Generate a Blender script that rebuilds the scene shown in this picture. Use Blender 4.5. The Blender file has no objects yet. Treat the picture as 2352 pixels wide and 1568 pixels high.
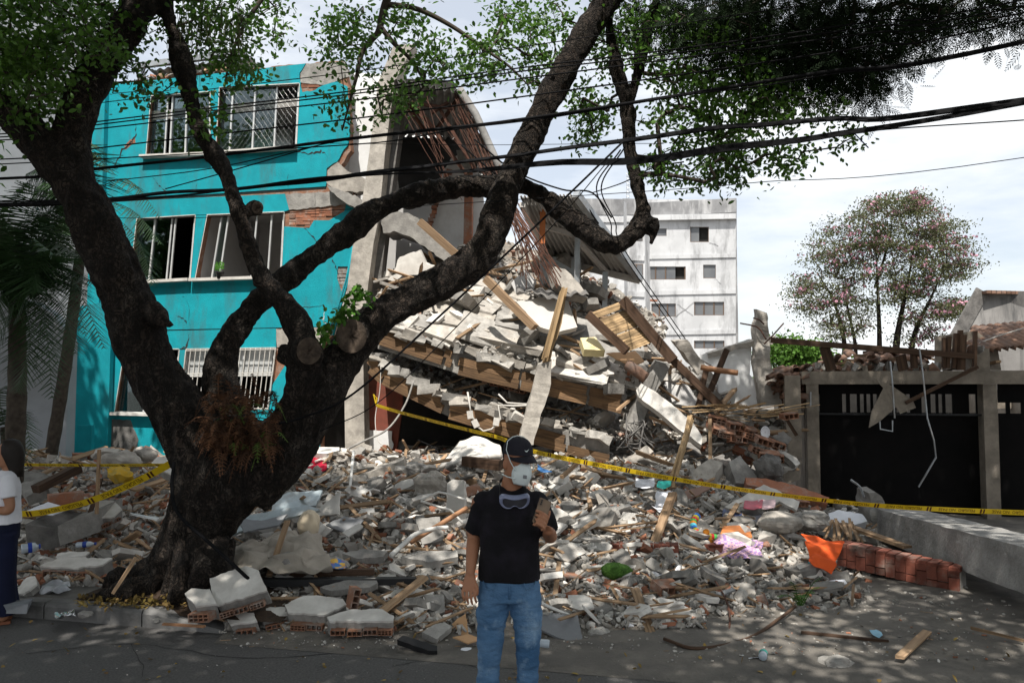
import bpy, bmesh, math, random
import numpy as np
from mathutils import Vector, Matrix, noise, Euler
from mathutils.geometry import tessellate_polygon

R = random.Random(11)
sc = bpy.context.scene
# ---------------------------------------------------------------- camera
F, CX, CY, EYE = 1829.0, 1176.0, 784.0, 2.05
PITCH = math.atan(106 / F)
cP, sP = math.cos(PITCH), math.sin(PITCH)
cam = bpy.data.cameras.new('camera')
cam.lens = 36 * F / 2352; cam.sensor_width = 36; cam.sensor_fit = 'HORIZONTAL'
cam.clip_end = 3000; cam.clip_start = 0.05
camo = bpy.data.objects.new('camera', cam); sc.collection.objects.link(camo)
camo.location = (0, 0, EYE); camo.rotation_euler = (math.pi / 2 + PITCH, 0, 0)
sc.camera = camo
# ---------------------------------------------------------------- daylight
SUN_EL, SUN_AZ = math.radians(61), math.radians(-9)      # azimuth from straight behind the camera, towards its left
SUNV = Vector((math.sin(SUN_AZ) * math.cos(SUN_EL), -math.cos(SUN_AZ) * math.cos(SUN_EL), math.sin(SUN_EL)))
sl = bpy.data.lights.new('sun', 'SUN'); sl.energy = 5.0; sl.angle = math.radians(0.55); sl.color = (1, .955, .88)
so = bpy.data.objects.new('sun', sl); sc.collection.objects.link(so)
so.rotation_euler = SUNV.to_track_quat('Z', 'Y').to_euler()
w = bpy.data.worlds.new('World'); sc.world = w; w.use_nodes = True
nt = w.node_tree; nt.nodes.clear()
wo = nt.nodes.new('ShaderNodeOutputWorld'); bg = nt.nodes.new('ShaderNodeBackground')
sky = nt.nodes.new('ShaderNodeTexSky'); sky.sky_type = 'NISHITA'; sky.sun_disc = False
sky.sun_elevation = SUN_EL; sky.sun_rotation = math.pi - SUN_AZ; sky.air_density = 1; sky.dust_density = 2
tc = nt.nodes.new('ShaderNodeTexCoord'); mp = nt.nodes.new('ShaderNodeMapping'); mp.inputs['Scale'].default_value = (1.2, 1.2, 4.2)
nz = nt.nodes.new('ShaderNodeTexNoise'); nz.inputs['Scale'].default_value = 2.3; nz.inputs['Detail'].default_value = 7; nz.inputs['Roughness'].default_value = .58
rp = nt.nodes.new('ShaderNodeMapRange'); rp.inputs['From Min'].default_value = .36; rp.inputs['From Max'].default_value = .62
rp.inputs['To Min'].default_value = .47; rp.inputs['To Max'].default_value = 1
mx = nt.nodes.new('ShaderNodeMixRGB'); mx.inputs[2].default_value = (7.45, 7.65, 7.8, 1)     # thin bright cloud veil
nt.links.new(tc.outputs['Generated'], mp.inputs['Vector']); nt.links.new(mp.outputs[0], nz.inputs['Vector'])
nt.links.new(nz.outputs['Fac'], rp.inputs['Value']); nt.links.new(rp.outputs[0], mx.inputs[0])
nt.links.new(sky.outputs[0], mx.inputs[1]); nt.links.new(mx.outputs[0], bg.inputs['Color'])
bg.inputs['Strength'].default_value = 0.108
nt.links.new(bg.outputs[0], wo.inputs[0])
vs = sc.view_settings
vs.view_transform = 'Standard'; vs.look = 'None'; vs.gamma = 1; vs.exposure = 0.52; vs.use_curve_mapping = False
sc.render.engine = 'CYCLES'
try:
    sc.cycles.max_bounces = 6; sc.cycles.transparent_max_bounces = 12; sc.cycles.use_denoising = True
except Exception: pass

# ---------------------------------------------------------------- helpers
def ray(px, py):
    a = (px - CX) / F; b = (CY - py) / F
    return Vector((a, cP - b * sP, sP + b * cP))
def P(px, py, Y):
    d = ray(px, py); t = Y / d.y
    return Vector((d.x * t, Y, EYE + d.z * t))
def PL(px, py, o, n):
    d = ray(px, py); o = Vector(o); n = Vector(n)
    t = (o - Vector((0, 0, EYE))).dot(n) / d.dot(n)
    return Vector((0, 0, EYE)) + d * t
def G(px, py, z=0.0): return PL(px, py, (0, 0, z), (0, 0, 1))
SD = Vector((.972, -.235, 0)); SN = Vector((-.235, -.972, 0))          # street direction, and its normal towards the camera
ZUP = Vector((0, 0, 1))
def ppm(Y): return F / Y
def rnd(a, b): return R.uniform(a, b)
def nz3(p, s=1.0): return noise.noise(Vector(p) * s)

class MB:
    def __init__(s): s.V = []; s.F = []; s.T = []; s.L = []; s.tint = .5
    def add(s, vs, fs, tint=None, lc=None):
        b = len(s.V); s.V += [tuple(v) for v in vs]; s.L += [tuple(v) for v in (lc if lc is not None else vs)]
        t = s.tint if tint is None else tint
        for f in fs: s.F.append(tuple(i + b for i in f)); s.T.append(t)
        return s
    def hexa(s, p, tint=None, lc=None):
        return s.add(p, [(0, 3, 2, 1), (4, 5, 6, 7), (0, 1, 5, 4), (1, 2, 6, 5), (2, 3, 7, 6), (3, 0, 4, 7)], tint, lc)
    def box(s, c, size, rot=None, tint=None, jit=0):
        c = Vector(c); hx, hy, hz = [v / 2 for v in size]
        lp = [Vector(q) for q in ((-hx, -hy, -hz), (hx, -hy, -hz), (hx, hy, -hz), (-hx, hy, -hz), (-hx, -hy, hz), (hx, -hy, hz), (hx, hy, hz), (-hx, hy, hz))]
        if jit: lp = [q + Vector((rnd(-1, 1) * jit, rnd(-1, 1) * jit, rnd(-1, 1) * jit)) for q in lp]
        return s.hexa([c + (rot @ q if rot else q) for q in lp], tint, lp)
    def bar(s, a, b, wd, th, up=None, tint=None, jit=0):
        a = Vector(a); b = Vector(b); x = (b - a); L = x.length
        if L < 1e-5: return s
        x.normalize(); up = Vector(up) if up is not None else (ZUP if abs(x.z) < .9 else Vector((0, -1, 0)))
        y = up.cross(x).normalized(); z = x.cross(y)
        return s.box((a + b) / 2, (L, wd, th), Matrix((x, y, z)).transposed(), tint, jit)
    def tube(s, pts, rad, n=8, cap=True, tint=None, disp=None):
        pts = [Vector(p) for p in pts]; m = len(pts)
        if not hasattr(rad, '__len__'): rad = [rad] * m
        b = len(s.V); t0 = (pts[1] - pts[0]).normalized()
        u = t0.orthogonal().normalized(); prev = t0; ln = 0
        t = s.tint if tint is None else tint
        for i, p in enumerate(pts):
            if i: ln += (p - pts[i - 1]).length
            tg = (pts[min(i + 1, m - 1)] - pts[max(i - 1, 0)])
            tg = tg.normalized() if tg.length > 1e-9 else prev
            q = prev.rotation_difference(tg); u = (q @ u).normalized(); v = tg.cross(u); prev = tg
            for k in range(n):
                th = 2 * math.pi * k / n; d = u * math.cos(th) + v * math.sin(th)
                r = rad[i] * (1 + (disp(p + d * rad[i], th, i / (m - 1)) if disp else 0))
                s.V.append(tuple(p + d * r)); s.L.append((ln, math.cos(th) * rad[i], math.sin(th) * rad[i]))
        for i in range(m - 1):
            for k in range(n):
                k2 = (k + 1) % n
                s.F.append((b + i * n + k, b + i * n + k2, b + (i + 1) * n + k2, b + (i + 1) * n + k)); s.T.append(t)
        if cap:
            s.F.append(tuple(b + k for k in range(n))[::-1]); s.T.append(t)
            s.F.append(tuple(b + (m - 1) * n + k for k in range(n))); s.T.append(t)
        return s
    def prism(s, front, off, holes=(), tint=None):
        """polygon (3-D, planar) with holes, extruded by vector off (front stays)"""
        loops = [[Vector(p) for p in front]] + [[Vector(p) for p in h] for h in holes]
        tris = tessellate_polygon(loops); flat = [p for l in loops for p in l]; n = len(flat); off = Vector(off)
        fs = []
        for t in tris:
            a, b_, c = (flat[i] for i in t)
            tt = tuple(t) if (b_ - a).cross(c - a).dot(off) < 0 else tuple(t)[::-1]
            fs.append(tt); fs.append(tuple(i + n for i in tt[::-1]))
        k = 0
        for l in loops:
            m = len(l)
            for i in range(m):
                j = (i + 1) % m; fs.append((k + i, k + j, k + j + n, k + i + n))
            k += m
        return s.add(flat + [p + off for p in flat], fs, tint)
    def grid(s, rows, tint=None, closed=False):
        nr, nc = len(rows), len(rows[0]); b = len(s.V); t = s.tint if tint is None else tint
        for i, r in enumerate(rows):
            for j, p in enumerate(r): s.V.append(tuple(p)); s.L.append((i * .1, j * .1, 0))
        for i in range(nr - 1):
            for j in range(nc if closed else nc - 1):
                j2 = (j + 1) % nc
                s.F.append((b + i * nc + j, b + i * nc + j2, b + (i + 1) * nc + j2, b + (i + 1) * nc + j)); s.T.append(t)
        return s
    def build(s, name, m, parent=None, smooth=False, origin=None, mods=None, fixn=False):
        V = np.array(s.V, dtype=np.float32)
        if parent is not None: o0 = np.array(parent['_w'] if '_w' in parent else (0, 0, 0), dtype=np.float32)
        if origin is None:
            mn, mx_ = V.min(0), V.max(0); origin = ((mn[0] + mx_[0]) / 2, (mn[1] + mx_[1]) / 2, mn[2])
        org = np.array(origin, dtype=np.float32)
        me = bpy.data.meshes.new(name); me.from_pydata((V - org).tolist(), [], s.F)
        at = me.attributes.new('tint', 'FLOAT', 'FACE'); at.data.foreach_set('value', np.array(s.T, dtype=np.float32))
        al = me.attributes.new('lc', 'FLOAT_VECTOR', 'POINT'); al.data.foreach_set('vector', np.array(s.L, dtype=np.float32).ravel())
        if fixn:
            bm = bmesh.new(); bm.from_mesh(me); bmesh.ops.recalc_face_normals(bm, faces=bm.faces); bm.to_mesh(me); bm.free()
        if smooth: me.polygons.foreach_set('use_smooth', [True] * len(me.polygons))
        me.materials.append(m)
        return link(name, me, org, parent)
def link(name, me, org, parent=None):
    o = bpy.data.objects.new(name, me); sc.collection.objects.link(o)
    o['_w'] = [float(v) for v in org]
    if parent is not None:
        o.parent = parent; pw = parent['_w']; o.location = [org[i] - pw[i] for i in range(3)]
    else: o.location = org
    return o
def tag(o, label=None, cat=None, group=None, kind=None):
    if label: o['label'] = label
    if cat: o['category'] = cat
    if group: o['group'] = group
    if kind or cat: o['kind'] = kind or 'thing'
    return o
def thing(name, loc, label, cat, group=None):
    o = bpy.data.objects.new(name, None); sc.collection.objects.link(o); o.empty_display_size = .2
    o.location = loc; o['_w'] = [float(v) for v in loc]
    return tag(o, label, cat, group)
def cr(pts, n=6):
    """Catmull-Rom resample of tuples (any dimension)"""
    A = [np.array(p, dtype=float) for p in pts]; A = [2 * A[0] - A[1]] + A + [2 * A[-1] - A[-2]]; out = []
    for i in range(1, len(A) - 2):
        p0, p1, p2, p3 = A[i - 1:i + 3]
        for k in range(n):
            t = k / n; out.append(.5 * (2 * p1 + (p2 - p0) * t + (2 * p0 - 5 * p1 + 4 * p2 - p3) * t * t + (3 * p1 - p0 - 3 * p2 + p3) * t ** 3))
    out.append(A[-2]); return out
def jag(poly, step, amp, keep=()):
    """roughen the edges of a pixel polygon"""
    out = []; n = len(poly)
    for i in range(n):
        a = poly[i]; b = poly[(i + 1) % n]; out.append(a)
        if i in keep: continue
        L = math.hypot(b[0] - a[0], b[1] - a[1]); k = int(L / step)
        for j in range(1, k):
            t = (j + rnd(-.3, .3)) / k; nx, ny = -(b[1] - a[1]) / L, (b[0] - a[0]) / L; q = rnd(-amp, amp)
            out.append((a[0] + (b[0] - a[0]) * t + nx * q, a[1] + (b[1] - a[1]) * t + ny * q))
    return out

# ---------------------------------------------------------------- materials
def MAT(name, c1, c2=None, s=3.0, rough=.85, bump=0.0, bs=18.0, tv=.0, metal=0.0, spec=.25, stain=None, ss=1.2, src='pos', stretch=(1, 1, 1), lo=.35, hi=.65, trans=0.0, bd=.02, stv=None):
    m = bpy.data.materials.new(name); m.use_nodes = True; t = m.node_tree; N = t.nodes; Lk = t.links.new
    b = N['Principled BSDF']; b.inputs['Roughness'].default_value = rough; b.inputs['Metallic'].default_value = metal
    b.inputs['Specular IOR Level'].default_value = spec
    if src == 'pos': v = N.new('ShaderNodeNewGeometry').outputs['Position']
    elif src == 'obj': v = N.new('ShaderNodeTexCoord').outputs['Object']
    else:
        a = N.new('ShaderNodeAttribute'); a.attribute_name = 'lc'; v = a.outputs['Vector']
    mpn = N.new('ShaderNodeMapping'); mpn.inputs['Scale'].default_value = stretch; Lk(v, mpn.inputs[0]); vv = mpn.outputs[0]
    c2 = c2 or tuple(x * .75 for x in c1)
    n1 = N.new('ShaderNodeTexNoise'); n1.inputs['Scale'].default_value = s; n1.inputs['Detail'].default_value = 8; n1.inputs['Roughness'].default_value = .62; Lk(vv, n1.inputs['Vector'])
    r1 = N.new('ShaderNodeMapRange'); r1.inputs[1].default_value = lo; r1.inputs[2].default_value = hi; Lk(n1.outputs['Fac'], r1.inputs[0])
    mxa = N.new('ShaderNodeMixRGB'); mxa.inputs[1].default_value = (*c1, 1); mxa.inputs[2].default_value = (*c2, 1); Lk(r1.outputs[0], mxa.inputs[0]); col = mxa.outputs[0]
    if stain:
        n2 = N.new('ShaderNodeTexNoise'); n2.inputs['Scale'].default_value = ss; n2.inputs['Detail'].default_value = 7; n2.inputs['Roughness'].default_value = .7
        if stv:
            m3 = N.new('ShaderNodeMapping'); m3.inputs['Scale'].default_value = stv; Lk(v, m3.inputs[0]); Lk(m3.outputs[0], n2.inputs['Vector'])
        else: Lk(v, n2.inputs['Vector'])
        r2 = N.new('ShaderNodeMapRange'); r2.inputs[1].default_value = .5; r2.inputs[2].default_value = .72; Lk(n2.outputs['Fac'], r2.inputs[0])
        mb = N.new('ShaderNodeMixRGB'); mb.inputs[2].default_value = (*stain, 1); Lk(r2.outputs[0], mb.inputs[0]); Lk(col, mb.inputs[1]); col = mb.outputs[0]
    if tv:
        at = N.new('ShaderNodeAttribute'); at.attribute_name = 'tint'
        r3 = N.new('ShaderNodeMapRange'); r3.inputs[3].default_value = 1 - tv; r3.inputs[4].default_value = 1 + tv; Lk(at.outputs['Fac'], r3.inputs[0])
        hs = N.new('ShaderNodeHueSaturation'); Lk(r3.outputs[0], hs.inputs['Value']); Lk(col, hs.inputs['Color']); col = hs.outputs[0]
    Lk(col, b.inputs['Base Color'])
    if bump:
        n4 = N.new('ShaderNodeTexNoise'); n4.inputs['Scale'].default_value = bs; n4.inputs['Detail'].default_value = 8; n4.inputs['Roughness'].default_value = .65; Lk(vv, n4.inputs['Vector'])
        bp = N.new('ShaderNodeBump'); bp.inputs['Strength'].default_value = bump; bp.inputs['Distance'].default_value = bd; Lk(n4.outputs['Fac'], bp.inputs['Height']); Lk(bp.outputs[0], b.inputs['Normal'])
    if trans:
        tr = N.new('ShaderNodeBsdfTranslucent'); Lk(col, tr.inputs['Color']); ms = N.new('ShaderNodeMixShader'); ms.inputs[0].default_value = trans
        Lk(b.outputs[0], ms.inputs[1]); Lk(tr.outputs[0], ms.inputs[2]); Lk(ms.outputs[0], N['Material Output'].inputs['Surface'])
    return m
def GLASS(name, col=(.8, .9, .9), rough=.03, mixv=.75):
    m = bpy.data.materials.new(name); m.use_nodes = True; t = m.node_tree; N = t.nodes
    g = N.new('ShaderNodeBsdfGlossy'); g.inputs['Roughness'].default_value = rough; g.inputs['Color'].default_value = (.8, .85, .9, 1)
    tr = N.new('ShaderNodeBsdfTransparent'); tr.inputs[0].default_value = (*col, 1)
    fr = N.new('ShaderNodeFresnel'); fr.inputs[0].default_value = 1.5; ms = N.new('ShaderNodeMixShader')
    t.links.new(fr.outputs[0], ms.inputs[0]); t.links.new(tr.outputs[0], ms.inputs[1]); t.links.new(g.outputs[0], ms.inputs[2]); t.links.new(ms.outputs[0], N['Material Output'].inputs[0])
    return m

m_asphalt = MAT('asphalt', (.125, .12, .117), (.072, .069, .067), 55, .9, .5, 120, stain=(.105, .1, .094), ss=.8, bd=.01)
m_dirt = MAT('dirt', (.165, .15, .132), (.095, .088, .08), 1.6, .95, .6, 40, stain=(.21, .188, .16), ss=2.0)
m_pave = MAT('pavement', (.17, .16, .148), (.10, .095, .088), 3, .93, .4, 50, stain=(.12, .09, .07), ss=1.5)
m_kerb = MAT('kerb_concrete', (.19, .185, .18), (.11, .107, .104), 4, .9, .4, 45, stain=(.06, .058, .055), ss=1.6)
m_conc = MAT('concrete', (.34, .325, .30), (.20, .19, .178), 5, .92, .55, 30, tv=.25, stain=(.15, .14, .13), ss=1.8)
m_concl = MAT('light_concrete', (.43, .395, .35), (.26, .24, .213), 6, .92, .5, 28, tv=.2, stain=(.22, .2, .18), ss=2)
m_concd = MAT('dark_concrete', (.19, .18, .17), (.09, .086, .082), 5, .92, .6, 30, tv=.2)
m_frag = MAT('rubble_concrete', (.41, .39, .36), (.24, .228, .21), 9, .95, .5, 40, tv=.5, stain=(.33, .29, .25), ss=2.2)
m_dust = MAT('rubble_dust', (.30, .275, .24), (.15, .138, .122), 7, .97, .9, 22, bd=.06, stain=(.33, .25, .19), ss=3)
m_white = MAT('white_plaster', (.66, .635, .595), (.47, .445, .41), 5, .8, .15, 40, tv=.12, stain=(.5, .47, .43), ss=2.2)
m_whitec = MAT('clean_white_wall', (.76, .76, .76), (.68, .68, .675), 2, .75, .1, 40, stain=(.58, .57, .55), ss=1.3)
m_teal = MAT('teal_paint', (.004, .32, .385), (.0035, .255, .31), 2.5, .75, .9, 70, bd=.012, stain=(.045, .15, .165), ss=1.3, stv=(1.6, 1.6, .45))
m_brick = MAT('clay_brick', (.31, .13, .075), (.22, .095, .06), 8, .9, .5, 40, tv=.35, stain=(.33, .29, .25), ss=4)
m_hollow = MAT('hollow_clay', (.29, .14, .085), (.2, .105, .068), 8, .92, .5, 40, tv=.3, stain=(.3, .27, .24), ss=6)
m_paver = MAT('red_face_brick', (.205, .068, .044), (.14, .046, .032), 6, .85, .4, 50, tv=.4, stain=(.2, .165, .14), ss=3.5)
m_mortar = MAT('mortar', (.33, .315, .29), (.2, .19, .178), 8, .95, .6, 40)
m_wood = MAT('weathered_wood', (.36, .245, .15), (.19, .12, .07), 2.2, .8, .4, 5, tv=.35, src='lc', stretch=(.9, 26, 26), lo=.3, hi=.7, bd=.008)
m_woodd = MAT('dark_wood', (.10, .058, .036), (.04, .024, .016), 2.2, .8, .4, 5, tv=.3, src='lc', stretch=(.9, 26, 26), bd=.008)
m_form = MAT('formwork_board', (.25, .15, .078), (.075, .046, .028), 2.0, .85, .5, 5, tv=.35, src='lc', stretch=(1.2, 22, 22), lo=.32, hi=.66, bd=.01, stain=(.07, .045, .03), ss=1.2)
m_bamboo = MAT('bamboo', (.42, .29, .16), (.25, .165, .085), 3, .75, .3, 6, tv=.45, src='lc', stretch=(1, 20, 20))
m_metal = MAT('galvanised_metal', (.42, .44, .46), (.3, .315, .33), 4, .45, .1, 20, metal=.6, stain=(.3, .25, .2), ss=2)
m_alu = MAT('aluminium_frame', (.62, .63, .63), (.5, .51, .51), 6, .4, 0, metal=.3)
m_rust = MAT('rusty_steel', (.115, .052, .034), (.06, .03, .022), 10, .85, .4, 40, tv=.3)
m_black = MAT('black_plastic', (.012, .012, .013), (.02, .02, .021), 5, .55)
m_cable = MAT('black_cable', (.006, .006, .007), (.010, .010, .011), 20, .85, spec=.08)
m_corr = MAT('corrugated_cement', (.30, .29, .28), (.17, .165, .16), 3, .85, .3, 20, stain=(.10, .09, .08), ss=1.1)
m_beamc = MAT('stained_beam_concrete', (.38, .37, .355), (.23, .222, .21), 3.2, .92, .8, 22, stain=(.15, .145, .138), ss=1.1, bd=.03, stv=(.8, .8, 3.2))
m_dark = MAT('unlit_interior', (.035, .033, .031), (.018, .017, .016), 2, .9)  # near-black: shade of rooms and voids put into the colour; also cracks
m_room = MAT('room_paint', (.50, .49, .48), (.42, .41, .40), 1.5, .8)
m_glass = GLASS('window_glass')
def BARK(name, c1, c2, cr_):
    m = MAT(name, c1, c2, 7, .92, .0, stretch=(1, 1, .4), lo=.34, hi=.64, stain=(.085, .072, .06), ss=5); t = m.node_tree; N = t.nodes; Lk = t.links.new; b = N['Principled BSDF']
    g = N.new('ShaderNodeNewGeometry'); mp_ = N.new('ShaderNodeMapping'); mp_.inputs['Scale'].default_value = (1, 1, .2); nd = N.new('ShaderNodeTexNoise'); nd.inputs['Scale'].default_value = 9; nd.inputs['Detail'].default_value = 5
    ad = N.new('ShaderNodeMixRGB'); ad.blend_type = 'ADD'; ad.inputs[0].default_value = .34; Lk(g.outputs['Position'], nd.inputs['Vector']); Lk(g.outputs['Position'], ad.inputs[1]); Lk(nd.outputs['Color'], ad.inputs[2]); Lk(ad.outputs[0], mp_.inputs[0])
    v = N.new('ShaderNodeTexVoronoi'); v.feature = 'DISTANCE_TO_EDGE'; v.inputs['Scale'].default_value = 24; Lk(mp_.outputs[0], v.inputs['Vector'])
    r = N.new('ShaderNodeMapRange'); r.inputs[1].default_value = .0; r.inputs[2].default_value = .2; Lk(v.outputs['Distance'], r.inputs[0])
    old = b.inputs['Base Color'].links[0].from_socket; mx_ = N.new('ShaderNodeMixRGB'); mx_.inputs[1].default_value = (*cr_, 1); Lk(old, mx_.inputs[2]); Lk(r.outputs[0], mx_.inputs[0]); Lk(mx_.outputs[0], b.inputs['Base Color'])
    n4 = N.new('ShaderNodeTexNoise'); n4.inputs['Scale'].default_value = 45; n4.inputs['Detail'].default_value = 8; Lk(mp_.outputs[0], n4.inputs['Vector']); am = N.new('ShaderNodeMath'); am.operation = 'MULTIPLY_ADD'; am.inputs[1].default_value = .6; Lk(n4.outputs['Fac'], am.inputs[0]); Lk(r.outputs[0], am.inputs[2])
    bp = N.new('ShaderNodeBump'); bp.inputs['Strength'].default_value = 1; bp.inputs['Distance'].default_value = .03; Lk(am.outputs[0], bp.inputs['Height']); Lk(bp.outputs[0], b.inputs['Normal']); return m
m_bark = BARK('tree_bark', (.052, .038, .029), (.014, .0105, .0085), (.009, .007, .0055))
m_twig = MAT('twig_bark', (.075, .06, .047), (.035, .028, .022), 12, .9)
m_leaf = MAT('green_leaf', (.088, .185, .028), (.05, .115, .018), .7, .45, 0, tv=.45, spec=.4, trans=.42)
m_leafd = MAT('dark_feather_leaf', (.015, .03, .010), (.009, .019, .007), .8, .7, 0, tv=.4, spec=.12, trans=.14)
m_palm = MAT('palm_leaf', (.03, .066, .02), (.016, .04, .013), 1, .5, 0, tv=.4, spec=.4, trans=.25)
m_tile = MAT('roof_tile_clay', (.235, .135, .092), (.135, .085, .064), 6, .9, .4, 30, tv=.4, stain=(.12, .1, .09), ss=3)

# ================================================================ ground, road, pavement, kerb, rubble mound
def street(x, off=0.0): return 6.2 - .2418 * x + off           # road edge line, Y as a function of X
mb = MB(); mb.add([(-400, -400, -.02), (400, -400, -.02), (400, 900, -.02), (-400, 900, -.02)], [(0, 1, 2, 3)])
tag(mb.build('ground', m_dirt), kind='structure')
mb = MB(); rows = []
for i in range(121):
    x = -30 + i * .5
    ye = street(x, (nz3((x * .9, 0, 0)) * .22 + nz3((x * 4, 3, 0)) * .05) if x > -2.3 else 0.02)
    rows.append([(x, -25, 0), (x, -6, 0), (x, 2, 0), (x, ye, 0.0)])
mb.grid(rows)
rd = tag(mb.build('road', m_asphalt, fixn=True), kind='structure')
m_crk = MAT('crack_tar', (.02, .02, .02), (.03, .03, .03), 9, .95)
for pts in ([(60, 1500), (300, 1478), (560, 1510), (820, 1496)], [(900, 1530), (1010, 1512), (1120, 1540)], [(1300, 1540), (1480, 1520), (1700, 1548), (2000, 1540)], [(300, 1478), (330, 1540), (310, 1567)], [(2050, 1560), (2200, 1530), (2352, 1545)]):
    q = cr([(*G(*p, .003),) for p in pts], 9); mb = MB(); rr = [[Vector(v) + Vector((0, nz3(v, 5) * .05 + dy, 0)) for dy in (-rnd(.002, .006), rnd(.002, .006))] for v in q]; mb.grid(rr); mb.build('crack', m_crk, rd, fixn=True)
# raised pavement behind the kerb on the left
mb = MB(); rows = []
for i in range(60):
    x = -30 + i * (27.6) / 59
    zk = .13 if x < -3.0 else .13 * max(0, (-2.35 - x) / .65)
    rows.append([(x, street(x, .14), zk), (x, street(x, 3), .15), (x, street(x, 12), .15)])
mb.grid(rows)
tag(mb.build('pavement', m_pave, fixn=True), kind='structure')
# dusty yard to the right
mb = MB(); rows = []
for i in range(90):
    x = -2.4 + i * .16; r = []
    for j in range(60):
        y = street(x, -.25) + j * .16
        r.append((x, y, .003 + .022 * min(1, j / 4) * (1 + .8 * nz3((x, y, 1), 1.3) + .5 * nz3((x, y, 2), 5))))
    rows.append(r)
mb.grid(rows)
tag(mb.build('yard', m_dirt, smooth=True, fixn=True), kind='structure')
# kerb, stone by stone
kb = thing('kerb', (-4, street(-4), 0), 'grey concrete kerb along the road in front of the tree', 'kerb')
kb['kind'] = 'structure'
x = -12.0
while x < -2.45:
    x2 = min(x + .98, -2.4)
    def zt(q): return .14 if q < -3.05 else .14 * max(.12, (-2.35 - q) / .7)
    mb = MB(); n = 6; rws = []
    for i in range(n + 1):
        q = x + .006 + (x2 - x - .012) * i / n; y = street(q); z = zt(q) + nz3((q * 6, 0, 0)) * .004
        rws.append([(q, y, -.02), (q, y - .005, z - .03), (q, y + .02, z), (q, y + .15, z + .003), (q, y + .155, -.02)])
    mb.grid(rws)
    for e in (0, n): mb.add(rws[e], [(0, 1, 2, 3, 4)])
    mb.build('kerb_stone', m_kerb, kb, fixn=True)
    x = x2

HM = {  # x : (Y, height) tables of the rubble mound
    -9.0: [(6, -.1), (8.5, -.08), (8.7, .16), (9.5, .30), (11, .7), (12.5, .95), (14, .8), (17, .5)],
    -4.2: [(6, -.1), (7.3, -.08), (7.5, .15), (9.2, .20), (10.0, .35), (11.2, .72), (12.6, .98), (14, .85), (17, .5)],
    -2.4: [(6, -.05), (6.75, -.03), (6.9, .03), (7.8, .16), (9, .42), (10, .66), (11.2, .9), (12.3, 1.08), (13, .95), (14, .85), (17, .8)],
    -.5: [(6, .0), (6.4, .02), (7.5, .15), (9, .40), (10, .58), (11.2, .84), (12.3, .98), (13, .85), (14, .75), (17, .7)],
    1.2: [(6, .0), (6.6, .02), (7.6, .13), (9, .36), (10, .52), (11.2, .8), (12.3, .95), (13, .85), (14, .8), (17, .8)],
    2.6: [(6, .0), (7.4, .01), (8.6, .14), (9.6, .34), (11, .66), (12.4, .95), (14, 1.1), (17, 1.2)],
    3.9: [(6, .0), (8.6, .005), (9.6, .10), (10.6, .3), (12, .55), (13.5, .7), (17, .7)],
    5.0: [(6, -.03), (9.2, -.02), (10.6, .05), (12, .12), (17, .1)],
    9.0: [(6, -.05), (17, -.05)]}
HX = sorted(HM)
def mound(x, y):
    i = 0
    while i < len(HX) - 2 and x > HX[i + 1]: i += 1
    def col(k):
        t = HM[k]; return float(np.interp(y, [a for a, b in t], [b for a, b in t]))
    f = min(1, max(0, (x - HX[i]) / (HX[i + 1] - HX[i]))); f = f * f * (3 - 2 * f)
    h = col(HX[i]) * (1 - f) + col(HX[i + 1]) * f
    if h > .02: h += min(1, h * 2.5) * (.13 * nz3((x, y, 3), .9) + .07 * nz3((x, y, 9), 2.6))
    return h
mb = MB(); rows = []
for i in range(206):
    x = -9 + i * .075; r = []
    for j in range(150):
        y = 6 + j * .075; h = mound(x, y)
        r.append((x, y, h - .025 + (min(1, h * 4) * (.035 * nz3((x, y, 5), 8) + .02 * nz3((x, y, 5), 19)) if h > .02 else 0)))
    rows.append(r)
mb.grid(rows)
tag(mb.build('rubble_mound', m_dust, fixn=True), kind='structure')

# dark soil of the tree pit
mb = MB(); rows = []
for i in range(30):
    r = []
    for j in range(20):
        x = -4.1 + i * .075; y = 6.98 - .22 * (x + 3) + j * .08; e = min(i, 29 - i, j, 19 - j) / 5; r.append((x, y, .10 + min(1, e) * (.09 + .05 * nz3((x, y, 0), 3) + .02 * nz3((x, y, 5), 11))))
    rows.append(r)
mb.grid(rows); tag(mb.build('soil', MAT('dark_soil', (.07, .045, .03), (.035, .024, .017), 9, .97, .8, 40), smooth=True, fixn=True), kind='structure')

# ================================================================ teal building
FO = Vector((-3.25, 15.8, 0))
def fac(px, py, off=0.0): return PL(px, py, FO + SN * off, SN)
def fpoly(pp, off=0.0): return [fac(x, y, off) for x, y in pp]
tb = thing('teal_building', fac(520, 1060), 'cracked teal three storey building with racked windows behind the big tree', 'building')
def quad_in(q, m):   # inset/outset a pixel quad
    cx = sum(p[0] for p in q) / 4; cy = sum(p[1] for p in q) / 4
    return [(cx + (x - cx) * m, cy + (y - cy) * m) for x, y in q]
def lerp2(a, b, t): return (a[0] + (b[0] - a[0]) * t, a[1] + (b[1] - a[1]) * t)
WIN = dict(
    w2a=[(346, 221), (482, 211), (482, 353), (334, 359)], w2b=[(503, 202), (687, 192), (680, 338), (494, 352)],
    w1a=[(313, 503), (448, 494), (436, 640), (296, 648)], w1b=[(475, 494), (652, 487), (645, 634), (447, 641)],
    w0a=[(285, 800), (411, 802), (398, 950), (262, 946)], w0b=[(427, 802), (633, 799), (615, 940), (412, 942)])
wl = list(WIN.values())
outer = [(240, 196), (470, 172), (702, 146), (790, 140), (800, 192), (804, 300), (806, 346), (790, 372), (772, 398), (792, 430), (812, 440), (812, 600), (800, 700), (770, 760), (740, 800), (735, 1110), (250, 1110), (246, 700), (236, 400)]
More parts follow.
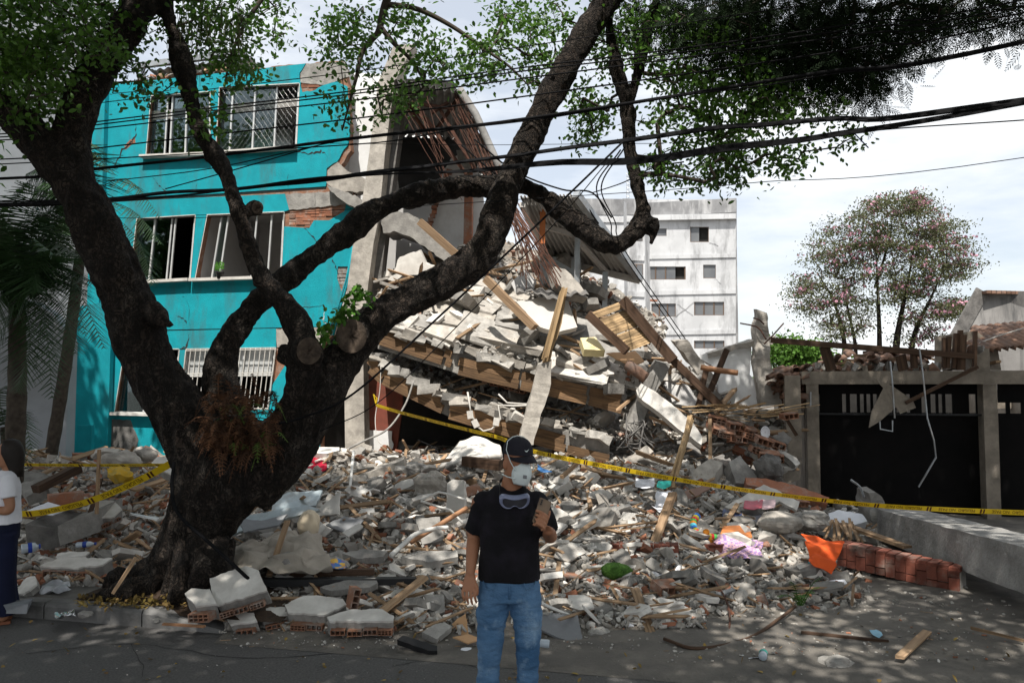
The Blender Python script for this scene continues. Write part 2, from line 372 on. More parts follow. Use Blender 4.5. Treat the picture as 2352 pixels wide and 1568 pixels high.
mb = MB(); mb.prism(fpoly(jag(outer, 12, 2.5, keep=(0, 15, 16, 17, 18)), -.03), -SN * .16, [fpoly(w, -.03) for w in wl])
mb.build('brick_wall', m_hollow, tb, fixn=True)
# teal render coat: three storey panels, broken away at the edges
third = [(240, 196), (330, 187), (470, 172), (702, 146), (688, 168), (690, 190), (694, 212), (722, 208), (745, 195), (775, 188), (797, 198), (801, 250), (803, 300), (799, 334), (785, 352), (773, 372), (750, 387), (748, 428), (387, 452), (236, 462), (236, 400)]
second = [(236, 466), (387, 457), (654, 445), (664, 482), (652, 520), (710, 524), (721, 506), (756, 506), (791, 485), (795, 468), (811, 453), (812, 561), (809, 612), (776, 612), (774, 640), (790, 690), (757, 750), (640, 752), (375, 757), (246, 760), (246, 700)]
ground_ = [(246, 763), (375, 760), (634, 754), (632, 800), (668, 818), (735, 868), (735, 1110), (250, 1110)]
def inside(w, poly):
    x = sum(p[0] for p in w) / 4; y = sum(p[1] for p in w) / 4; c = False; n = len(poly)
    for i in range(n):
        a, b = poly[i], poly[(i + 1) % n]
        if (a[1] > y) != (b[1] > y) and x < (b[0] - a[0]) * (y - a[1]) / (b[1] - a[1]) + a[0]: c = not c
    return c
ground2 = [(246, 763), (375, 760), (634, 754), (634, 798), (427, 800), (411, 801), (285, 799), (262, 947), (398, 951), (411, 803), (426, 803), (411, 943), (616, 941), (619, 893), (668, 818), (735, 868), (735, 1110), (250, 1110)]
for poly, hs in ((third, (WIN['w2a'], WIN['w2b'])), (ground2, ())):
    mb = MB(); mb.prism(fpoly(jag(poly, 9, 1.6, keep=(0, 1, 2, 17, 18, 19, 20) if hs else range(18)), 0), -SN * .028, [fpoly(h) for h in hs])
    mb.build('teal_render', m_teal, tb, fixn=True)
sec2 = [(236, 466), (387, 457), (654, 445), (664, 482), (653, 486), (475, 493), (447, 642), (646, 636), (652, 520), (710, 524), (721, 506), (756, 506), (791, 485), (795, 468), (811, 453), (812, 561), (809, 612), (776, 612), (774, 640), (790, 690), (757, 750), (640, 752), (375, 757), (246, 760), (246, 700), (295, 649), (437, 641), (449, 493), (313, 502), (295, 649), (244, 690)]
sec2 = [(236, 466), (387, 457), (654, 445), (664, 482), (653, 486), (475, 493), (449, 493.5), (313, 502), (296, 648), (437, 641.5), (449.5, 495), (474, 494.5), (446, 642), (646, 636), (652, 520), (710, 524), (721, 506), (756, 506), (791, 485), (795, 468), (811, 453), (812, 561), (809, 612), (776, 612), (774, 640), (790, 690), (757, 750), (640, 752), (375, 757), (246, 760)]
mb = MB(); mb.prism(fpoly(sec2), -SN * .028); mb.build('teal_render', m_teal, tb, fixn=True)
# exposed concrete beams and brick patches
for pp, m_, nm, off in (([(702, 147), (792, 141), (802, 176), (742, 196), (690, 190), (690, 168)], m_conc, 'parapet_beam', -.012),
                    ([(655, 446), (814, 437), (796, 470), (664, 482)], m_conc, 'floor_beam', -.006), ([(634, 755), (757, 752), (740, 792), (636, 797)], m_concl, 'floor_beam', -.006),
                    ([(250, 962), (300, 965), (318, 1010), (300, 1110), (245, 1110)], m_concd, 'exposed_column', .004)):
    mb = MB(); mb.prism(fpoly(jag(pp, 8, 1.5), off), -SN * .05); mb.build(nm, m_, tb, fixn=True)
# brick courses showing in the torn patches
def courses(x0, y0, x1, y1, hpx, wpx, off, parent, mat=m_brick, slope=-.06):
    y = y0; k = 0
    while y < y1:
        x = x0 - (wpx / 2 if k % 2 else 0) + rnd(-3, 3)
        while x < x1:
            a = max(x, x0); b = min(x + wpx - 1.5, x1)
            if b - a > 4:
                s = slope * (a - x0); p = [(a, y + s), (b, y + s), (b, y + hpx - 1.3 + s), (a, y + hpx - 1.3 + s)]
                mb = MB(); mb.tint = rnd(0, 1); mb.prism(fpoly(p, off + rnd(-.012, .012)), -SN * .06); mb.build('brick', mat, parent, fixn=True)
            x += wpx
        y += hpx; k += 1
courses(692, 189, 772, 211, 7, 26, -.02, tb)
courses(664, 486, 790, 520, 8, 34, -.022, tb)
courses(772, 614, 808, 690, 8, 24, -.02, tb, m_mortar)
courses(636, 800, 668, 820, 7, 22, -.02, tb)
courses(268, 968, 318, 1050, 10, 34, -.015, tb, m_mortar, 0)
# dark ledge joints between storeys
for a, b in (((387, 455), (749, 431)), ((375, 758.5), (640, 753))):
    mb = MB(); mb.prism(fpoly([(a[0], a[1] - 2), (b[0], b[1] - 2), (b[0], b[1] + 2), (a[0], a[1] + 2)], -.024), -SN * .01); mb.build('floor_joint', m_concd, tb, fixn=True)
# cracks
def crack(path, wpx, par=None, name='crack', off=.003, amp=2.5, m_=None):
    pts = []
    for i in range(len(path) - 1):
        for k in range(5): pts.append(lerp2(path[i], path[i + 1], k / 5))
    pts.append(path[-1]); pts = [(x + rnd(-amp, amp), y + rnd(-amp, amp)) for x, y in pts]
    n = len(pts); up = []; dn = []
    for i, (x, y) in enumerate(pts):
        q = wpx * (.35 + .65 * math.sin(math.pi * min(1, (i + .5) / n))) * rnd(.5, 1.2) / 2
        up.append((x - q * .5, y - q)); dn.append((x + q * .5, y + q))
    mb = MB()
    for i in range(n - 1): mb.add(fpoly([up[i], up[i + 1], dn[i + 1], dn[i]], off), [(0, 1, 2, 3)])
    mb.build(name, m_ or m_dark, par or tb, fixn=True)
crack([(310, 270), (311, 310), (300, 328), (282, 345), (262, 380)], 5); crack([(348, 402), (362, 422), (380, 440), (384, 458)], 3)
crack([(682, 350), (712, 354), (738, 346), (752, 360)], 4); crack([(700, 525), (720, 545), (732, 565)], 6); crack([(760, 590), (772, 615), (780, 640)], 6)
crack([(420, 680), (435, 700), (436, 755)], 2.2); crack([(434, 770), (430, 795), (415, 801)], 5); crack([(408, 725), (424, 735), (430, 742)], 4); crack([(640, 700), (690, 706), (745, 700)], 1.8)
crack([(745, 718), (742, 735), (752, 750)], 3, m_=m_white); crack([(399, 1000), (404, 1030), (408, 1060)], 4, m_=m_white)
crack([(662, 400), (663, 430), (664, 445)], 1.5); crack([(725, 440), (724, 480), (722, 520)], 1.2); crack([(452, 410), (453, 445)], 1.2)
# hole blown in the wall, showing brick
mb = MB(); mb.prism(fpoly([(286, 335), (298, 322), (310, 316), (311, 328), (300, 334), (288, 345)], .002), -SN * .004); mb.build('broken_patch', m_brick, tb, fixn=True)
# windows: frame, mullions, panes, sill
def fbar(par, name, a, b, w, off, th, m_):
    mb = MB(); A = fac(*a, off); B = fac(*b, off); mb.bar(A, B, w, th, up=SN); return mb.build(name, m_, par)
def window(q, mull, sill=True, panes=(), frame=m_alu, reveal=True, sillw=None):
    c = fac(sum(p[0] for p in q) / 4, max(p[1] for p in q))
    w_ = MB(); w_.prism(fpoly(quad_in(q, 1.02), -.07), -SN * .05, [fpoly(quad_in(q, .972), -.07)]); wf = w_.build('window', frame, tb, fixn=True)
    if reveal:
        # white painted jamb and head
        for a, b in ((q[0], q[3]), (q[0], q[1]), (q[1], q[2])):
            mb = MB(); A0, B0 = fac(*a, .012), fac(*b, .012); A1, B1 = fac(*a, -.16), fac(*b, -.16); d = (B0 - A0).normalized(); up = SN.cross(d) * .016
            mb.hexa([A0, B0, B1, A1, A0 + up, B0 + up, B1 + up, A1 + up]); mb.build('jamb', m_white, wf, fixn=True)
    for t in mull: fbar(wf, 'mullion', lerp2(q[0], q[1], t), lerp2(q[3], q[2], t), .035, -.085, .03, frame)
    ts = [0] + list(mull) + [1]
    for i in panes:
        a, b = ts[i], ts[i + 1]; pp = [lerp2(q[0], q[1], a), lerp2(q[0], q[1], b), lerp2(q[3], q[2], b), lerp2(q[3], q[2], a)]
        mb = MB(); mb.prism(fpoly(quad_in(pp, .95), -.1), -SN * .005); mb.build('pane', m_glass, wf, fixn=True)
    if sill:
        x0, x1 = q[3], q[2]; mb = MB(); a = fac(x0[0] - 5, x0[1] + 3, 0); b = fac(x1[0] + 4, x1[1] + 3, 0)
        mb.bar(a + SN * .02, b + SN * .02, .24, .06, up=ZUP); mb.build('sill', m_white, wf)
    return wf
w2a = window(WIN['w2a'], (.3, .38, .62), panes=(0, 2, 3)); w2b = window(WIN['w2b'], (.18, .46, .73), panes=(0, 1, 2))
w1a = window(WIN['w1a'], (.33, .62, .68), panes=(0, 1)); w1b = window(WIN['w1b'], (.2, .29, .66, .85), panes=(1,))
w0a = window(WIN['w0a'], (.5,), panes=(0,)); w0b = window(WIN['w0b'], (.33, .66), panes=(), sill=False)
fbar(w2b, 'rail', lerp2(WIN['w2b'][0], WIN['w2b'][1], .18), lerp2(WIN['w2b'][0], WIN['w2b'][1], .75), .03, -.06, .03, m_alu)
# safety net torn across the upper window
mb = MB(); q = WIN['w2b']
for i in range(24):
    t = i / 23
    for a0, b0 in (((0, t), (min(1, 1 - t) if t > 0 else 1, 1)), ):
        pass
for i in range(5, 22, 1):
    for sgn in (1, -1):
        pts = []
        for k in range(9):
            v = k / 8; u = i / 15 + (v if sgn > 0 else 1 - v) * .6 - .3
            if 0 <= u <= 1:
                a = lerp2(q[0], q[1], u); b = lerp2(q[3], q[2], u); sag = .06 * math.sin(u * 7 + v * 3); pts.append(fac(*lerp2(a, b, min(1, max(0, v + .03 * math.sin(u * 9)))), -.03 + sag * .5))
        if len(pts) > 1: mb.tube(pts, .0009, 3, cap=False)
mb.build('safety_net', m_alu, w2b)
# window grille on the ground floor
mb = None
q = WIN['w0b']
for i in range(19):
    t = i / 18; fbar(w0b, 'grille_bar', lerp2(q[0], q[1], t), lerp2(q[3], q[2], t), .014, .05, .014, m_white)
for v in (.02, .4, .44, .98): fbar(w0b, 'grille_rail', lerp2(q[0], q[3], v), lerp2(q[1], q[2], v), .018, .055, .018, m_white)
for i in range(7):
    v = .06 + i * .06; fbar(w0b, 'louvre', lerp2(lerp2(q[0], q[3], v), lerp2(q[1], q[2], v), .02), lerp2(lerp2(q[0], q[3], v), lerp2(q[1], q[2], v), .98), .09, -.13, .012, m_alu)
# rooms behind
def behind(p, d): return p - SN * d
def room(pp, d, m_, name):
    f = [behind(fac(*p), .2) for p in pp]; b = [v - SN * d for v in f]; mb = MB()
    mb.add(f + b, [(4, 5, 6, 7), (0, 1, 5, 4), (1, 2, 6, 5), (2, 3, 7, 6), (3, 0, 4, 7)]); mb.build(name, m_, tb, fixn=False)
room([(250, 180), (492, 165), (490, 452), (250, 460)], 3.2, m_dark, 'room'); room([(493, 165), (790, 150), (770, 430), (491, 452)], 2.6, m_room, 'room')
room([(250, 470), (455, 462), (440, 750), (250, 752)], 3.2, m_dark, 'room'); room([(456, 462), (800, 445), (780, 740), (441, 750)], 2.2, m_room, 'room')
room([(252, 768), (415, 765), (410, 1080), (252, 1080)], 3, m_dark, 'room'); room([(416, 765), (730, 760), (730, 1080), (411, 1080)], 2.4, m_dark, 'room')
mb = MB(); a = behind(fac(520, 230), .5); b = behind(fac(690, 320), 1.4); mb.prism([behind(fac(600, 200), .6), behind(fac(690, 300), .7), behind(fac(690, 205), 1.2)], -SN * .12); mb.build('fallen_ceiling', m_room, tb, fixn=True)
mb = MB(); mb.prism([behind(fac(515, 340), .5), behind(fac(640, 345), .5), behind(fac(600, 260), 1.2), behind(fac(540, 230), 1.4)], -SN * .1); mb.build('fallen_wall', m_whitec, tb, fixn=True)
# flat roof and the rusty metal canopy on it
mb = MB(); f = [fac(240, 200), fac(790, 148)]; f = [f[0] - SN * .1, f[1] - SN * .1, f[1] - SN * 6, f[0] - SN * 6]; mb.prism([Vector((v.x, v.y, 8.05)) for v in f], Vector((0, 0, -.2))); mb.build('roof_slab', m_conc, tb, fixn=True)
def corr(rows2, nw, amp, th=0.0, name='x', m_=m_corr, parent=None, dim=None):
    """corrugated sheet between two edge polylines a->b (waves run across)"""
    a0, a1, b1, b0 = [Vector(p) for p in rows2]; n = (a1 - a0).cross(b0 - a0).normalized(); mb = MB(); rr = []
    for i in range(nw * 6 + 1):
        t = i / (nw * 6); o = n * (amp * math.sin(i / 6 * 2 * math.pi)); A = a0.lerp(a1, t) + o; B = b0.lerp(b1, t) + o
        rr.append([A, A.lerp(B, .5) + Vector((0, 0, rnd(-.004, .004))), B])
    mb.grid(rr); o = mb.build(name, m_, parent, smooth=True)
    md = o.modifiers.new('s', 'SOLIDIFY'); md.thickness = .006; return o
corr([behind(fac(322, 150), .3), behind(fac(560, 118), .3), behind(fac(565, 160), 1.5), behind(fac(325, 175), 1.5)], 12, .03, name='canopy_sheet', m_=m_metal, parent=tb)
fbar(tb, 'canopy_edge', (315, 152), (565, 120), .12, -.2, .1, m_metal)
for a, b in (((415, 158), (417, 182)), ((550, 128), (546, 168)), ((328, 158), (330, 190))): fbar(tb, 'canopy_post', a, b, .07, -.3, .07, m_metal)
# rubble lying on the parapet
for i in range(26):
    px = rnd(320, 520); mb = MB(); mb.tint = rnd(0, 1); mb.box(fac(px, 196 - .115 * (px - 240) - rnd(2, 6), -.1), (rnd(.05, .22), rnd(.06, .14), rnd(.03, .1)), Euler((rnd(-.4, .4), rnd(-.4, .4), rnd(0, 3))).to_matrix(), jit=.015)
    mb.build('loose_rubble', R.choice((m_brick, m_conc, m_wood)), tb)
# pilaster of the left corner and a rain pipe of teal at the right
mb = MB(); A = fac(238, 205); mb.bar(Vector((A.x, A.y, 0)), A, .3, .25, up=SN); mb.build('corner_pilaster', m_teal, tb)
for dx in (0, 5, 11):
    mb = MB(); mb.tube([fac(812 + dx * .3, 560, .06), fac(796 + dx, 640, .07), fac(778 + dx, 700, .07), fac(760 + dx, 770, .06)], .022, 6); mb.build('drain_pipe', m_teal if dx < 11 else m_white, tb, smooth=True)
# side wall set back and dark blue door leaf in the left corner
mb = MB(); A = P(150, 1060, 16.5); B = P(246, 1060, 16.9); mb.prism([Vector((A.x, A.y, 0)), Vector((B.x, B.y, 0)), Vector((B.x, B.y, 3.9)), Vector((A.x, A.y, 3.7))], Vector((0, .15, 0))); mb.build('side_panel', m_teal, tb, fixn=True)
mb = MB(); mb.box(P(196, 1005, 16.2), (.3, .12, .5)); mb.build('meter_box', m_teal, tb)

# potted plant on the sill
pp = fac(505, 640, .1); pot = thing('plant_pot', pp, 'small black flowerpot with a green sprig on the teal building window sill', 'plant pot')
mb = MB(); mb.tube([pp, pp + Vector((0, 0, .11)), pp + Vector((0, 0, .13)), pp + Vector((0, 0, .14))], [.055, .078, .09, .09], 14); mb.build('pot', m_black, pot, smooth=True)
mb = MB()
for k in range(5):
    tip = pp + Vector((rnd(-.08, .1), rnd(-.03, .03), rnd(.22, .36))); mb.tube([pp + Vector((0, 0, .12)), (pp + tip) / 2 + Vector((rnd(-.02, .02), 0, .08)), tip], [.006, .005, .003], 5)
    for j in range(3): mb.box(tip - Vector((0, 0, j * .05)), (.06, .008, .035), Euler((0, rnd(-1, 1), rnd(-1, 1))).to_matrix())
mb.build('sprig', MAT('sprig_green', (.10, .28, .04), (.07, .2, .03), 5, .5, trans=.3), pot)

# ================================================================ collapsed part between the teal building and the garage
cb = thing('collapsed_building', P(1150, 1030, 14), 'pancaked floors of the collapsed building with timber faced slab edges', 'building')
def pj(pts, Y): return [P(x, y, Y) for x, y in pts]
# leaning corner columns
mb = MB(); mb.tint = .7
def col4(mb, secs):   # column through sections (pxl, pxr, py, Y, depth)
    rr = []
    for (a, b, y, Y, d) in secs:
        A, B = P(a, y, Y), P(b, y, Y); k = Vector((.1, 1, 0)) * d; rr.append([A, B, B + k, A + k])
    mb.grid(rr, closed=True)
    mb.add(rr[0], [(0, 1, 2, 3)]); mb.add(rr[-1], [(0, 1, 2, 3)])
col4(mb, [(905, 950, 102, 15.0, .35), (868, 906, 190, 15.0, .35), (858, 895, 270, 15.0, .35), (848, 884, 352, 14.95, .35), (828, 872, 489, 14.9, .35), (811, 858, 558, 14.9, .35), (795, 842, 681, 14.9, .35), (790, 834, 810, 14.9, .35), (793, 838, 1060, 14.9, .35)])
mb.build('leaning_column', m_concl, cb, fixn=True)
mb = MB(); col4(mb, [(910, 925, 200, 15.4, .3), (900, 918, 300, 15.4, .3), (884, 905, 400, 15.3, .3), (868, 888, 520, 15.2, .3), (852, 875, 640, 15.2, .3), (846, 868, 780, 15.2, .3)]); mb.build('dark_wall_edge', m_concd, cb, fixn=True)  # narrow wall edge in dark concrete
mb = MB(); col4(mb, [(884, 912, 180, 15.9, .2), (868, 900, 400, 15.8, .2), (850, 880, 560, 15.7, .2), (838, 870, 780, 15.7, .2)]); mb.build('dark_gap_fill', m_dark, cb, fixn=True)  # solid near-black block stands in for the shaded gap
# white party wall
mb = MB(); mb.prism(pj(jag([(800, 168), (880, 170), (872, 300), (862, 430), (835, 470), (806, 432), (786, 400), (792, 372), (806, 350), (803, 200)], 14, 2), 16.4), Vector((0, .15, 0))); mb.build('party_wall', m_whitec, cb, fixn=True)
# broken concrete nib and edge at floor level by the column
for pts, Y, d, m_ in (([(752, 392), (776, 372), (800, 394), (840, 412), (838, 440), (780, 440), (750, 420)], 15.7, .3, m_concl), ([(750, 425), (800, 442), (842, 462), (838, 490), (800, 470), (760, 440)], 15.6, .35, m_conc)):
    mb = MB(); mb.tint = rnd(.3, .9); mb.prism(pj(jag(pts, 9, 2.5), Y), Vector((0, d, 0))); mb.build('broken_beam_end', m_, cb, fixn=True)
# top storey: dark room box, white rear wall, brick stub pillars
mb = MB(); mb.prism(pj([(895, 300), (1062, 300), (1056, 396), (1030, 430), (1012, 486), (870, 490)], 18.2), Vector((0, .2, 0))); mb.build('dark_room_wall', m_dark, cb, fixn=True)  # near-black board closes off the sky, its colour stands for room shade
mb = MB(); mb.prism(pj([(905, 180), (1040, 185), (1130, 395), (1060, 400), (1050, 312), (905, 308)], 18.6), Vector((0, .1, 0))); mb.build('dark_roof_backing', m_dark, cb, fixn=True)  # near-black sheet stands in for the shade under the roof
mb = MB(); mb.prism(pj(jag([(1012, 412), (1035, 365), (1062, 352), (1078, 395), (1112, 384), (1112, 470), (1100, 590), (1060, 600), (1000, 560), (985, 500)], 11, 2.5), 16.8), Vector((0, .15, 0))); mb.build('rear_white_wall', m_whitec, cb, fixn=True)
mb = MB(); mb.prism(pj([(878, 452), (1005, 450), (1066, 600), (1066, 700), (866, 700)], 17.3), Vector((0, .1, 0))); mb.build('grey_room_wall', m_room, cb, fixn=True)
mb = MB(); col4(mb, [(1066, 1083, 385, 16.4, .2), (1066, 1084, 470, 16.4, .2), (1064, 1083, 570, 16.4, .2)]); mb.build('brick_stub', m_brick, cb, fixn=True)
mb = MB(); col4(mb, [(1048, 1092, 345, 16.2, .3), (1056, 1090, 388, 16.2, .3)]); mb.build('beam_head', m_conc, cb, fixn=True)
# ragged hollow-brick edge of the white wall
for i in range(14):
    t = i / 13; a = lerp2((1030, 395), (985, 515), t); mb = MB(); mb.tint = rnd(0, 1); mb.box(P(a[0] + rnd(-3, 3), a[1], 16.65), (.11, .14, .075), Euler((0, rnd(-.15, .15), 0)).to_matrix(), jit=.012); mb.build('edge_brick', m_brick, cb)
# broken cantilever floor of the top storey
for pts, Y, d in (([(872, 508), (905, 478), (960, 500), (1000, 545), (1058, 598), (1040, 612), (985, 575), (950, 548), (905, 530), (880, 535)], 15.0, 1.3), ([(1040, 590), (1100, 585), (1110, 600), (1060, 640), (1035, 615)], 15.2, .8)):
    mb = MB(); mb.tint = .4; mb.prism(pj(jag(pts, 10, 3), Y), Vector((0, d, .1))); mb.build('broken_floor', m_conc, cb, fixn=True)
mb = MB(); mb.prism(pj([(880, 535), (1062, 605), (1062, 680), (872, 668)], 17.0), Vector((0, .1, 0))); mb.build('room_back_wall', m_room, cb, fixn=True)
# corrugated roof over the top storey, seen from below
cr1 = corr([P(905, 186, 14.6), P(1062, 212, 14.4), P(1058, 318, 17.6), P(915, 312, 17.8)], 9, .045, name='corrugated_roof', parent=cb)
cr2 = corr([P(1062, 212, 14.4), P(1152, 410, 14.2), P(1120, 418, 16.5), P(1048, 316, 17.4)], 6, .045, name='corrugated_roof', parent=cb)
cr3 = corr([P(900, 312, 17.55), P(1062, 318, 17.55), P(1062, 308, 19), P(900, 302, 19)], 9, .04, name='far_roof_edge', m_=MAT('pale_sheet', (.7, .7, .7), (.55, .55, .55), 3, .6), parent=cb)
mb = MB(); mb.tube([P(1056, 205, 14.35), P(1092, 262, 14.3), P(1140, 370, 14.2), P(1160, 420, 14.15)], .07, 8); mb.build('roof_gutter', m_corr, cb, smooth=True)
# rusty steel trusses
def rbar(a, b, w_=.05, m_=m_rust, nm='truss_bar', par=None):
    mb = MB(); mb.tint = rnd(0, 1); mb.bar(P(*a), P(*b), w_, w_); return mb.build(nm, m_, par or cb)
for a, b in (((915, 215, 14.8), (1000, 300, 15.4)), ((1000, 300, 15.4), (1060, 215, 14.6)), ((930, 235, 14.9), (1045, 250, 14.7)), ((930, 235, 14.9), (975, 300, 15.3)), ((1010, 250, 14.8), (1090, 390, 14.6)), ((1050, 225, 14.6), (1110, 395, 14.5)), ((960, 245, 14.9), (1070, 400, 15)), ((990, 260, 14.8), (1030, 235, 14.7))): rbar(a, b, .055)
for i in range(26):   # hanging bundle of rebar
    a = (1035 + i * 1.6 + rnd(-6, 6), 235 + rnd(-25, 30), 14.4 + rnd(-.2, .2)); b = (1115 + i * 2 + rnd(-8, 8), 415 + rnd(-20, 25), 14.1 + rnd(-.2, .2))
    m1 = P((a[0] + b[0]) / 2 + rnd(-6, 12), (a[1] + b[1]) / 2 + rnd(-8, 8), 14.3); mb = MB(); mb.tint = rnd(0, 1); mb.tube([Vector(q) for q in cr([P(*a), m1, P(*b)], 3)], .0075, 4); mb.build('rebar', m_rust, cb)
for i in range(34):
    a = (1168 + rnd(-12, 25), 470 + rnd(-15, 20), 13.9); b = (1240 + rnd(-45, 50), 640 + rnd(-30, 25), 13.6)
    m1 = P((a[0] + b[0]) / 2 + rnd(-15, 18), (a[1] + b[1]) / 2 + rnd(-8, 8), 13.6); mb = MB(); mb.tint = rnd(0, 1); mb.tube([Vector(q) for q in cr([P(*a), m1, P(*b)], 3)], .010, 4); mb.build('rebar', m_rust, cb)
for i in range(9):
    a = (950 + rnd(-40, 40), 215 + rnd(-10, 40), 14.5); b = (1010 + rnd(-30, 60), 400 + rnd(-50, 60), 14.3); mb = MB(); mb.tube([P(*a), P((a[0] + b[0]) / 2 + rnd(-6, 6), (a[1] + b[1]) / 2, 14.3), P(*b)], .006, 4); mb.build('rebar', m_rust, cb)
# steel carport roof to the right of it
def Q(pp): return [P(*p) for p in pp]
corr([P(1195, 452, 13.7), P(1325, 448, 13.9), P(1468, 640, 15.6), P(1255, 588, 15.9)], 16, .03, name='carport_roof', m_=MAT('carport_sheet', (.42, .40, .38), (.30, .285, .27), 3, .7, .2, 20), parent=cb)
for a, b, w_ in (((1322, 446, 13.85), (1470, 642, 15.55), .13), ((1250, 592, 15.85), (1470, 645, 15.55), .12), ((1200, 470, 13.8), (1258, 590, 15.85), .1), ((1225, 512, 14.55), (1390, 562, 14.75), .09), ((1320, 545, 14.6), (1395, 628, 15.5), .08)):
    mb = MB(); mb.bar(P(*a), P(*b), w_, w_); mb.build('carport_beam', m_metal if w_ == .13 else MAT('grey_steel', (.45, .42, .39), (.36, .335, .31), 4, .6), cb)
for x0, y0, y1, Y in ((1326, 545, 690, 14.6), (1390, 625, 715, 15.4), (1247, 480, 560, 14.2)):
    mb = MB(); mb.bar(P(x0, y0, Y), P(x0 - 2, y1, Y), .1, .1, up=(0, -1, 0)); mb.build('carport_post', m_metal if x0 != 1247 else MAT('orange_post', (.5, .17, .06), (.4, .13, .05), 5), cb)
mb = MB(); mb.prism([P(1240, 590, 15.5), P(1335, 590, 15.5), P(1335, 690, 15.5), P(1240, 690, 15.5)], Vector((0, .1, 0))); mb.build('carport_rear_panel', m_metal, cb, fixn=True)

# debris filling the torn bay of the first floor
mb = MB(); mb.tint = .6; mb.prism(pj(jag([(904, 622), (918, 590), (964, 574), (978, 604), (996, 611), (981, 627), (932, 634)], 9, 2), 14.7), Vector((0, .25, .05))); mb.build('hanging_wall_chunk', m_white, cb, fixn=True)
# --- slanting pile behind and on the upper slab: surfaces given by rows of (px,py,Y)
def surf(rows3):
    A = [[np.array(P(*p)) for p in r] for r in rows3]
    def f(u, v):
        i = min(int(v * (len(A) - 1)), len(A) - 2); fv = v * (len(A) - 1) - i
        def rowp(r):
            j = min(int(u * (len(r) - 1)), len(r) - 2); fu = u * (len(r) - 1) - j; return r[j] * (1 - fu) + r[j + 1] * fu
        return Vector(rowp(A[i]) * (1 - fv) + rowp(A[i + 1]) * fv)
    return f
def surf_mesh(f, nu, nv, amp, name, m_, parent=None):
    mb = MB(); rr = []
    for i in range(nv + 1):
        r = []
        for j in range(nu + 1):
            p = f(j / nu, i / nv); p = p + Vector((nz3(p, 3.1), nz3(p + Vector((5, 0, 0)), 3.1) - .3, nz3(p + Vector((0, 7, 0)), 3.1))) * amp + Vector((0, 0, nz3(p, 9) * amp * .5)); r.append(p)
        rr.append(r)
    mb.grid(rr); return mb.build(name, m_, parent, fixn=True)
S_up = surf([[(868, 748, 13.7), (1040, 802, 13.5), (1250, 852, 13.3), (1445, 893, 13.1)], [(905, 715, 14.3), (1060, 742, 14.2), (1260, 800, 14.1), (1465, 862, 13.7)], [(960, 672, 15.0), (1090, 668, 15.0), (1290, 735, 14.9), (1490, 830, 14.4)], [(1000, 640, 15.8), (1110, 610, 15.8), (1310, 670, 15.6), (1520, 780, 15.2)], [(1020, 620, 16.6), (1130, 545, 16.6), (1320, 610, 16.4), (1530, 740, 16)]])
surf_mesh(S_up, 70, 50, .10, 'debris_slope', m_dust, cb)
S_mid = surf([[(862, 838, 13.9), (1020, 905, 13.6), (1200, 960, 13.4), (1405, 1008, 13.1)], [(900, 815, 15), (1030, 870, 14.8), (1220, 925, 14.6), (1430, 985, 14.3)], [(900, 800, 17), (1030, 830, 17), (1220, 880, 17), (1440, 940, 16.6)]])
surf_mesh(S_mid, 60, 24, .06, 'debris_layer', m_dust, cb)
S_rt = surf([[(1420, 1010, 13.0), (1540, 1010, 12.9), (1660, 1050, 12.7), (1800, 1090, 12.5)], [(1440, 925, 13.4), (1560, 950, 13.4), (1680, 1000, 13.2), (1800, 1030, 13.0)], [(1470, 860, 13.8), (1590, 900, 13.8), (1690, 960, 13.6), (1800, 1000, 13.4)], [(1500, 815, 14.6), (1600, 868, 14.4), (1690, 938, 14.2), (1800, 985, 14.0)]])
surf_mesh(S_rt, 46, 40, .10, 'debris_slope', m_dust, cb)
S_bay = surf([[(866, 760, 14.2), (930, 735, 14.2), (1010, 690, 14.4), (1060, 660, 14.6)], [(872, 690, 14.8), (930, 672, 14.8), (1000, 640, 15), (1060, 612, 15.2)], [(876, 640, 16.2), (930, 625, 16.2), (1000, 600, 16.4), (1070, 570, 16.4)]])
surf_mesh(S_bay, 34, 26, .10, 'debris_slope', m_dust, cb)
# slabs: concrete body plus sawn formwork boards along the front edge
def slab_edge(path, th, back, nm='floor_slab'):
    """path: (px,py,Y) along the top front arris"""
    A = [P(*p) for p in path]; mb = MB(); rr = []
    for p in A:
        b = Vector(back); rr.append([p, p + b, p + b + Vector((0, 0, -th)), p + Vector((0, .02, -th))])
    for i in range(len(rr)):
        rr[i] = [v + Vector((0, 0, nz3(v, 4) * .02)) for v in rr[i]]
    mb.grid(rr, closed=True); mb.add(rr[0], [(0, 1, 2, 3)]); mb.add(rr[-1], [(0, 1, 2, 3)]); o = mb.build(nm, m_conc, cb, fixn=True); return o
def boards(path, lo, hi, nrow, seg, par=None):
    A = [P(*p) for p in path]
    for i in range(len(A) - 1):
        a, b = A[i], A[i + 1]; L = (b - a).length; d = (b - a) / L; x = .01; s0 = rnd(0, .2)
        while x < L - .04:
            e = min(L - .01, x + rnd(seg * .7, seg * 1.3))
            for r in range(nrow):
                if R.random() < .1: continue
                h = (hi - lo) / nrow; z = lo + h * (r + .5); mb = MB(); mb.tint = rnd(0, 1)
                off = Vector((0, -.03 - rnd(0, .012), -z)); mb.bar(a + d * (x + rnd(0, .03)) + off, a + d * (e - rnd(.003, .03)) + off, .035, h - rnd(.004, .015), up=(0, 0, 1)); mb.build('formwork_board', m_form, par or cb)
            x = e + .006
up_path = [(868, 746, 13.7), (1040, 800, 13.5), (1050, 804, 13.5), (1250, 850, 13.3), (1350, 872, 13.2), (1430, 892, 13.12)]
lo_path = [(848, 808, 13.95), (880, 836, 13.85), (1020, 903, 13.6), (1030, 908, 13.6), (1200, 958, 13.4), (1300, 985, 13.25), (1400, 1008, 13.1)]
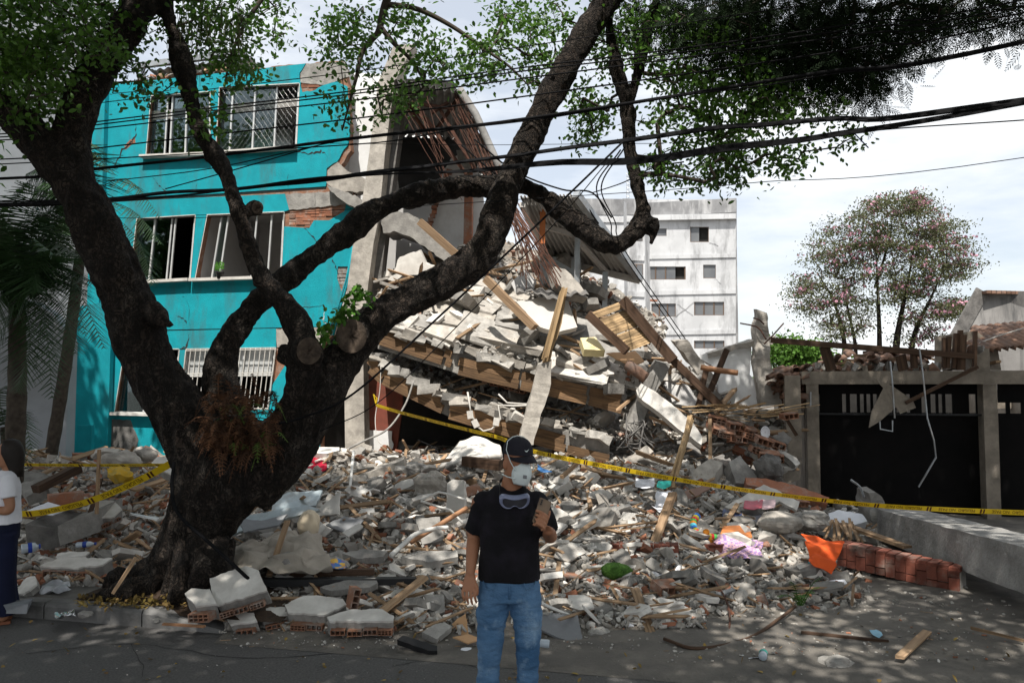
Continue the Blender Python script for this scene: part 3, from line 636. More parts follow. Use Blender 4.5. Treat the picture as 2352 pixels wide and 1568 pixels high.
slab_edge(up_path, .40, (0, 3.2, .55)); slab_edge(lo_path, .36, (0, 3.4, .1))
boards([up_path[0], up_path[1]], .04, .34, 2, 1.2); boards(up_path[2:], .10, .42, 2, 1.1); boards(lo_path[:3], .05, .36, 2, 1.2); boards(lo_path[3:], .1, .40, 2, 1.1)
for path in (up_path, lo_path):
    for i in range(len(path) - 1):
        a, b = P(*path[i]), P(*path[i + 1]); k = int((b - a).length / .16)
        for j in range(k):
            p = a.lerp(b, (j + rnd(.1, .9)) / max(k, 1)); mb = MB(); mb.tint = rnd(0, 1); mb.box(p + Vector((0, -.05 + rnd(-.02, .02), rnd(-.05, .03))), (rnd(.1, .42), rnd(.08, .18), rnd(.05, .17)), Euler((rnd(-.4, .4), rnd(-.3, .3) + .25, rnd(-.3, .3))).to_matrix(), jit=.025); mb.build('concrete_crust', R.choice((m_conc, m_concl, m_frag)), cb)
for pth, th_ in (([(900, 716, 14.1), (1060, 756, 13.95), (1240, 806, 13.75), (1430, 858, 13.45)], .17), ([(960, 668, 14.75), (1090, 700, 14.6), (1230, 742, 14.4)], .2), ([(1240, 770, 13.9), (1360, 806, 13.7), (1490, 842, 13.5)], .18)):
    slab_edge(pth, th_, (0, .9, .62), 'broken_floor_layer')
# second small strip of formwork higher up
slab_edge([(1010, 690, 14.6), (1050, 706, 14.55), (1098, 728, 14.5)], .25, (0, 1.2, .2)); boards([(1010, 690, 14.6), (1098, 728, 14.5)], .02, .26, 1, .8)
# void under the slabs: dark back and sides
mb = MB(); mb.prism(pj([(830, 780), (1500, 880), (1560, 1060), (1560, 1120), (820, 1120)], 17.4), Vector((0, .1, 0))); mb.build('void_back', m_dark, cb, fixn=True)  # near-black sheet paints in the darkness under the slabs
mb = MB(); mb.prism(pj([(835, 860), (925, 870), (925, 930), (908, 1060), (835, 1060)], 15.6), Vector((0, .12, 0))); mb.build('inner_brick_wall', MAT('red_painted_wall', (.22, .06, .04), (.13, .05, .035), 4, .85), cb, fixn=True)
mb = MB(); mb.prism(pj(jag([(838, 985), (900, 990), (902, 1030), (870, 1045), (838, 1045)], 10, 3), 15.5), Vector((0, .05, 0))); mb.build('plaster_remnant', m_whitec, cb, fixn=True)
mb = MB(); mb.prism(pj(jag([(960, 890), (1000, 908), (1030, 918), (1035, 935), (1015, 948), (998, 930), (975, 915)], 7, 2), 14.0), Vector((0, .05, 0))); mb.build('plaster_remnant', m_whitec, cb, fixn=True)
# hanging white conduit with boxes
for pts in ([(1074, 900, 13.4), (1082, 950, 13.35)], [(1085, 955, 13.35), (1092, 975, 13.3), (1110, 990, 13.3), (1130, 985, 13.3), (1150, 962, 13.3), (1145, 930, 13.3), (1180, 932, 13.3), (1240, 930, 13.25)], [(1145, 905, 13.4), (1165, 925, 13.35), (1240, 930, 13.25)]):
    mb = MB(); mb.tube([P(*q) for q in pts], .016, 6); mb.build('conduit', m_white, cb, smooth=True)
for x, y in ((1080, 952), (1092, 972), (1140, 968)): mb = MB(); mb.box(P(x, y, 13.3), (.1, .05, .13), Euler((0, rnd(-.5, .5), 0)).to_matrix()); mb.build('junction_box', m_white, cb)

# ================================================================ white apartment block far behind
wb = thing('apartment_block', P(1560, 900, 58), 'stained white five storey apartment block behind the rubble', 'building')
m_wbl = MAT('stained_white_render', (.58, .585, .595), (.45, .455, .465), .5, .85, .1, 10, stain=(.20, .20, .205), ss=.7, stv=(1.4, 1.4, .4))
m_wbg = MAT('grey_weathered_band', (.30, .30, .305), (.17, .17, .175), .8, .9, stain=(.5, .5, .5), ss=.7, stv=(2, 2, .4))
m_wgl = MAT('tinted_pane', (.10, .105, .115), (.16, .165, .17), .4, .25, spec=.5)
m_wfr = MAT('brown_window_frame', (.13, .085, .06), (.1, .065, .045), 1, .6)
WO = P(1480, 700, 58.5); WD = (P(1690, 700, 55.5) - WO); WD.z = 0; WD.normalize(); WN = Vector((WD.y, -WD.x, 0))
def wf(px, py, off=0.0): return PL(px, py, WO + WN * off, WN)
def wpoly(pp, off=0): return [wf(x, y, off) for x, y in pp]
tl = wf(1484, 462); trr = wf(1690, 455)
hs = [[(1507, 525), (1531, 525), (1531, 542), (1507, 542)], [(1585, 521), (1628, 521), (1628, 556), (1585, 556)], [(1483, 612), (1575, 610), (1575, 642), (1483, 642)], [(1615, 608), (1644, 608), (1644, 639), (1615, 639)],
      [(1496, 697), (1552, 697), (1552, 727), (1496, 727)], [(1594, 693), (1663, 692), (1663, 724), (1594, 724)], [(1594, 782), (1664, 781), (1664, 800), (1594, 800)]]
mb = MB(); bl = Vector((tl.x, tl.y, 0)); br = Vector((trr.x, trr.y, 0)); 
xs = sorted({1484, 1690} | {q[0] for h in hs for q in (h[0], h[1])}); ys = sorted({458, 1060} | {q[1] for h in hs for q in (h[0], h[2])})
for i in range(len(xs) - 1):
    for j in range(len(ys) - 1):
        cxm, cym = (xs[i] + xs[i + 1]) / 2, (ys[j] + ys[j + 1]) / 2
        if any(h[0][0] < cxm < h[1][0] and min(h[0][1], h[1][1]) < cym < max(h[2][1], h[3][1]) for h in hs): continue
        mb.prism(wpoly([(xs[i], ys[j]), (xs[i + 1], ys[j]), (xs[i + 1], ys[j + 1]), (xs[i], ys[j + 1])]), -WN * .35)
mb.build('front_wall', m_wbl, wb, fixn=False)
mb = MB(); k = Vector((2.6, 11, 0)); mb.prism([br + Vector((.02, 0, 0)), trr + Vector((.02, 0, 0)), trr + k + Vector((0, 0, -.5)), br + k], -WD * .3); mb.build('side_wall', m_wbg, wb, fixn=True)
mb = MB(); mb.prism([tl + Vector((0, .4, -.3)), trr + Vector((0, .4, -.3)), trr + k, tl + k], Vector((0, 0, -.2))); mb.build('roof', m_wbg, wb, fixn=True)
mb = MB(); mb.prism(wpoly([(1480, 466), (1691, 455), (1691, 487), (1480, 498)], .15), -WN * .1); mb.build('parapet', m_wbg, wb, fixn=True)
for y0, y1 in ((490, 502), (582, 591), (664, 674), (756, 766)):
    mb = MB(); mb.prism(wpoly([(1480, y0 + 4), (1690, y0), (1690, y1), (1480, y1 + 4)], .08 if y0 != 490 else .35), -WN * (.07 if y0 != 490 else .3)); mb.build('string_course', m_wbl, wb, fixn=True)
for h in hs:
    mb = MB(); mb.prism(wpoly(quad_in(h, 1.0), -.08), -WN * .08, [wpoly(quad_in(h, .93), -.08)]); wfm = mb.build('window', m_wfr, wb, fixn=True)
    n = max(1, round((h[1][0] - h[0][0]) / 21))
    for i in range(n):
        pp = [lerp2(h[0], h[1], (i + .04) / n), lerp2(h[0], h[1], (i + .96) / n), lerp2(h[3], h[2], (i + .96) / n), lerp2(h[3], h[2], (i + .04) / n)]
        if n > 1 and i == n - 1 and h[0][1] < 640: continue
        mb = MB(); mb.prism(wpoly(pp, -.12), -WN * .02); mb.build('pane', m_wgl, wfm, fixn=True)
        if i: mb = MB(); mb.bar(wf(*lerp2(h[0], h[1], i / n), -.1), wf(*lerp2(h[3], h[2], i / n), -.1), .08, .08, up=WN); mb.build('mullion', m_wfr, wfm)
    mb = MB(); mb.prism(wpoly(h, -.36), -WN * .02); mb.build('dark_opening', m_dark, wfm, fixn=True)
# bay wing on its left
def bay(px0, px1, off, nm, m_=m_wbl, y0=462, y1=900):
    mb = MB(); a, b = wf(px0, y0, off), wf(px1, y0, off); mb.prism([Vector((a.x, a.y, 0)), Vector((b.x, b.y, 0)), b, a], -WN * (off + .5)); return mb.build(nm, m_, wb, fixn=True)
bay(1430, 1480, 1.2, 'bay'); bay(1330, 1432, 2.0, 'wing'); 
for x0, x1, off in ((1330, 1432, 2.05), (1430, 1480, 1.25)):
    mb = MB(); mb.prism(wpoly([(x0, 456), (x1, 457), (x1, 494), (x0, 492)], off), -WN * .04); mb.build('parapet', m_wbg, wb, fixn=True)
    for y in (497, 585, 668): mb = MB(); mb.prism(wpoly([(x0, y), (x1, y + 2), (x1, y + 14), (x0, y + 12)], off + .05), -WN * .1); mb.build('string_course', m_wbl, wb, fixn=True)
for x0, x1, y0, y1, off in ((1447, 1476, 520, 553, 1.22), (1447, 1477, 606, 640, 1.22), (1345, 1430, 700, 715, 2.03), (1340, 1385, 705, 745, 2.03)):
    mb = MB(); mb.prism(wpoly([(x0, y0), (x1, y0), (x1, y1), (x0, y1)], off), -WN * .05); o = mb.build('bay_window', m_wfr, wb, fixn=True)
    n = max(1, round((x1 - x0) / 16))
    for i in range(n): mb = MB(); a = x0 + (x1 - x0) * (i + .08) / n; b = x0 + (x1 - x0) * (i + .92) / n; mb.prism(wpoly([(a, y0 + 2), (b, y0 + 2), (b, y1 - 2), (a, y1 - 2)], off + .03), -WN * .02); mb.build('pane', m_wgl, o, fixn=True)
def wcrack(path, w_, m_=m_wbg):
    mb = MB(); pts = []
    for i in range(len(path) - 1):
        for k in range(4): q = lerp2(path[i], path[i + 1], k / 4); pts.append((q[0] + rnd(-1, 1), q[1] + rnd(-1, 1)))
    pts.append(path[-1])
    for i in range(len(pts) - 1):
        a, b = pts[i], pts[i + 1]; q = w_ * rnd(.4, 1.1); mb.add(wpoly([(a[0], a[1] - q), (b[0], b[1] - q), (b[0], b[1] + q), (a[0], a[1] + q)], .02), [(0, 1, 2, 3)])
    mb.build('crack', m_, wb, fixn=True)
wcrack([(1552, 727), (1575, 710), (1594, 694)], 1.8); wcrack([(1555, 698), (1575, 712), (1592, 724)], 1.2); wcrack([(1628, 557), (1640, 560), (1650, 565)], 1); wcrack([(1484, 688), (1510, 690)], 3, m_brick); wcrack([(1644, 640), (1656, 652)], .9)
mb = MB()
for dx in (-1.6, 1.6):
    mb.tube([wf(1442 + dx * 2, 460, 0), wf(1442 + dx, 395, 0)], .03, 4)
for i in range(12): mb.tube([wf(1438 + (8 if i % 2 else 0), 458 - i * 5, 0), wf(1438 + (0 if i % 2 else 8), 453 - i * 5, 0)], .02, 3)
mb.build('antenna_mast', m_metal, wb)

# ================================================================ garage on the right with fallen tile roof
GO = P(1850, 1000, 13.1)
def gp(px, py, off=0.0): return PL(px, py, GO + SN * off, SN)
def gz(px, z, off=0.0):
    p = gp(px, 900, off); return Vector((p.x, p.y, z))
m_gcon = MAT('tan_washed_concrete', (.29, .25, .205), (.20, .172, .14), 6, .92, .4, 60, tv=.1, stain=(.13, .11, .09), ss=1.4)
m_gate = MAT('black_gate_paint', (.004, .004, .0042), (.007, .006, .006), 3, .8, spec=.1)
ga = thing('garage', gz(2060, 0), 'open dark garage with tan concrete frame and collapsed tile roof', 'building')
def gbox(px0, px1, z0, z1, off, d, nm, m_):
    a, b = gz(px0, z0, off), gz(px1, z0, off); mb = MB(); mb.prism([a, b, Vector((b.x, b.y, z1)), Vector((a.x, a.y, z1))], -SN * d); return mb.build(nm, m_, ga, fixn=True)
def zz(px, py, off=0.0): return gp(px, py, off).z
zt_, zb_ = zz(2000, 852), zz(2000, 882)
gbox(1842, 2462, zb_, zt_, .02, .32, 'lintel', m_gcon); gbox(1852, 1880, -.05, zb_ - .002, 0, .28, 'post', m_gcon); gbox(2258, 2290, -.05, zb_ - .002, 0, .28, 'post', m_gcon)
gbox(1880, 2258, zb_ - .5, zb_ - .47, -.1, .05, 'gate_rail', m_black)
# steel gate: top lights with bars, dark sheet below
gbox(1880, 2258, 0, zz(2000, 948), -.3, .03, 'gate_sheet', m_gate); gbox(1880, 2258, zz(2000, 905), zb_, -.3, .03, 'gate_head', m_gate)
px = 1882
while px < 2256:
    w_ = R.choice((6, 7, 9, 26, 38, 52)); gbox(px, min(2258, px + w_), zz(2000, 948), zz(2000, 905), -.29, .04, 'gate_bar', m_gate); px += w_ + R.choice((9, 12, 16))
gbox(2292, 2480, 0, zz(2300, 950), -.25, .03, 'gate_sheet', m_gate); gbox(2292, 2480, zz(2300, 860), zz(2300, 925), -.25, .03, 'gate_head', m_gate)
for px in (2310, 2345, 2380, 2420): gbox(px, px + 9, zz(2300, 950), zz(2300, 925), -.24, .04, 'gate_bar', m_gate)
gbox(2290, 2480, zz(2300, 925), zz(2300, 950), -3.5, .1, 'inner_wall', m_gcon)
# enclosure: rear wall, sides
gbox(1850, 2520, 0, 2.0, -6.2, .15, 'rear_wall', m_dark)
for px in (1846, 2500):
    a = gz(px, 0, -.3); b = a - SN * 6; mb = MB(); mb.prism([a, b, b + Vector((0, 0, 1.95)), a + Vector((0, 0, 1.95))], SD * .12); mb.build('flank_wall', m_gcon, ga, fixn=True)
# leaning broken pier left of the post
mb = MB(); rr = []
for (a, b, y) in ((1802, 1838, 862), (1804, 1840, 930), (1808, 1842, 1020), (1812, 1842, 1050)):
    A, B = gp(a, y, .15), gp(b, y, .15); rr.append([A, B, B - SN * .3, A - SN * .3])
mb.grid(rr, closed=True); mb.add(rr[0], [(0, 1, 2, 3)]); mb.build('broken_pier', m_gcon, ga, fixn=True)
mb = MB(); mb.prism([gp(1808, 1052, .2), gp(1842, 1056, .2), gp(1838, 1100, .3), gp(1788, 1120, .3)], -SN * .3); mb.build('pier_foot', m_gcon, ga, fixn=True)
# broken fascia pieces hanging over the gate
for pp in ([(2010, 868), (2048, 885), (2096, 918), (2104, 936), (2068, 950), (2040, 905)], [(2030, 890), (2058, 935), (2020, 968), (1996, 982), (2002, 945)]):
    mb = MB(); mb.tint = rnd(.4, .7); mb.prism([gp(x, y, .18 + .05 * i) for i, (x, y) in enumerate([(0, 0)]) for x, y in pp], -SN * .03); mb.build('hanging_board', m_gcon, ga, fixn=True)
for pts in ([(2045, 830, .2), (2050, 880, .25), (2055, 960, .2)], [(2112, 800, .2), (2120, 860, .25), (2130, 960, .25), (2145, 1010, .25), (2150, 1050, .2), (2110, 1118, .2)], [(2020, 960, .1), (2022, 985, .1), (2050, 990, .1), (2050, 965, .1)], [(1862, 900, .03), (1862, 935, .03)]):
    mb = MB(); mb.tube([gp(*q) for q in pts], .014, 5); mb.build('dangling_conduit', m_metal, ga)
mb = MB(); mb.bar(gp(2080, 925, .2), gp(2245, 842, .2), .09, .05); mb.build('fallen_rafter', m_woodd, ga)
# long timber resting on the wall tops
def gbar(a, b, w_, t_, m_=m_woodd, nm='rafter'):
    mb = MB(); mb.tint = rnd(0, 1); mb.bar(gp(*a), gp(*b), w_, t_); mb.build(nm, m_, ga)
gbar((1770, 781, .1), (2235, 818, .1), .1, .09)
for x0, y0, x1, y1, w_ in ((1893, 795, 1910, 850, .16), (2098, 800, 2100, 845, .1), (2068, 815, 2075, 850, .15), (2168, 775, 2168, 845, .05), (2180, 772, 2176, 845, .06), (2196, 765, 2190, 845, .06), (2206, 758, 2202, 850, .07), (2212, 768, 2208, 850, .1), (2240, 760, 2238, 850, .05)):
    gbar((x0, y0, .05), (x1, y1, 0), w_, .05, nm='broken_stud')
for i in range(22):
    x0 = rnd(1900, 2240); y0 = rnd(812, 848); gbar((x0, y0, -rnd(.2, 1.5)), (x0 + rnd(-60, 60), y0 + rnd(-22, 22), -rnd(.2, 1.5)), rnd(.04, .1), .04, R.choice((m_wood, m_woodd)), 'loose_batten')
# barrel tiles
def tile_mesh():
    mb = MB(); rr = []
    for i in range(5):
        x = -.2 + .4 * i / 4; w_ = .085 + .02 * i / 4; rr.append([(x, w_ * math.cos(a), w_ * math.sin(a) * .9) for a in [math.pi * k / 6 for k in range(7)]])
    mb.grid(rr); o = mb.build('x', m_tile, smooth=True, origin=(0, 0, 0)); me = o.data; bpy.data.objects.remove(o); return me
TILE = tile_mesh()
def tile(p, rot, par):
    o = link('roof_tile', TILE, p, par); o.rotation_euler = rot; md = o.modifiers.new('s', 'SOLIDIFY'); md.thickness = .014; return o
for i in range(150):   # heaps of slipped tiles between the walls
    px = R.choice((rnd(1890, 2080), rnd(1990, 2120), rnd(1800, 1860), rnd(1770, 1850))); 
    py = rnd(815, 856) if px > 1870 else rnd(850, 930); off = -rnd(.3, 3.0) if px > 1870 else -rnd(.0, .9)
    tile(gp(px, py, off), (rnd(-.5, .5), rnd(-.5, .5), rnd(0, 6.3)), ga)
for i in range(9):
    for j in range(5): p = gp(2250 + i * 17 + j * 2, 800 - j * 9 - i * 1.5, -.5 - j * .35); tile(p, (0, -.35, math.pi / 2 + .24), ga)
gbox(2230, 2276, zt_, zz(2250, 800), -.05, .3, 'broken_wall_stub', m_gcon)
mb = MB(); mb.prism([gp(2150, 850, -.6), gp(2300, 850, -.6), gp(2290, 790, -.9), gp(2240, 760, -.9), gp(2150, 772, -.9)], -SN * .1); mb.build('loose_roof_deck', m_gcon, ga, fixn=True)
for i in range(60):
    mb = MB(); mb.tint = rnd(0, 1); px = rnd(1860, 2260); mb.box(gp(px, 848 - rnd(0, 8) - (40 * (px > 2190)), -rnd(.05, .5)), (rnd(.06, .2), rnd(.05, .15), rnd(.04, .1)), Euler((rnd(0, 3), rnd(0, 3), rnd(0, 3))).to_matrix(), jit=.02); mb.build('mortar_lump', R.choice((m_gcon, m_tile, m_conc)), ga)
mb = MB(); mb.tube([gp(2230, 795, -.5), gp(2290, 772, -.6), gp(2420, 732, -.8)], .012, 5); mb.build('roof_wire', m_white, ga)

# grey gable house behind it
gh = thing('gable_house', P(2330, 900, 21), 'grey streaked gable end wall of the house behind the garage', 'building')
m_gab = MAT('streaked_render', (.27, .26, .25), (.18, .172, .165), .9, .9, .2, 20, stain=(.06, .06, .062), ss=1.1, stv=(2.6, 2.6, .22))
mb = MB(); a = [P(2175, 815, 21), P(2255, 672, 21), P(2420, 668, 20.4), P(2560, 780, 20.2)]; mb.prism([Vector((a[0].x, a[0].y, 0)), a[0], a[1], a[2], a[3], Vector((a[3].x, a[3].y, 0))], Vector((.05, .25, 0))); mb.build('gable_wall', m_gab, gh, fixn=True)
mb = MB(); mb.bar(P(2170, 822, 20.95), P(2256, 668, 20.95), .35, .06, up=(0, -1, 0)); mb.build('verge', m_concd, gh)
for i in range(9): mb = MB(); mb.tint = rnd(0, 1); mb.bar(P(2256 + i * 11, 672 + i * .3, 20.9), P(2268 + i * 11, 672 + i * .3, 20.9), .4, .08); mb.build('ridge_tile', m_tile, gh)

# ================================================================ tall neighbour house at the far left
nb = thing('neighbour_house', P(60, 1060, 15.5), 'tall pale grey neighbouring house at the left edge behind the palms', 'building')
m_pale = MAT('pale_grey_render', (.33, .345, .37), (.28, .29, .31), 1.0, .85, .1, 30, stain=(.26, .27, .28), ss=.5)
mb = MB(); A = P(-160, 1060, 15.8); B = P(232, 1060, 18.0); mb.prism([Vector((A.x, A.y, 0)), Vector((B.x, B.y, 0)), Vector((B.x, B.y, 14)), Vector((A.x, A.y, 14))], -Vector((.2, -.1, 0)) * 1); mb.build('side_wall', m_pale, nb, fixn=True)
A = P(-150, 1060, 14.4); B = P(150, 1060, 14.9); mb = MB()
arch = [Vector((A.lerp(B, t).x, A.lerp(B, t).y, z)) for t, z in ((0, 0), (1, 0), (1, 2.9), (.96, 3.15), (.85, 3.45), (.7, 3.65), (.45, 3.78), (0, 3.8))]
mb.prism(arch, Vector((.05, .2, 0))); mb.build('front_wall', m_pale, nb, fixn=True)

# ================================================================ trees
NP = np.random.default_rng(5)
def fastmesh(name, V, Fc, k, m_, parent=None, tint=None, origin=None):
    """V (n,3), Fc (m,k) -> object, quick path"""
    V = np.asarray(V, dtype=np.float32); org = np.array(origin if origin is not None else V.mean(0), dtype=np.float32)
    me = bpy.data.meshes.new(name); me.vertices.add(len(V)); me.vertices.foreach_set('co', (V - org).ravel())
    Fc = np.asarray(Fc, dtype=np.int32); me.loops.add(Fc.size); me.loops.foreach_set('vertex_index', Fc.ravel())
    me.polygons.add(len(Fc)); me.polygons.foreach_set('loop_start', np.arange(len(Fc), dtype=np.int32) * k); me.polygons.foreach_set('loop_total', np.full(len(Fc), k, dtype=np.int32))
    me.update(calc_edges=True)
    at = me.attributes.new('tint', 'FLOAT', 'FACE'); at.data.foreach_set('value', np.asarray(tint if tint is not None else np.full(len(Fc), .5), dtype=np.float32))
    me.materials.append(m_); return link(name, me, org, parent)
def leaves(name, C, ln, wd, m_, parent, bias=(0, 0, -.25), spread=1.0, flat=.6):
    C = np.asarray(C); n = len(C); d = NP.normal(size=(n, 3)) * spread + np.array(bias); d /= np.linalg.norm(d, axis=1)[:, None]
    up = NP.normal(size=(n, 3)) * (1 - flat) + np.array([0, 0, flat]); s = np.cross(d, up); s /= np.linalg.norm(s, axis=1)[:, None] + 1e-9; nn = np.cross(s, d)
    L = (ln * NP.uniform(.65, 1.25, n))[:, None]; W = (wd * NP.uniform(.7, 1.2, n))[:, None]
    V = np.stack([C, C + d * L * .3 + s * W * .42 + nn * W * .12, C + d * L * .68 + s * W * .46 + nn * W * .12, C + d * L, C + d * L * .68 - s * W * .46 + nn * W * .12, C + d * L * .3 - s * W * .42 + nn * W * .12], 1).reshape(-1, 3)
    i = np.arange(n) * 6; Fc = np.stack([np.stack([i, i + 1, i + 2, i + 3], 1), np.stack([i, i + 3, i + 4, i + 5], 1)], 1).reshape(-1, 4)
    return fastmesh(name, V, Fc, 4, m_, parent, np.repeat(NP.uniform(0, 1, n), 2))
def grow(starts, targets, seg=.22, wob=.05, rmin=.006, pw=.42, rmax=.06, bend=.15):
    """join each target to the nearest node of a growing twig net; returns polylines with radii"""
    pos = [np.array(s) for s in starts]; par = [-1] * len(pos); cnt = [0] * len(pos); base = len(pos)
    T = [np.array(t) for t in targets]; S0 = np.array(pos)
    T.sort(key=lambda t: np.min(np.linalg.norm(S0 - t, axis=1)))
    chains = []; cap = 60000; A = np.zeros((cap, 3)); A[:base] = S0; n = base
    for t in T:
        i = int(np.argmin(np.linalg.norm(A[:n] - t, axis=1))); a = A[i].copy(); v = t - a; L = np.linalg.norm(v); k = max(1, int(L / seg)); ch = [i]
        up = np.array([NP.normal() * bend, NP.normal() * bend, abs(NP.normal()) * bend]) * L
        for j in range(1, k + 1):
            f = j / k; p = a + v * f + up * math.sin(math.pi * f) + (NP.normal(size=3) * wob * seg if j < k else 0)
            A[n] = p; par.append(ch[-1]); cnt.append(0); ch.append(n); n += 1
        chains.append(ch); q = ch[-1]
        while q >= 0: cnt[q] += 1; q = par[q]
    out = []
    for ch in chains:
        if len(ch) > 1: out.append(([A[i] for i in ch], [min(rmax, rmin * max(1, cnt[max(i, ch[1])]) ** pw) for i in ch]))
    return out
def ell(cx, cy, rx, ry, Y, dY, n):
    o = []
    while len(o) < n:
        u, v = rnd(-1, 1), rnd(-1, 1)
        if u * u + v * v < 1: o.append(P(cx + u * rx, cy + v * ry, Y + rnd(-dY, dY)))
    return o
def cloud(targets, n, r):
    T = np.array([tuple(t) for t in targets]); return (T[:, None, :] + NP.normal(size=(len(T), n, 3)) * r * np.array([1, 1, .75])).reshape(-1, 3)

# ---- the big leaning tree
tr = thing('street_tree', P(440, 1375, 7.75), 'huge gnarled street tree with many leaning limbs in front of the teal building', 'tree')
def limb(pts, n=6): return cr([(*P(p[0], p[1], p[2]), p[3]) for p in pts], n)
trunk = [(425, 1400, 7.75, 0.409), (430, 1345, 7.75, 0.344), (440, 1260, 7.75, 0.307), (470, 1170, 7.75, 0.344), (520, 1085, 7.75, 0.419), (560, 1020, 7.75, 0.400), (585, 970, 7.75, 0.279)]
L1 = [(500, 1090, 7.75, 0.302), (425, 975, 7.7, 0.269), (352, 855, 7.6, 0.244), (305, 725, 7.5, 0.235), (258, 600, 7.4, 0.235), (205, 490, 7.3, 0.197), (150, 390, 7.25, 0.185), (115, 330, 7.25, 0.143)]
L1a = [(165, 410, 7.28, 0.193), (160, 320, 7.3, 0.166), (195, 215, 7.4, 0.143), (255, 110, 7.5, 0.152), (330, 10, 7.6, 0.152), (400, -110, 7.7, 0.138), (450, -260, 7.7, 0.110)]
L1b = [(160, 410, 7.25, 0.190), (80, 320, 7.2, 0.162), (0, 245, 7.2, 0.152), (-100, 170, 7.2, 0.133), (-240, 60, 7.2, 0.104)]
L3 = [(560, 1115, 7.78, .32), (635, 1045, 7.78, .32), (700, 960, 7.8, .265), (755, 870, 7.85, .225), (825, 765, 7.95, .19), (945, 682, 8.05, .17), (1050, 630, 8.15, .168), (1115, 565, 8.2, .17), (1155, 460, 8.25, .165), (1205, 340, 8.3, .15), (1262, 225, 8.3, .145), (1320, 115, 8.3, .14), (1400, -10, 8.3, .135), (1480, -140, 8.3, .12)]
L2 = [(545, 1000, 7.8, 0.189), (512, 910, 7.95, 0.163), (508, 830, 8.0, 0.142), (550, 745, 8.05, 0.138), (620, 668, 8.1, 0.138), (720, 590, 8.2, 0.133), (800, 530, 8.3, 0.129), (880, 475, 8.4, 0.125), (1000, 440, 8.5, 0.116), (1120, 425, 8.6, 0.112), (1210, 428, 8.6, 0.112), (1290, 485, 8.6, 0.112), (1370, 545, 8.55, 0.112), (1415, 562, 8.5, 0.110), (1462, 532, 8.45, 0.103), (1500, 495, 8.4, 0.073)]
L2u = [(1440, 548, 8.48, 0.106), (1476, 490, 8.45, 0.092), (1466, 430, 8.45, 0.081), (1448, 340, 8.45, 0.075), (1440, 240, 8.45, 0.070), (1414, 150, 8.45, 0.057), (1398, 60, 8.45, 0.048), (1380, -60, 8.45, 0.035)]
L2v = [(1440, 240, 8.45, .06), (1462, 180, 8.45, .055), (1480, 90, 8.4, .05), (1520, -40, 8.4, .04)]
L4 = [(650, 1040, 7.7, 0.215), (680, 920, 7.62, 0.138), (700, 830, 7.58, 0.142), (694, 770, 7.56, 0.112), (655, 705, 7.55, 0.105), (597, 635, 7.55, 0.105), (572, 560, 7.55, 0.088), (545, 480, 7.55, 0.086), (510, 390, 7.6, 0.090), (455, 290, 7.65, 0.086), (430, 190, 7.7, 0.086), (400, 80, 7.75, 0.086), (372, 0, 7.8, 0.086), (330, -120, 7.8, 0.077)]
B1 = [(930, -260, 8.2, .06), (905, -60, 8.35, .05), (882, 20, 8.4, .042), (868, 75, 8.4, .034), (835, 115, 8.4, .026), (818, 180, 8.38, .02), (803, 235, 8.35, .014), (786, 300, 8.3, .008)]
B2 = [(872, 60, 8.4, .03), (905, 100, 8.4, .025), (945, 140, 8.4, .018), (985, 205, 8.4, .01)]
B3 = [(885, 10, 8.4, .035), (960, 22, 8.4, .03), (1040, 62, 8.4, .025), (1120, 118, 8.4, .018), (1172, 155, 8.4, .014), (1212, 195, 8.4, .008)]
B4 = [(640, -60, 8.2, .03), (600, 0, 8.2, .026), (560, 60, 8.1, .02), (530, 130, 8.05, .014), (515, 200, 8.0, .008)]
mb = MB(); LIMBS = [trunk, L1, L1a, L1b, L3, L2, L2u, L2v, L4]; nodes = []
for L in LIMBS:
    q = limb(L); mb.tube([v[:3] for v in q], [v[3] for v in q], 18)
    if L is not trunk: nodes += [v[:3] for v in (q[len(q) * 3 // 4:] if L is L2 else q[len(q) // 3:])]
for r_ in ([(410, 1280, 7.6, .13), (350, 1335, 7.5, .11), (270, 1368, 7.35, .09), (215, 1380, 7.4, .04)], [(440, 1240, 7.4, .12), (418, 1310, 7.25, .11), (400, 1385, 7.15, .09)], [(490, 1240, 7.4, .12), (500, 1310, 7.3, .11), (505, 1390, 7.2, .08)], [(505, 1250, 7.6, .13), (528, 1315, 7.55, .11), (560, 1375, 7.5, .07)], [(390, 1265, 7.75, .15), (320, 1325, 7.8, .12), (240, 1345, 7.9, .08)], [(460, 1220, 7.38, .09), (462, 1300, 7.2, .08), (455, 1392, 7.1, .07)],
           [(810, 765, 7.9, .17), (806, 775, 7.7, .165)], [(706, 808, 7.56, .15), (710, 806, 7.4, .14)], [(660, 815, 7.56, .1), (648, 818, 7.5, .08)], [(345, 715, 7.42, .12), (382, 742, 7.36, .06), (402, 746, 7.34, .015)], [(575, 480, 7.55, .07), (592, 478, 7.5, .075)], [(1480, 510, 8.42, .1), (1500, 520, 8.4, .08), (1496, 560, 8.4, .03)]):
    q = limb(r_); mb.tube([v[:3] for v in q], [v[3] for v in q], 14)
tmp = mb.build('tmp', m_bark, fixn=True, origin=(0, 0, 0))
def remesh(o, vox, it=4, fac_=.5):
    md = o.modifiers.new('r', 'REMESH'); md.mode = 'VOXEL'; md.voxel_size = vox; md.use_smooth_shade = True
    if it: ms = o.modifiers.new('s', 'SMOOTH'); ms.iterations = it; ms.factor = fac_
    dg = bpy.context.evaluated_depsgraph_get(); me = bpy.data.meshes.new_from_object(o.evaluated_get(dg)); bpy.data.objects.remove(o); return me
me = remesh(tmp, .02, 3)
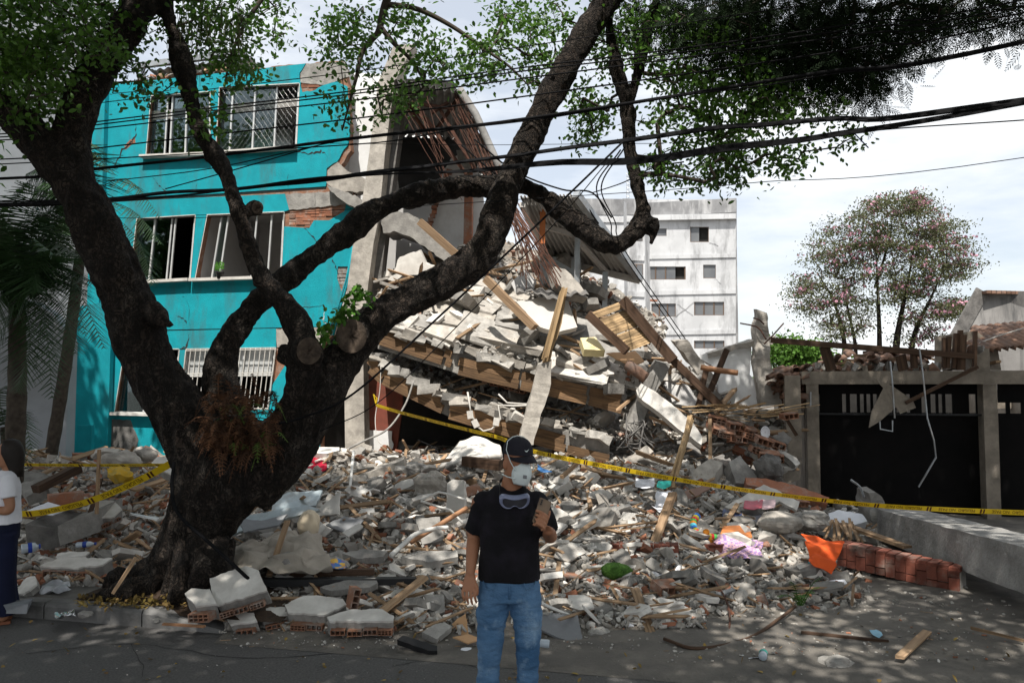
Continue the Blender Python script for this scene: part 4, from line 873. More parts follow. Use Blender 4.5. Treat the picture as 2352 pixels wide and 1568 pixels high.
n = len(me.vertices); co = np.empty(n * 3, np.float32); me.vertices.foreach_get('co', co); co = co.reshape(-1, 3); nr = np.empty(n * 3, np.float32); me.vertices.foreach_get('normal', nr); nr = nr.reshape(-1, 3)
dsp = np.empty(n, np.float32)
for i in range(n):
    p = Vector(co[i]); q = Vector((p.x * 9, p.y * 9, p.z * 2.6)); r1 = .5 - abs(noise.noise(q)) * 2; dsp[i] = .022 * r1 + .05 * noise.noise(p * 2.2) + .014 * noise.noise(p * 14)
    if p.z < 1.3: dsp[i] += .06 * (1.3 - p.z) * (.5 - abs(noise.noise(Vector((p.x * 5, p.y * 5, p.z * .7)))) * 3)
co += nr * dsp[:, None]; me.vertices.foreach_set('co', co.ravel()); me.update()
me.materials.clear(); me.materials.append(m_bark)
to = np.array(tr['_w'], np.float32); me.vertices.foreach_set('co', (co - to).ravel()); o = link('trunk', me, to, tr)
m_wound = MAT('cut_wood', (.095, .07, .052), (.035, .026, .02), 14, .9, .6, 30)
for x, y, Y, r_ in ((808, 772, 7.655, .15), (711, 806, 7.37, .115), (593, 478, 7.46, .055)):
    mb = MB(); c = P(x, y, Y); rr = []
    for k in range(5): rr.append([c + Vector((math.cos(a) * r_ * (1 - k / 4.01), -.02 - .012 * math.sin(k * 1.3) + .035 * nz3((math.cos(a) * k, math.sin(a) * k, r_ * 40), 1.1), math.sin(a) * r_ * (1 - k / 4.01) * 1.1)) for a in [2 * math.pi * j / 20 for j in range(20)]])
    mb.grid(rr, closed=True); mb.build('pruning_wound', m_wound, tr, smooth=True, fixn=True)
mb = MB()
for L in (B1, B2, B3, B4):
    q = limb(L); mb.tube([v[:3] for v in q], [v[3] for v in q], 8); nodes += [v[:3] for v in q[2:]]
mb.build('drooping_boughs', m_twig, tr, smooth=True)['kind'] = 'stuff'
# foliage in view
REG = [(110, 90, 150, 120, 7.2, .7, 120), (60, 200, 100, 100, 7.0, .6, 60), (270, 60, 90, 70, 7.9, .5, 22), (300, 180, 55, 60, 7.7, .4, 9), (330, 215, 50, 40, 8.0, .4, 4), (430, 40, 70, 60, 8.2, .5, 18), (510, 90, 75, 95, 8.0, .5, 32), (480, 260, 40, 60, 7.75, .25, 9), (560, 150, 45, 55, 8.3, .4, 9), (600, 30, 80, 40, 8.2, .6, 10), (650, 90, 30, 40, 8.3, .4, 4),
       (770, 110, 45, 70, 8.4, .5, 12), (880, 60, 110, 60, 8.4, .6, 24), (900, 190, 70, 80, 8.4, .5, 20), (790, 250, 40, 60, 8.3, .3, 5), (970, 130, 60, 60, 8.4, .5, 14), (1070, 130, 60, 50, 8.4, .5, 13), (1090, 170, 40, 30, 8.4, .4, 6), (1180, 50, 60, 50, 8.6, .5, 15), (1220, 100, 60, 60, 8.7, .5, 14), (1290, 40, 90, 40, 8.9, .5, 14), (1240, 180, 60, 50, 8.9, .5, 10), (1150, 160, 40, 40, 8.8, .4, 5),
       (1370, 180, 70, 110, 9.0, .6, 28), (1340, 290, 55, 40, 9.1, .5, 12), (1420, 60, 80, 70, 8.8, .6, 20), (1530, 90, 90, 90, 8.6, .7, 40), (1560, 230, 90, 80, 8.6, .6, 44), (1660, 150, 80, 100, 8.3, .6, 40), (1700, 270, 90, 70, 8.2, .5, 36), (1540, 390, 60, 45, 8.5, .4, 16), (1660, 390, 70, 50, 8.3, .4, 26), (1620, 330, 80, 40, 8.4, .4, 18), (1790, 350, 55, 45, 8.1, .3, 13), (1830, 255, 70, 35, 8.0, .3, 12), (1930, 310, 28, 36, 7.9, .2, 5), (1740, 190, 70, 60, 8.2, .4, 20)]
TG = []
for r_ in REG: TG += ell(*r_)
# unseen crown above and around the viewer, shaped to shade street, garage and left corner
OV = []
def over(x0, x1, y0, y1, z0, z1, n, nf=False):
    for i in range(n):
        x, y, z = rnd(x0, x1), rnd(y0, y1), rnd(z0, z1)
        if y > 0 and z < EYE + .53 * y + .7 and abs(x) < .66 * y + .5: continue
        if y > 8.5 and x < 0 and (x > -7.6 or z > 9.2): continue
        if nf or x < -5 or nz3((x, y, 4), .55) > -.16: OV.append(Vector((x, y, z)))
over(-9, -3.6, -3.5, 6.4, 6.0, 8.8, 850); over(-3.6, 3.5, -3.5, 4.4, 6.0, 8.6, 820); over(-3.6, 3.5, 4.2, 6.2, 6.0, 8.0, 80); over(-10, -1.5, 0, 6.8, 7.6, 10.5, 900); over(3.0, 11, -3, 6.0, 6.2, 9, 560); over(2.6, 11, 6.0, 10.6, 6.2, 10.5, 1100, True); over(-15, -7.7, 8.5, 14.2, 4.0, 9.2, 900, True); over(-1.7, 1.5, -.6, 3.0, 6.1, 8.2, 190, True); over(-14, -5.0, 4, 13.8, 5.0, 10.5, 2300)
tw = grow(nodes, TG, seg=.2, rmin=.0042, pw=.42, rmax=.04, bend=.12); mb = MB()
for pts, rad in tw: mb.tube(pts, rad, 5, cap=False)
mb.build('twigs', m_twig, tr, smooth=True)['kind'] = 'stuff'
tg = [Vector(p[-1]) for p, r_ in tw] + [Vector(p[len(p) // 2]) for p, r_ in tw if len(p) > 3]
leaves('crown', cloud(tg, 26, .105), .066, .038, m_leaf, tr)
tw = grow([n_ for n_ in nodes if n_[2] > 4.2] + [np.array((-3, 4, 6.5)), np.array((1, 3, 6.6)), np.array((-6, 6, 7)), np.array((3, 3, 6.8))], OV[::2], seg=.5, rmin=.006, bend=.1); mb = MB()
for pts, rad in tw: mb.tube(pts, rad, 4, cap=False)
mb.build('upper_branches', m_twig, tr)['kind'] = 'stuff'
leaves('unseen_crown', cloud(OV, 24, .28), .17, .11, m_leaf, tr)
# hanging moss on limb and leafy shoots
mb = MB()
for i in range(120):
    p = P(rnd(390, 560), rnd(0, 60), 7.9 + rnd(-.3, .3)); l = rnd(.2, .75); mb.tube([p, p + Vector((rnd(-.03, .03), 0, -l * .5)), p + Vector((rnd(-.05, .05), 0, -l))], [.003, .0025, .0015], 3, cap=False)
mb.build('hanging_moss', MAT('moss_strand', (.10, .11, .05), (.07, .075, .035), 8), tr)
IV = [P(*lerp2((735, 800), (840, 670), t), 7.72) + Vector((rnd(-.05, .05), rnd(-.1, 0), rnd(-.03, .1))) for t in np.linspace(0, 1, 22)]
leaves('ivy', cloud(IV, 12, .045), .07, .05, MAT('ivy_green', (.09, .22, .03), (.06, .15, .02), 3, .5, trans=.3, tv=.3), tr)
# epiphyte clumps along the mossy limb
# dead brown fern in the fork
fe = thing('fern_clump', P(560, 1060, 7.3), 'rust brown dried fern clump in the fork of the big tree', 'fern')
def pinnate(mb, pts, ll, n, wd=.012, tint=None, droop=.2):
    q = [Vector(v) for v in cr([tuple(p) for p in pts], 4)]; m = len(q)
    for i in range(m - 1): pass
    mb.tube(q, [.004 * (1 - i / m) + .0015 for i in range(m)], 3, cap=False, tint=tint)
    for i in range(n):
        f = (i + .5) / n * (m - 1); k = min(int(f), m - 2); p = q[k].lerp(q[k + 1], f - k); d = (q[k + 1] - q[k]).normalized(); s = d.cross(ZUP)
        if s.length < .1: s = d.cross(Vector((0, 1, 0)))
        s.normalize(); l = ll * (math.sin(math.pi * (.12 + .88 * (i + .5) / n)) ** .6)
        for sg in (1, -1):
            t = p + (s * sg + d * .45 + Vector((0, 0, -droop * rnd(.4, 1.4)))).normalized() * l; wv = d * wd; mb.add([p - wv * .5, p + wv * .5, t + wv * .15, t - wv * .1], [(0, 1, 2, 3)], tint)
mb = MB(); mg = MB()
for i in range(330):
    c = P(rnd(475, 640), rnd(905, 1045), 7.15 + rnd(-.1, .3)); a = rnd(-2.6, -.5); d = Vector((math.cos(a) * rnd(.3, 1), -rnd(.1, .7), -rnd(-.1, 1))) * rnd(.14, .3)
    if i % 12 == 0: d.z = abs(d.z)
    (mg if i % 14 == 0 else mb).tint = rnd(0, 1)
    pinnate(mg if i % 14 == 0 else mb, [c, c + d * .5 + Vector((0, -.03, .05)), c + d], .05, 9, .012)
mb.build('dead_fronds', MAT('dead_fern', (.105, .047, .022), (.045, .022, .012), 6, .9, tv=.5), fe); mg.build('green_fronds', MAT('live_fern', (.10, .16, .03), (.07, .11, .02), 6, .7, tv=.4), fe)

# ---- feathery dark tree reaching in from the top right (its trunk stands out of view)
ft = thing('feathery_tree', (7.2, 6.4, 0), 'dark feathery leaved tree crown hanging over the wires at top right', 'tree')
mb = MB(); q = cr([(7.2, 6.4, -.1, .3), (7.1, 6.5, 2, .26), (6.7, 6.8, 4.2, .22), (6, 7.2, 5.8, .17), (4.8, 8.2, 6.9, .13), (3.4, 8.5, 7.3, .09)], 5); mb.tube([v[:3] for v in q], [v[3] for v in q], 10, disp=lambda p, t, f: nz3(p, 6) * .1)
q2 = cr([(6.9, 6.7, 3.6, .2), (7.4, 7.4, 5.4, .15), (7.2, 8.2, 7.2, .1), (6.4, 8.6, 8.4, .06)], 5); mb.tube([v[:3] for v in q2], [v[3] for v in q2], 9); mb.build('trunk', m_bark, ft, smooth=True)
FT = []
for r_ in [(1560, 40, 130, 50, 8.7, .5, 26), (1650, 60, 150, 90, 8.5, .6, 70), (1800, 80, 160, 100, 8.5, .7, 95), (1960, 70, 170, 90, 8.4, .7, 90), (2130, 45, 150, 50, 8.3, .7, 40), (2290, 15, 110, 35, 8.1, .6, 18), (1800, 180, 90, 55, 8.4, .4, 30), (1900, 175, 90, 40, 8.3, .4, 26), (1985, 170, 60, 50, 8.3, .3, 20), (2010, 205, 22, 26, 8.3, .1, 5), (2330, 70, 40, 25, 8.1, .3, 6), (1930, -150, 500, 130, 7.6, 1.2, 130), (1900, -420, 600, 180, 8.4, 1.4, 120)]: FT += ell(*r_)
tw = grow([v[:3] for v in q[8:]] + [v[:3] for v in q2[4:]], FT, seg=.3, rmin=.004, pw=.45, rmax=.05, bend=.1); mb = MB()
for pts, rad in tw: mb.tube(pts, rad, 4, cap=False)
mb.build('branches', m_twig, ft, smooth=True)['kind'] = 'stuff'
def pinv(C, ll, nl, wd, m_, name, parent, bias):
    """many small pinnate fronds at once"""
    C = np.asarray(C); n = len(C); d = NP.normal(size=(n, 3)) * .75 + np.array(bias); d /= np.linalg.norm(d, axis=1)[:, None]; s = np.cross(d, NP.normal(size=(n, 3)) * .5 + np.array([0, -.6, .5])); s /= np.linalg.norm(s, axis=1)[:, None]; L = (ll * NP.uniform(.7, 1.25, n))[:, None]
    Vs = [np.stack([C, C + d * L * .5 + s * .0015, C + d * L, C + d * L * .5 - s * .0015], 1)]
    for i in range(nl):
        f = (i + .6) / nl
        for sg in (1, -1):
            b = C + d * L * f; t = b + (s * sg * .8 + d * .55) * L * .26 * math.sin(math.pi * (.15 + .8 * f)) ; wv = d * wd; Vs.append(np.stack([b - wv, (b + t) / 2 + wv, t, (b + t) / 2 - wv], 1))
    V = np.concatenate(Vs, 0).reshape(-1, 3); Fc = np.arange(len(V)).reshape(-1, 4); return fastmesh(name, V, Fc, 4, m_, parent, np.tile(NP.uniform(0, 1, n), 1 + 2 * nl))
tg = [Vector(p[-1]) for p, r_ in tw]
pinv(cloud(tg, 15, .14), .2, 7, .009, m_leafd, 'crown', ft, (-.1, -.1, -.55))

# ---- palms in the dark corner on the left
def palm(name, base, top, r_, fr, label, spars=()):
    t = thing(name, base, label, 'palm'); mb = MB(); q = cr([(*base, r_), (*(Vector(base).lerp(Vector(top), .5) + Vector((.05, 0, 0))), r_ * .9), (*top, r_ * .7)], 10)
    mb.tube([v[:3] for v in q], [v[3] * (1.06 if i % 2 else .97) for i, v in enumerate(q)], 12); mb.build('trunk', m_twig, t, smooth=True)
    for f in fr:
        mb = MB(); mb.tint = rnd(0, 1); pinnate(mb, f[0], f[1], f[2], .022, droop=.55); mb.build('frond', m_palm, t)
    return t
def fp(a, b, c, Y, l=.46, n=42): return ([P(*a, Y), P(*b, Y - .3), P(*c, Y - .5)], l, n)
YA = 10.4
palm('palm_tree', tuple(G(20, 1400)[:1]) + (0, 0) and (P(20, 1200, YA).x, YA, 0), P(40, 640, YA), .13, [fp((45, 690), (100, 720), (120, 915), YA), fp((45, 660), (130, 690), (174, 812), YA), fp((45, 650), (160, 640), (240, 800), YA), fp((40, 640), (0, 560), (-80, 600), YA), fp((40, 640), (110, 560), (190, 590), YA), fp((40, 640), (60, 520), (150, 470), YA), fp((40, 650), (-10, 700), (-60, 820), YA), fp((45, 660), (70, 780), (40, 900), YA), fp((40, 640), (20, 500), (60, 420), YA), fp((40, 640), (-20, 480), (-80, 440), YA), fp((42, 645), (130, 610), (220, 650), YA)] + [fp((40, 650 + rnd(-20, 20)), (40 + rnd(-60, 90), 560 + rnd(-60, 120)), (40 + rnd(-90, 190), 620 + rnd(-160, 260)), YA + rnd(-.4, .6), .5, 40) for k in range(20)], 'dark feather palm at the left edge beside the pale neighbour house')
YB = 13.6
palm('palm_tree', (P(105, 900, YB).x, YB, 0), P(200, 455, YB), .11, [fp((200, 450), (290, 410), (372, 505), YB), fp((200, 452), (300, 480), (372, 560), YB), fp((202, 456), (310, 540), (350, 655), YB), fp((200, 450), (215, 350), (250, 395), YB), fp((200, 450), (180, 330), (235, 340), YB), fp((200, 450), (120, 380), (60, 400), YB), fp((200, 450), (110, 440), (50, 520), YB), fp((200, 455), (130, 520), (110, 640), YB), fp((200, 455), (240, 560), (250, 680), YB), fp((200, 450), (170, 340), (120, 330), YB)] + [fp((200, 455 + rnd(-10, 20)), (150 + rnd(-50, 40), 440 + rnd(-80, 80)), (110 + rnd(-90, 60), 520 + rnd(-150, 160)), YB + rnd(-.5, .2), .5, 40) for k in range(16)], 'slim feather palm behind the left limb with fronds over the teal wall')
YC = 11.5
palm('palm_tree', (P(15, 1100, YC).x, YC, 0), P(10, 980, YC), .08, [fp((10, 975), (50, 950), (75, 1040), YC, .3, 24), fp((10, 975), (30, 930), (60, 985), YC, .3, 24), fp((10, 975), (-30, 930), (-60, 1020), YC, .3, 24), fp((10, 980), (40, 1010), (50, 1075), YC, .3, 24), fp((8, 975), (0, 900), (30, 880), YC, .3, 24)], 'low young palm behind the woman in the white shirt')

# ---- pink trumpet tree far behind the garage
YP = 48
pt = thing('blossom_tree', P(2010, 900, YP), 'airy tree flowering pink behind the collapsed tile roof', 'tree')
mb = MB(); st = []
for tr_ in ([(1925, 900, .3), (1940, 800, .26), (1918, 700, .2), (1880, 630, .1)], [(1962, 900, .25), (1965, 800, .2), (1950, 720, .15), (1935, 640, .08)], [(2018, 900, .3), (2020, 780, .25), (2015, 640, .18), (2010, 540, .1)], [(2055, 900, .42), (2060, 780, .33), (2085, 650, .22), (2100, 560, .12)], [(2080, 900, .35), (2100, 770, .26), (2140, 680, .18), (2175, 600, .1)], [(2010, 660, .15), (2040, 560, .1), (2050, 500, .06)]):
    q = cr([(*P(x, y, YP + rnd(-1, 1)), r_ * (.66, .6, .4, .3)[min(k_, 3)]) for k_, (x, y, r_) in enumerate(tr_)], 6); mb.tube([v[:3] for v in q], [v[3] for v in q], 8); st += [v[:3] for v in q[8:]]
mb.build('trunk', m_bark, pt, smooth=True)
PT = []
for r_ in [(2060, 520, 110, 70, YP, 2.5, 80), (1960, 560, 90, 60, YP, 2.5, 50), (2150, 560, 80, 60, YP, 2.5, 56), (1900, 640, 70, 60, YP, 2, 40), (1860, 690, 48, 40, YP, 2, 20), (2040, 640, 110, 60, YP, 2.5, 56), (2190, 610, 45, 45, YP, 2, 24), (2130, 680, 80, 60, YP, 2, 36), (1950, 720, 80, 50, YP, 2, 30), (2200, 710, 40, 30, YP, 2, 22), (2070, 470, 70, 28, YP, 2, 30), (1910, 760, 40, 30, YP, 2, 10), (2110, 760, 60, 30, YP, 2, 16)]: PT += ell(*r_)
tw = grow(st, PT, seg=.6, rmin=.018, pw=.45, rmax=.15, bend=.1); mb = MB()
for pts, rad in tw: mb.tube(pts, rad, 4, cap=False)
mb.build('branches', MAT('grey_branch', (.16, .14, .125), (.1, .088, .078), 6), pt)['kind'] = 'stuff'
def fcloud(T, n, r_): T = np.array([tuple(t) for t in T]); return (T[:, None, :] + NP.normal(size=(len(T), n, 3)) * r_ * np.array([1.2, 1.2, .42])).reshape(-1, 3)
leaves('crown', fcloud(PT, 78, .40), .15, .085, MAT('olive_leaf', (.115, .125, .055), (.07, .082, .036), .8, .6, tv=.5, trans=.35), pt)
leaves('blossom', fcloud([p for p in PT if R.random() < .34], 10, .22) + np.array([0, -.1, .12]), .2, .17, MAT('pink_blossom', (.50, .26, .33), (.4, .19, .26), 1, .7, tv=.3, trans=.3), pt)
# ---- green shrub tree in front of it
gs = thing('green_tree', P(1830, 900, 40), 'rounded bright green tree low behind the broken white wall', 'tree')
GT = []
for r_ in [(1830, 820, 60, 30, 40, 1.5, 60), (1790, 810, 35, 25, 40, 1, 26), (1870, 840, 50, 26, 40, 1.5, 40), (1830, 870, 80, 30, 40, 1, 30)]: GT += ell(*r_)
mb = MB(); q = cr([(*P(1830, 985, 40), .2), (*P(1828, 900, 40), .15), (*P(1832, 840, 40), .08)], 5); mb.tube([v[:3] for v in q], [v[3] for v in q], 7); mb.build('trunk', m_bark, gs)
tw = grow([v[:3] for v in q], GT, seg=.6, rmin=.012); mb = MB()
for pts, rad in tw: mb.tube(pts, rad, 4, cap=False)
mb.build('branches', m_twig, gs)['kind'] = 'stuff'
leaves('crown', cloud(GT, 70, .3), .2, .12, MAT('fresh_leaf', (.09, .18, .025), (.05, .12, .018), .8, .6, tv=.45, trans=.35), gs)

# ================================================================ overhead cables along the street
CO = Vector((0, 7.95, 0))
def cab(px, py, off=0.0): return PL(px, py, CO + SN * off, SN)
def cable(pts, r_, label, grp='overhead cables strung across the street', off=0.0, wob=0.0, name='overhead_cable', ext=True, m_=None):
    pts = [p if len(p) == 3 else (p[0], p[1], off) for p in pts]
    q = [np.array(cab(*p)) for p in pts]
    if ext:
        a = q[0] + (q[0] - q[1]) / np.linalg.norm(q[0] - q[1]) * 7 + np.array([0, 0, .5]); b = q[-1] + (q[-1] - q[-2]) / np.linalg.norm(q[-1] - q[-2]) * 7 + np.array([0, 0, .6]); q = [a] + q + [b]
    q = cr([tuple(v) for v in q], 8)
    if wob: q = [v + np.array([0, wob * nz3((i * .23, wob * 977, r_ * 991)), wob * nz3((i * .19, r_ * 977, 4))]) for i, v in enumerate(q)]
    mb = MB(); mb.tube(q, r_, 6, cap=True); return tag(mb.build(name, m_ or m_cable, smooth=True), label, 'cable', grp)
cable([(0, 410), (218, 388), (520, 355), (827, 316), (1150, 280), (1562, 220), (1900, 165), (2352, 95)], .017, 'thick black cable sagging across below the thin upper wires', wob=.01)
cable([(700, 340), (1100, 290), (1562, 224), (1900, 172), (2352, 100)], .007, 'thin wire lashed beneath the thick black cable', wob=.02)
for i in range(4): cable([(0, 470 + i), (260, 452 + i * 1.2), (540, 428 + i), (827, 399 + i * 1.5), (1150, 358 + i), (1562, 306 + i * 2), (1900, 272 + i * 2), (2352, 230 + i * 3)], .012, ('topmost', 'second', 'third', 'lowest')[i] + ' strand of the heaviest black cable bundle', off=i * .02, wob=.035)
for i in range(8): cable([(240, 456 + i), (735, 410 - i * .6 + rnd(-2, 2)), (1192, 378 + i * 1.4), (1562, 346 + i * 2.2), (1877, 305 + i * 1.6), (2352, 238 + i * 1.2)], .0048, 'thin grey strand below the heaviest bundle, ' + ('first', 'second', 'third', 'fourth', 'fifth', 'sixth', 'seventh', 'eighth')[i] + ' from the top', off=.05 + i * .012, wob=.05)
for pts, r_, lb in (([(0, 308), (197, 283), (500, 246), (827, 207), (1150, 162), (1562, 112), (2000, 50), (2352, 0)], .0075, 'upper of the close pair of thin wires crossing the teal windows'),
                    ([(0, 315), (197, 290), (500, 253), (827, 214), (1150, 170), (1562, 121), (2000, 62), (2352, 14)], .0075, 'lower of the close pair of thin wires crossing the teal windows'),
                    ([(0, 322), (190, 300), (500, 265), (827, 229), (1150, 187), (1562, 134), (2000, 76), (2352, 30)], .0075, 'thin wire just under the close pair across the upper windows'),
                    ([(0, 366), (176, 346), (500, 308), (827, 271), (1150, 229), (1562, 172), (2000, 106), (2352, 46)], .008, 'single black wire halfway between the thin wires and the thick cable'),
                    ([(0, 262), (225, 237), (500, 203), (827, 163), (1192, 109), (1525, 60), (2000, -12), (2352, -70)], .005, 'highest thin wire crossing the treetops'),
                    ([(243, 417), (485, 387), (740, 332), (827, 318)], .0055, 'slack thin wire drooping below the upper teal windows'), ([(380, 434), (560, 384), (738, 332), (800, 320)], .0065, 'drop wire rising to the thick cable in front of the teal wall'),
                    ([(1192, 385), (1525, 359), (1964, 304), (2352, 276)], .006, 'lone wire leaving the bundle towards the right edge'), ([(230, 500), (816, 480), (1259, 454), (1562, 434), (1750, 418), (2352, 362)], .0038, 'lowest thin pale wire crossing the sky right of the tree'),
                    ([(735, 329), (1100, 333), (1400, 330), (1525, 330)], .003, 'hair thin level wire behind the right limb')):
    cable(pts, r_, lb, ext=len(pts) > 4)
def wire(pts, r_, label, name='drop_wire', m_=None, grp=None, cat='wire'):
    q = cr([tuple(P(*p)) for p in pts], 8); mb = MB(); mb.tube(q, r_, 6); return tag(mb.build(name, m_ or m_cable, smooth=True), label, cat, grp)
wire([(1432, 325, 7.6), (1245, 505, 7.3), (1000, 735, 7.2), (810, 905, 7.1), (690, 960, 7.15), (640, 972, 7.1)], .011, 'thick slanting cable from the wires down to the tree fork')
wire([(1395, 372, 7.6), (1278, 509, 7.5), (1000, 800, 7.3), (860, 930, 7.2), (735, 990, 7.15)], .0055, 'thinner slanting cable running below the thick slanting one')
for i, (x, y) in enumerate(((0, 0), (11, -8))): wire([(1425 + x, 345 + y, 7.6), (1370 + x, 430, 9), (1402 + x, 510, 10), (1424 + x, 575, 11), (1563 + x, 778, 13.4)], .008, ('left' if i == 0 else 'right') + ' one of two parallel drop wires in front of the white block')
for i, (x, y, c) in enumerate(((0, 0, 'upper'), (-30, 14, 'lower'))): wire([(1090 + x, 320 + y, 14), (1180 + x, 392 + y, 14), (1290 + x, 435 + y, 14), (1360 + x, 443 + y, 14), (1405 + x, 500 + y, 14.2)], .015, c + ' loop of slack wire beside the hanging rebar')
wire([(1360, 443, 13.8), (1430, 420, 12), (1500, 385, 10), (1570, 372, 9)], .009, 'curved wire rising from the loops to the cable bundle')
mb = MB(); mb.tube([cab(1958, 302, .05), cab(1995, 340, .05)], .006, 5); tag(mb.build('cable_offcut', MAT('blue_sleeve', (.03, .04, .14), None, 4), smooth=True), 'short stiff cable end poking down below the bundle at right', 'cable')
wire([(985, 1010, 14), (987, 1020, 14)], .004, 'x') if False else None

# ================================================================ warning tape
m_tape = MAT('yellow_tape', (.72, .50, .015), (.62, .42, .012), 4, .45, .2, 12, spec=.4, trans=.15)
m_ink = MAT('tape_ink', (.09, .02, .01), (.06, .015, .01), 4, .6)
cu = bpy.data.curves.new('txt', 'FONT'); cu.body = 'PELIGRO  NO PASE'; cu.size = 1; cu.resolution_u = 2
to_ = bpy.data.objects.new('txt', cu); sc.collection.objects.link(to_); dg = bpy.context.evaluated_depsgraph_get(); tme = bpy.data.meshes.new_from_object(to_.evaluated_get(dg)); bpy.data.objects.remove(to_)
TV = np.array([tuple(v.co) for v in tme.vertices]); TF = [tuple(p.vertices) for p in tme.polygons]; TV[:, 0] -= TV[:, 0].min(); TW = TV[:, 0].max()
def tape(pts, wd, label, twist=None, text=True, flip=True, start=.3):
    """pts (px,py,Y); ribbon with printed words"""
    q = [Vector(v) for v in cr([tuple(P(*p)) for p in pts], 14)]; n = len(q); S = [0]
    for i in range(1, n): S.append(S[-1] + (q[i] - q[i - 1]).length)
    tw = twist or (lambda s: .35 + .25 * math.sin(s * 1.1))
    def at(s, h, lift):
        s = min(max(s, 0), S[-1] - 1e-4); i = max(0, min(n - 2, int(np.searchsorted(S, s)) - 1)); f = (s - S[i]) / (S[i + 1] - S[i]); p = q[i].lerp(q[i + 1], f); d = (q[i + 1] - q[i]).normalized(); fr = Vector((0, -1, 0)); fr = (fr - d * fr.dot(d)).normalized(); up = fr.cross(d) * -1
        if up.z < 0: up = -up
        a = tw(s); u = up * math.cos(a) + fr * math.sin(a); nn = d.cross(u)
        if nn.y > 0: nn = -nn
        return p + u * h + nn * lift
    mb = MB(); rr = []; m = int(S[-1] / .06)
    for i in range(m + 1): s = S[-1] * i / m; rr.append([at(s, -wd / 2, 0), at(s, 0, .002 * math.sin(s * 9)), at(s, wd / 2, 0)])
    mb.grid(rr); o = tag(mb.build('warning_tape', m_tape, smooth=True), label, 'tape', 'yellow warning tapes')
    if text:
        hgt = wd * .62; s0 = start; mt = MB(); k = hgt / .72
        while s0 + TW * k < S[-1] - .1:
            vs = []
            for v in TV:
                x, y = v[0] * k * .92, v[1] * k - hgt / 2
                if flip: x, y = TW * k * .92 - x, -y
                vs.append(at(s0 + x, y, .004))
            mt.add(vs, TF); e = s0 + TW * k * .92 + wd * .9
            for j in range(2): mt.add([at(e + j * wd * .55, -wd * .42, .004), at(e + j * wd * .55 + wd * .3, -wd * .42, .004), at(e + j * wd * .55 + wd * .42, wd * .42, .004), at(e + j * wd * .55 + wd * .12, wd * .42, .004)], [(0, 1, 2, 3)])
            s0 = e + wd * 2.2
        mt.build('print', m_ink, o, fixn=False)['kind'] = 'stuff'
    return o
tape([(864, 930, 13.2), (910, 944, 12.9), (1000, 968, 12.1), (1080, 988, 11.4), (1150, 1006, 10.9), (1225, 1036, 10.4), (1400, 1072, 9.7), (1600, 1108, 9.4), (1800, 1137, 9.2), (2000, 1159, 9.0), (2180, 1170, 8.9), (2352, 1177, 8.8), (2700, 1190, 8.6)], .057, 'long yellow warning tape running from the collapsed slabs past the man to the right edge')
tape([(-300, 1062, 9.2), (0, 1066, 9.1), (228, 1068, 9.0), (405, 1067, 8.4)], .062, 'level yellow warning tape from the left edge to the big tree', twist=lambda s: .95, start=.2)
tape([(-60, 1190, 8.4), (20, 1180, 8.3), (90, 1177, 8.2), (200, 1152, 8.1), (300, 1112, 8.0), (378, 1072, 7.9), (425, 1045, 7.85)], .075, 'sagging yellow warning tape rising from the woman to the tree trunk', start=.1)
mb = MB(); mb.tube([P(*p) for p in ((864, 930, 13.2), (858, 905, 13.2), (866, 915, 13.2), (863, 930, 13.2))], .012, 5); tag(mb.build('tape_knot', m_tape), 'knotted yellow tape end tied to the dangling wire', 'tape')
wire([(875, 840, 13.2), (872, 900, 13.2), (862, 960, 13.2), (868, 1010, 13.1), (884, 1024, 13.1)], .007, 'white dangling wire that the long warning tape is tied to', m_=m_white)
wire([(950, 965 - 90, 13.3), (930, 930, 13.2), (890, 985, 13), (830, 1015, 12.6), (770, 1045, 12)], .017, 'bent pale conduit sweeping down to the rubble by the tree', m_=m_conc)

# ================================================================ people
m_skin = MAT('skin', (.36, .165, .09), (.30, .13, .07), 6, .55, .1, 60, spec=.35)
m_skin2 = MAT('skin_b', (.33, .16, .09), (.28, .13, .07), 6, .55, spec=.35)
m_shirt = MAT('black_tshirt', (.005, .0045, .006), (.016, .013, .02), 7, .9, .3, 14, lo=.45, hi=.75, bd=.03)
m_jean = MAT('blue_denim', (.12, .225, .37), (.04, .105, .21), 2.6, .85, .9, 9, bd=.03, stain=(.30, .42, .54), ss=3.2, stretch=(1, 1, 1.6))
m_navy = MAT('navy_denim', (.008, .011, .035), (.005, .007, .022), 4, .9, .3, 14)
m_wht = MAT('white_cotton', (.74, .74, .78), (.66, .66, .70), 3, .9, .4, 9, bd=.02)
m_hair = MAT('black_hair', (.012, .009, .008), (.02, .015, .012), 12, .6)
m_cap = MAT('black_cap', (.012, .011, .017), (.018, .017, .024), 10, .85, .2, 60)
m_mask = MAT('white_mask', (.66, .72, .71), (.60, .66, .65), 5, .8, .1, 60)
def loft(mb, secs, n=20, cap=True):
    """secs: (centre, rx, ry, [axis x, axis y]); elliptical rings"""
    rr = []
    for s in secs:
        c = Vector(s[0]); ax = Vector(s[3]) if len(s) > 3 else Vector((1, 0, 0)); ay = Vector(s[4]) if len(s) > 4 else Vector((0, 1, 0))
        rr.append([c + ax * (s[1] * math.cos(2 * math.pi * k / n)) + ay * (s[2] * math.sin(2 * math.pi * k / n)) for k in range(n)])
    mb.grid(rr, closed=True)
    if cap: mb.add(rr[0], [tuple(range(n))]); mb.add(rr[-1], [tuple(range(n))])
def chain(mb, pts, rad, n=14, sub=5):
    q = cr([(*p, r_) for p, r_ in zip(pts, rad)], sub); mb.tube([v[:3] for v in q], [v[3] for v in q], n)
    mb_ball(mb, pts[-1], rad[-1] * .98)
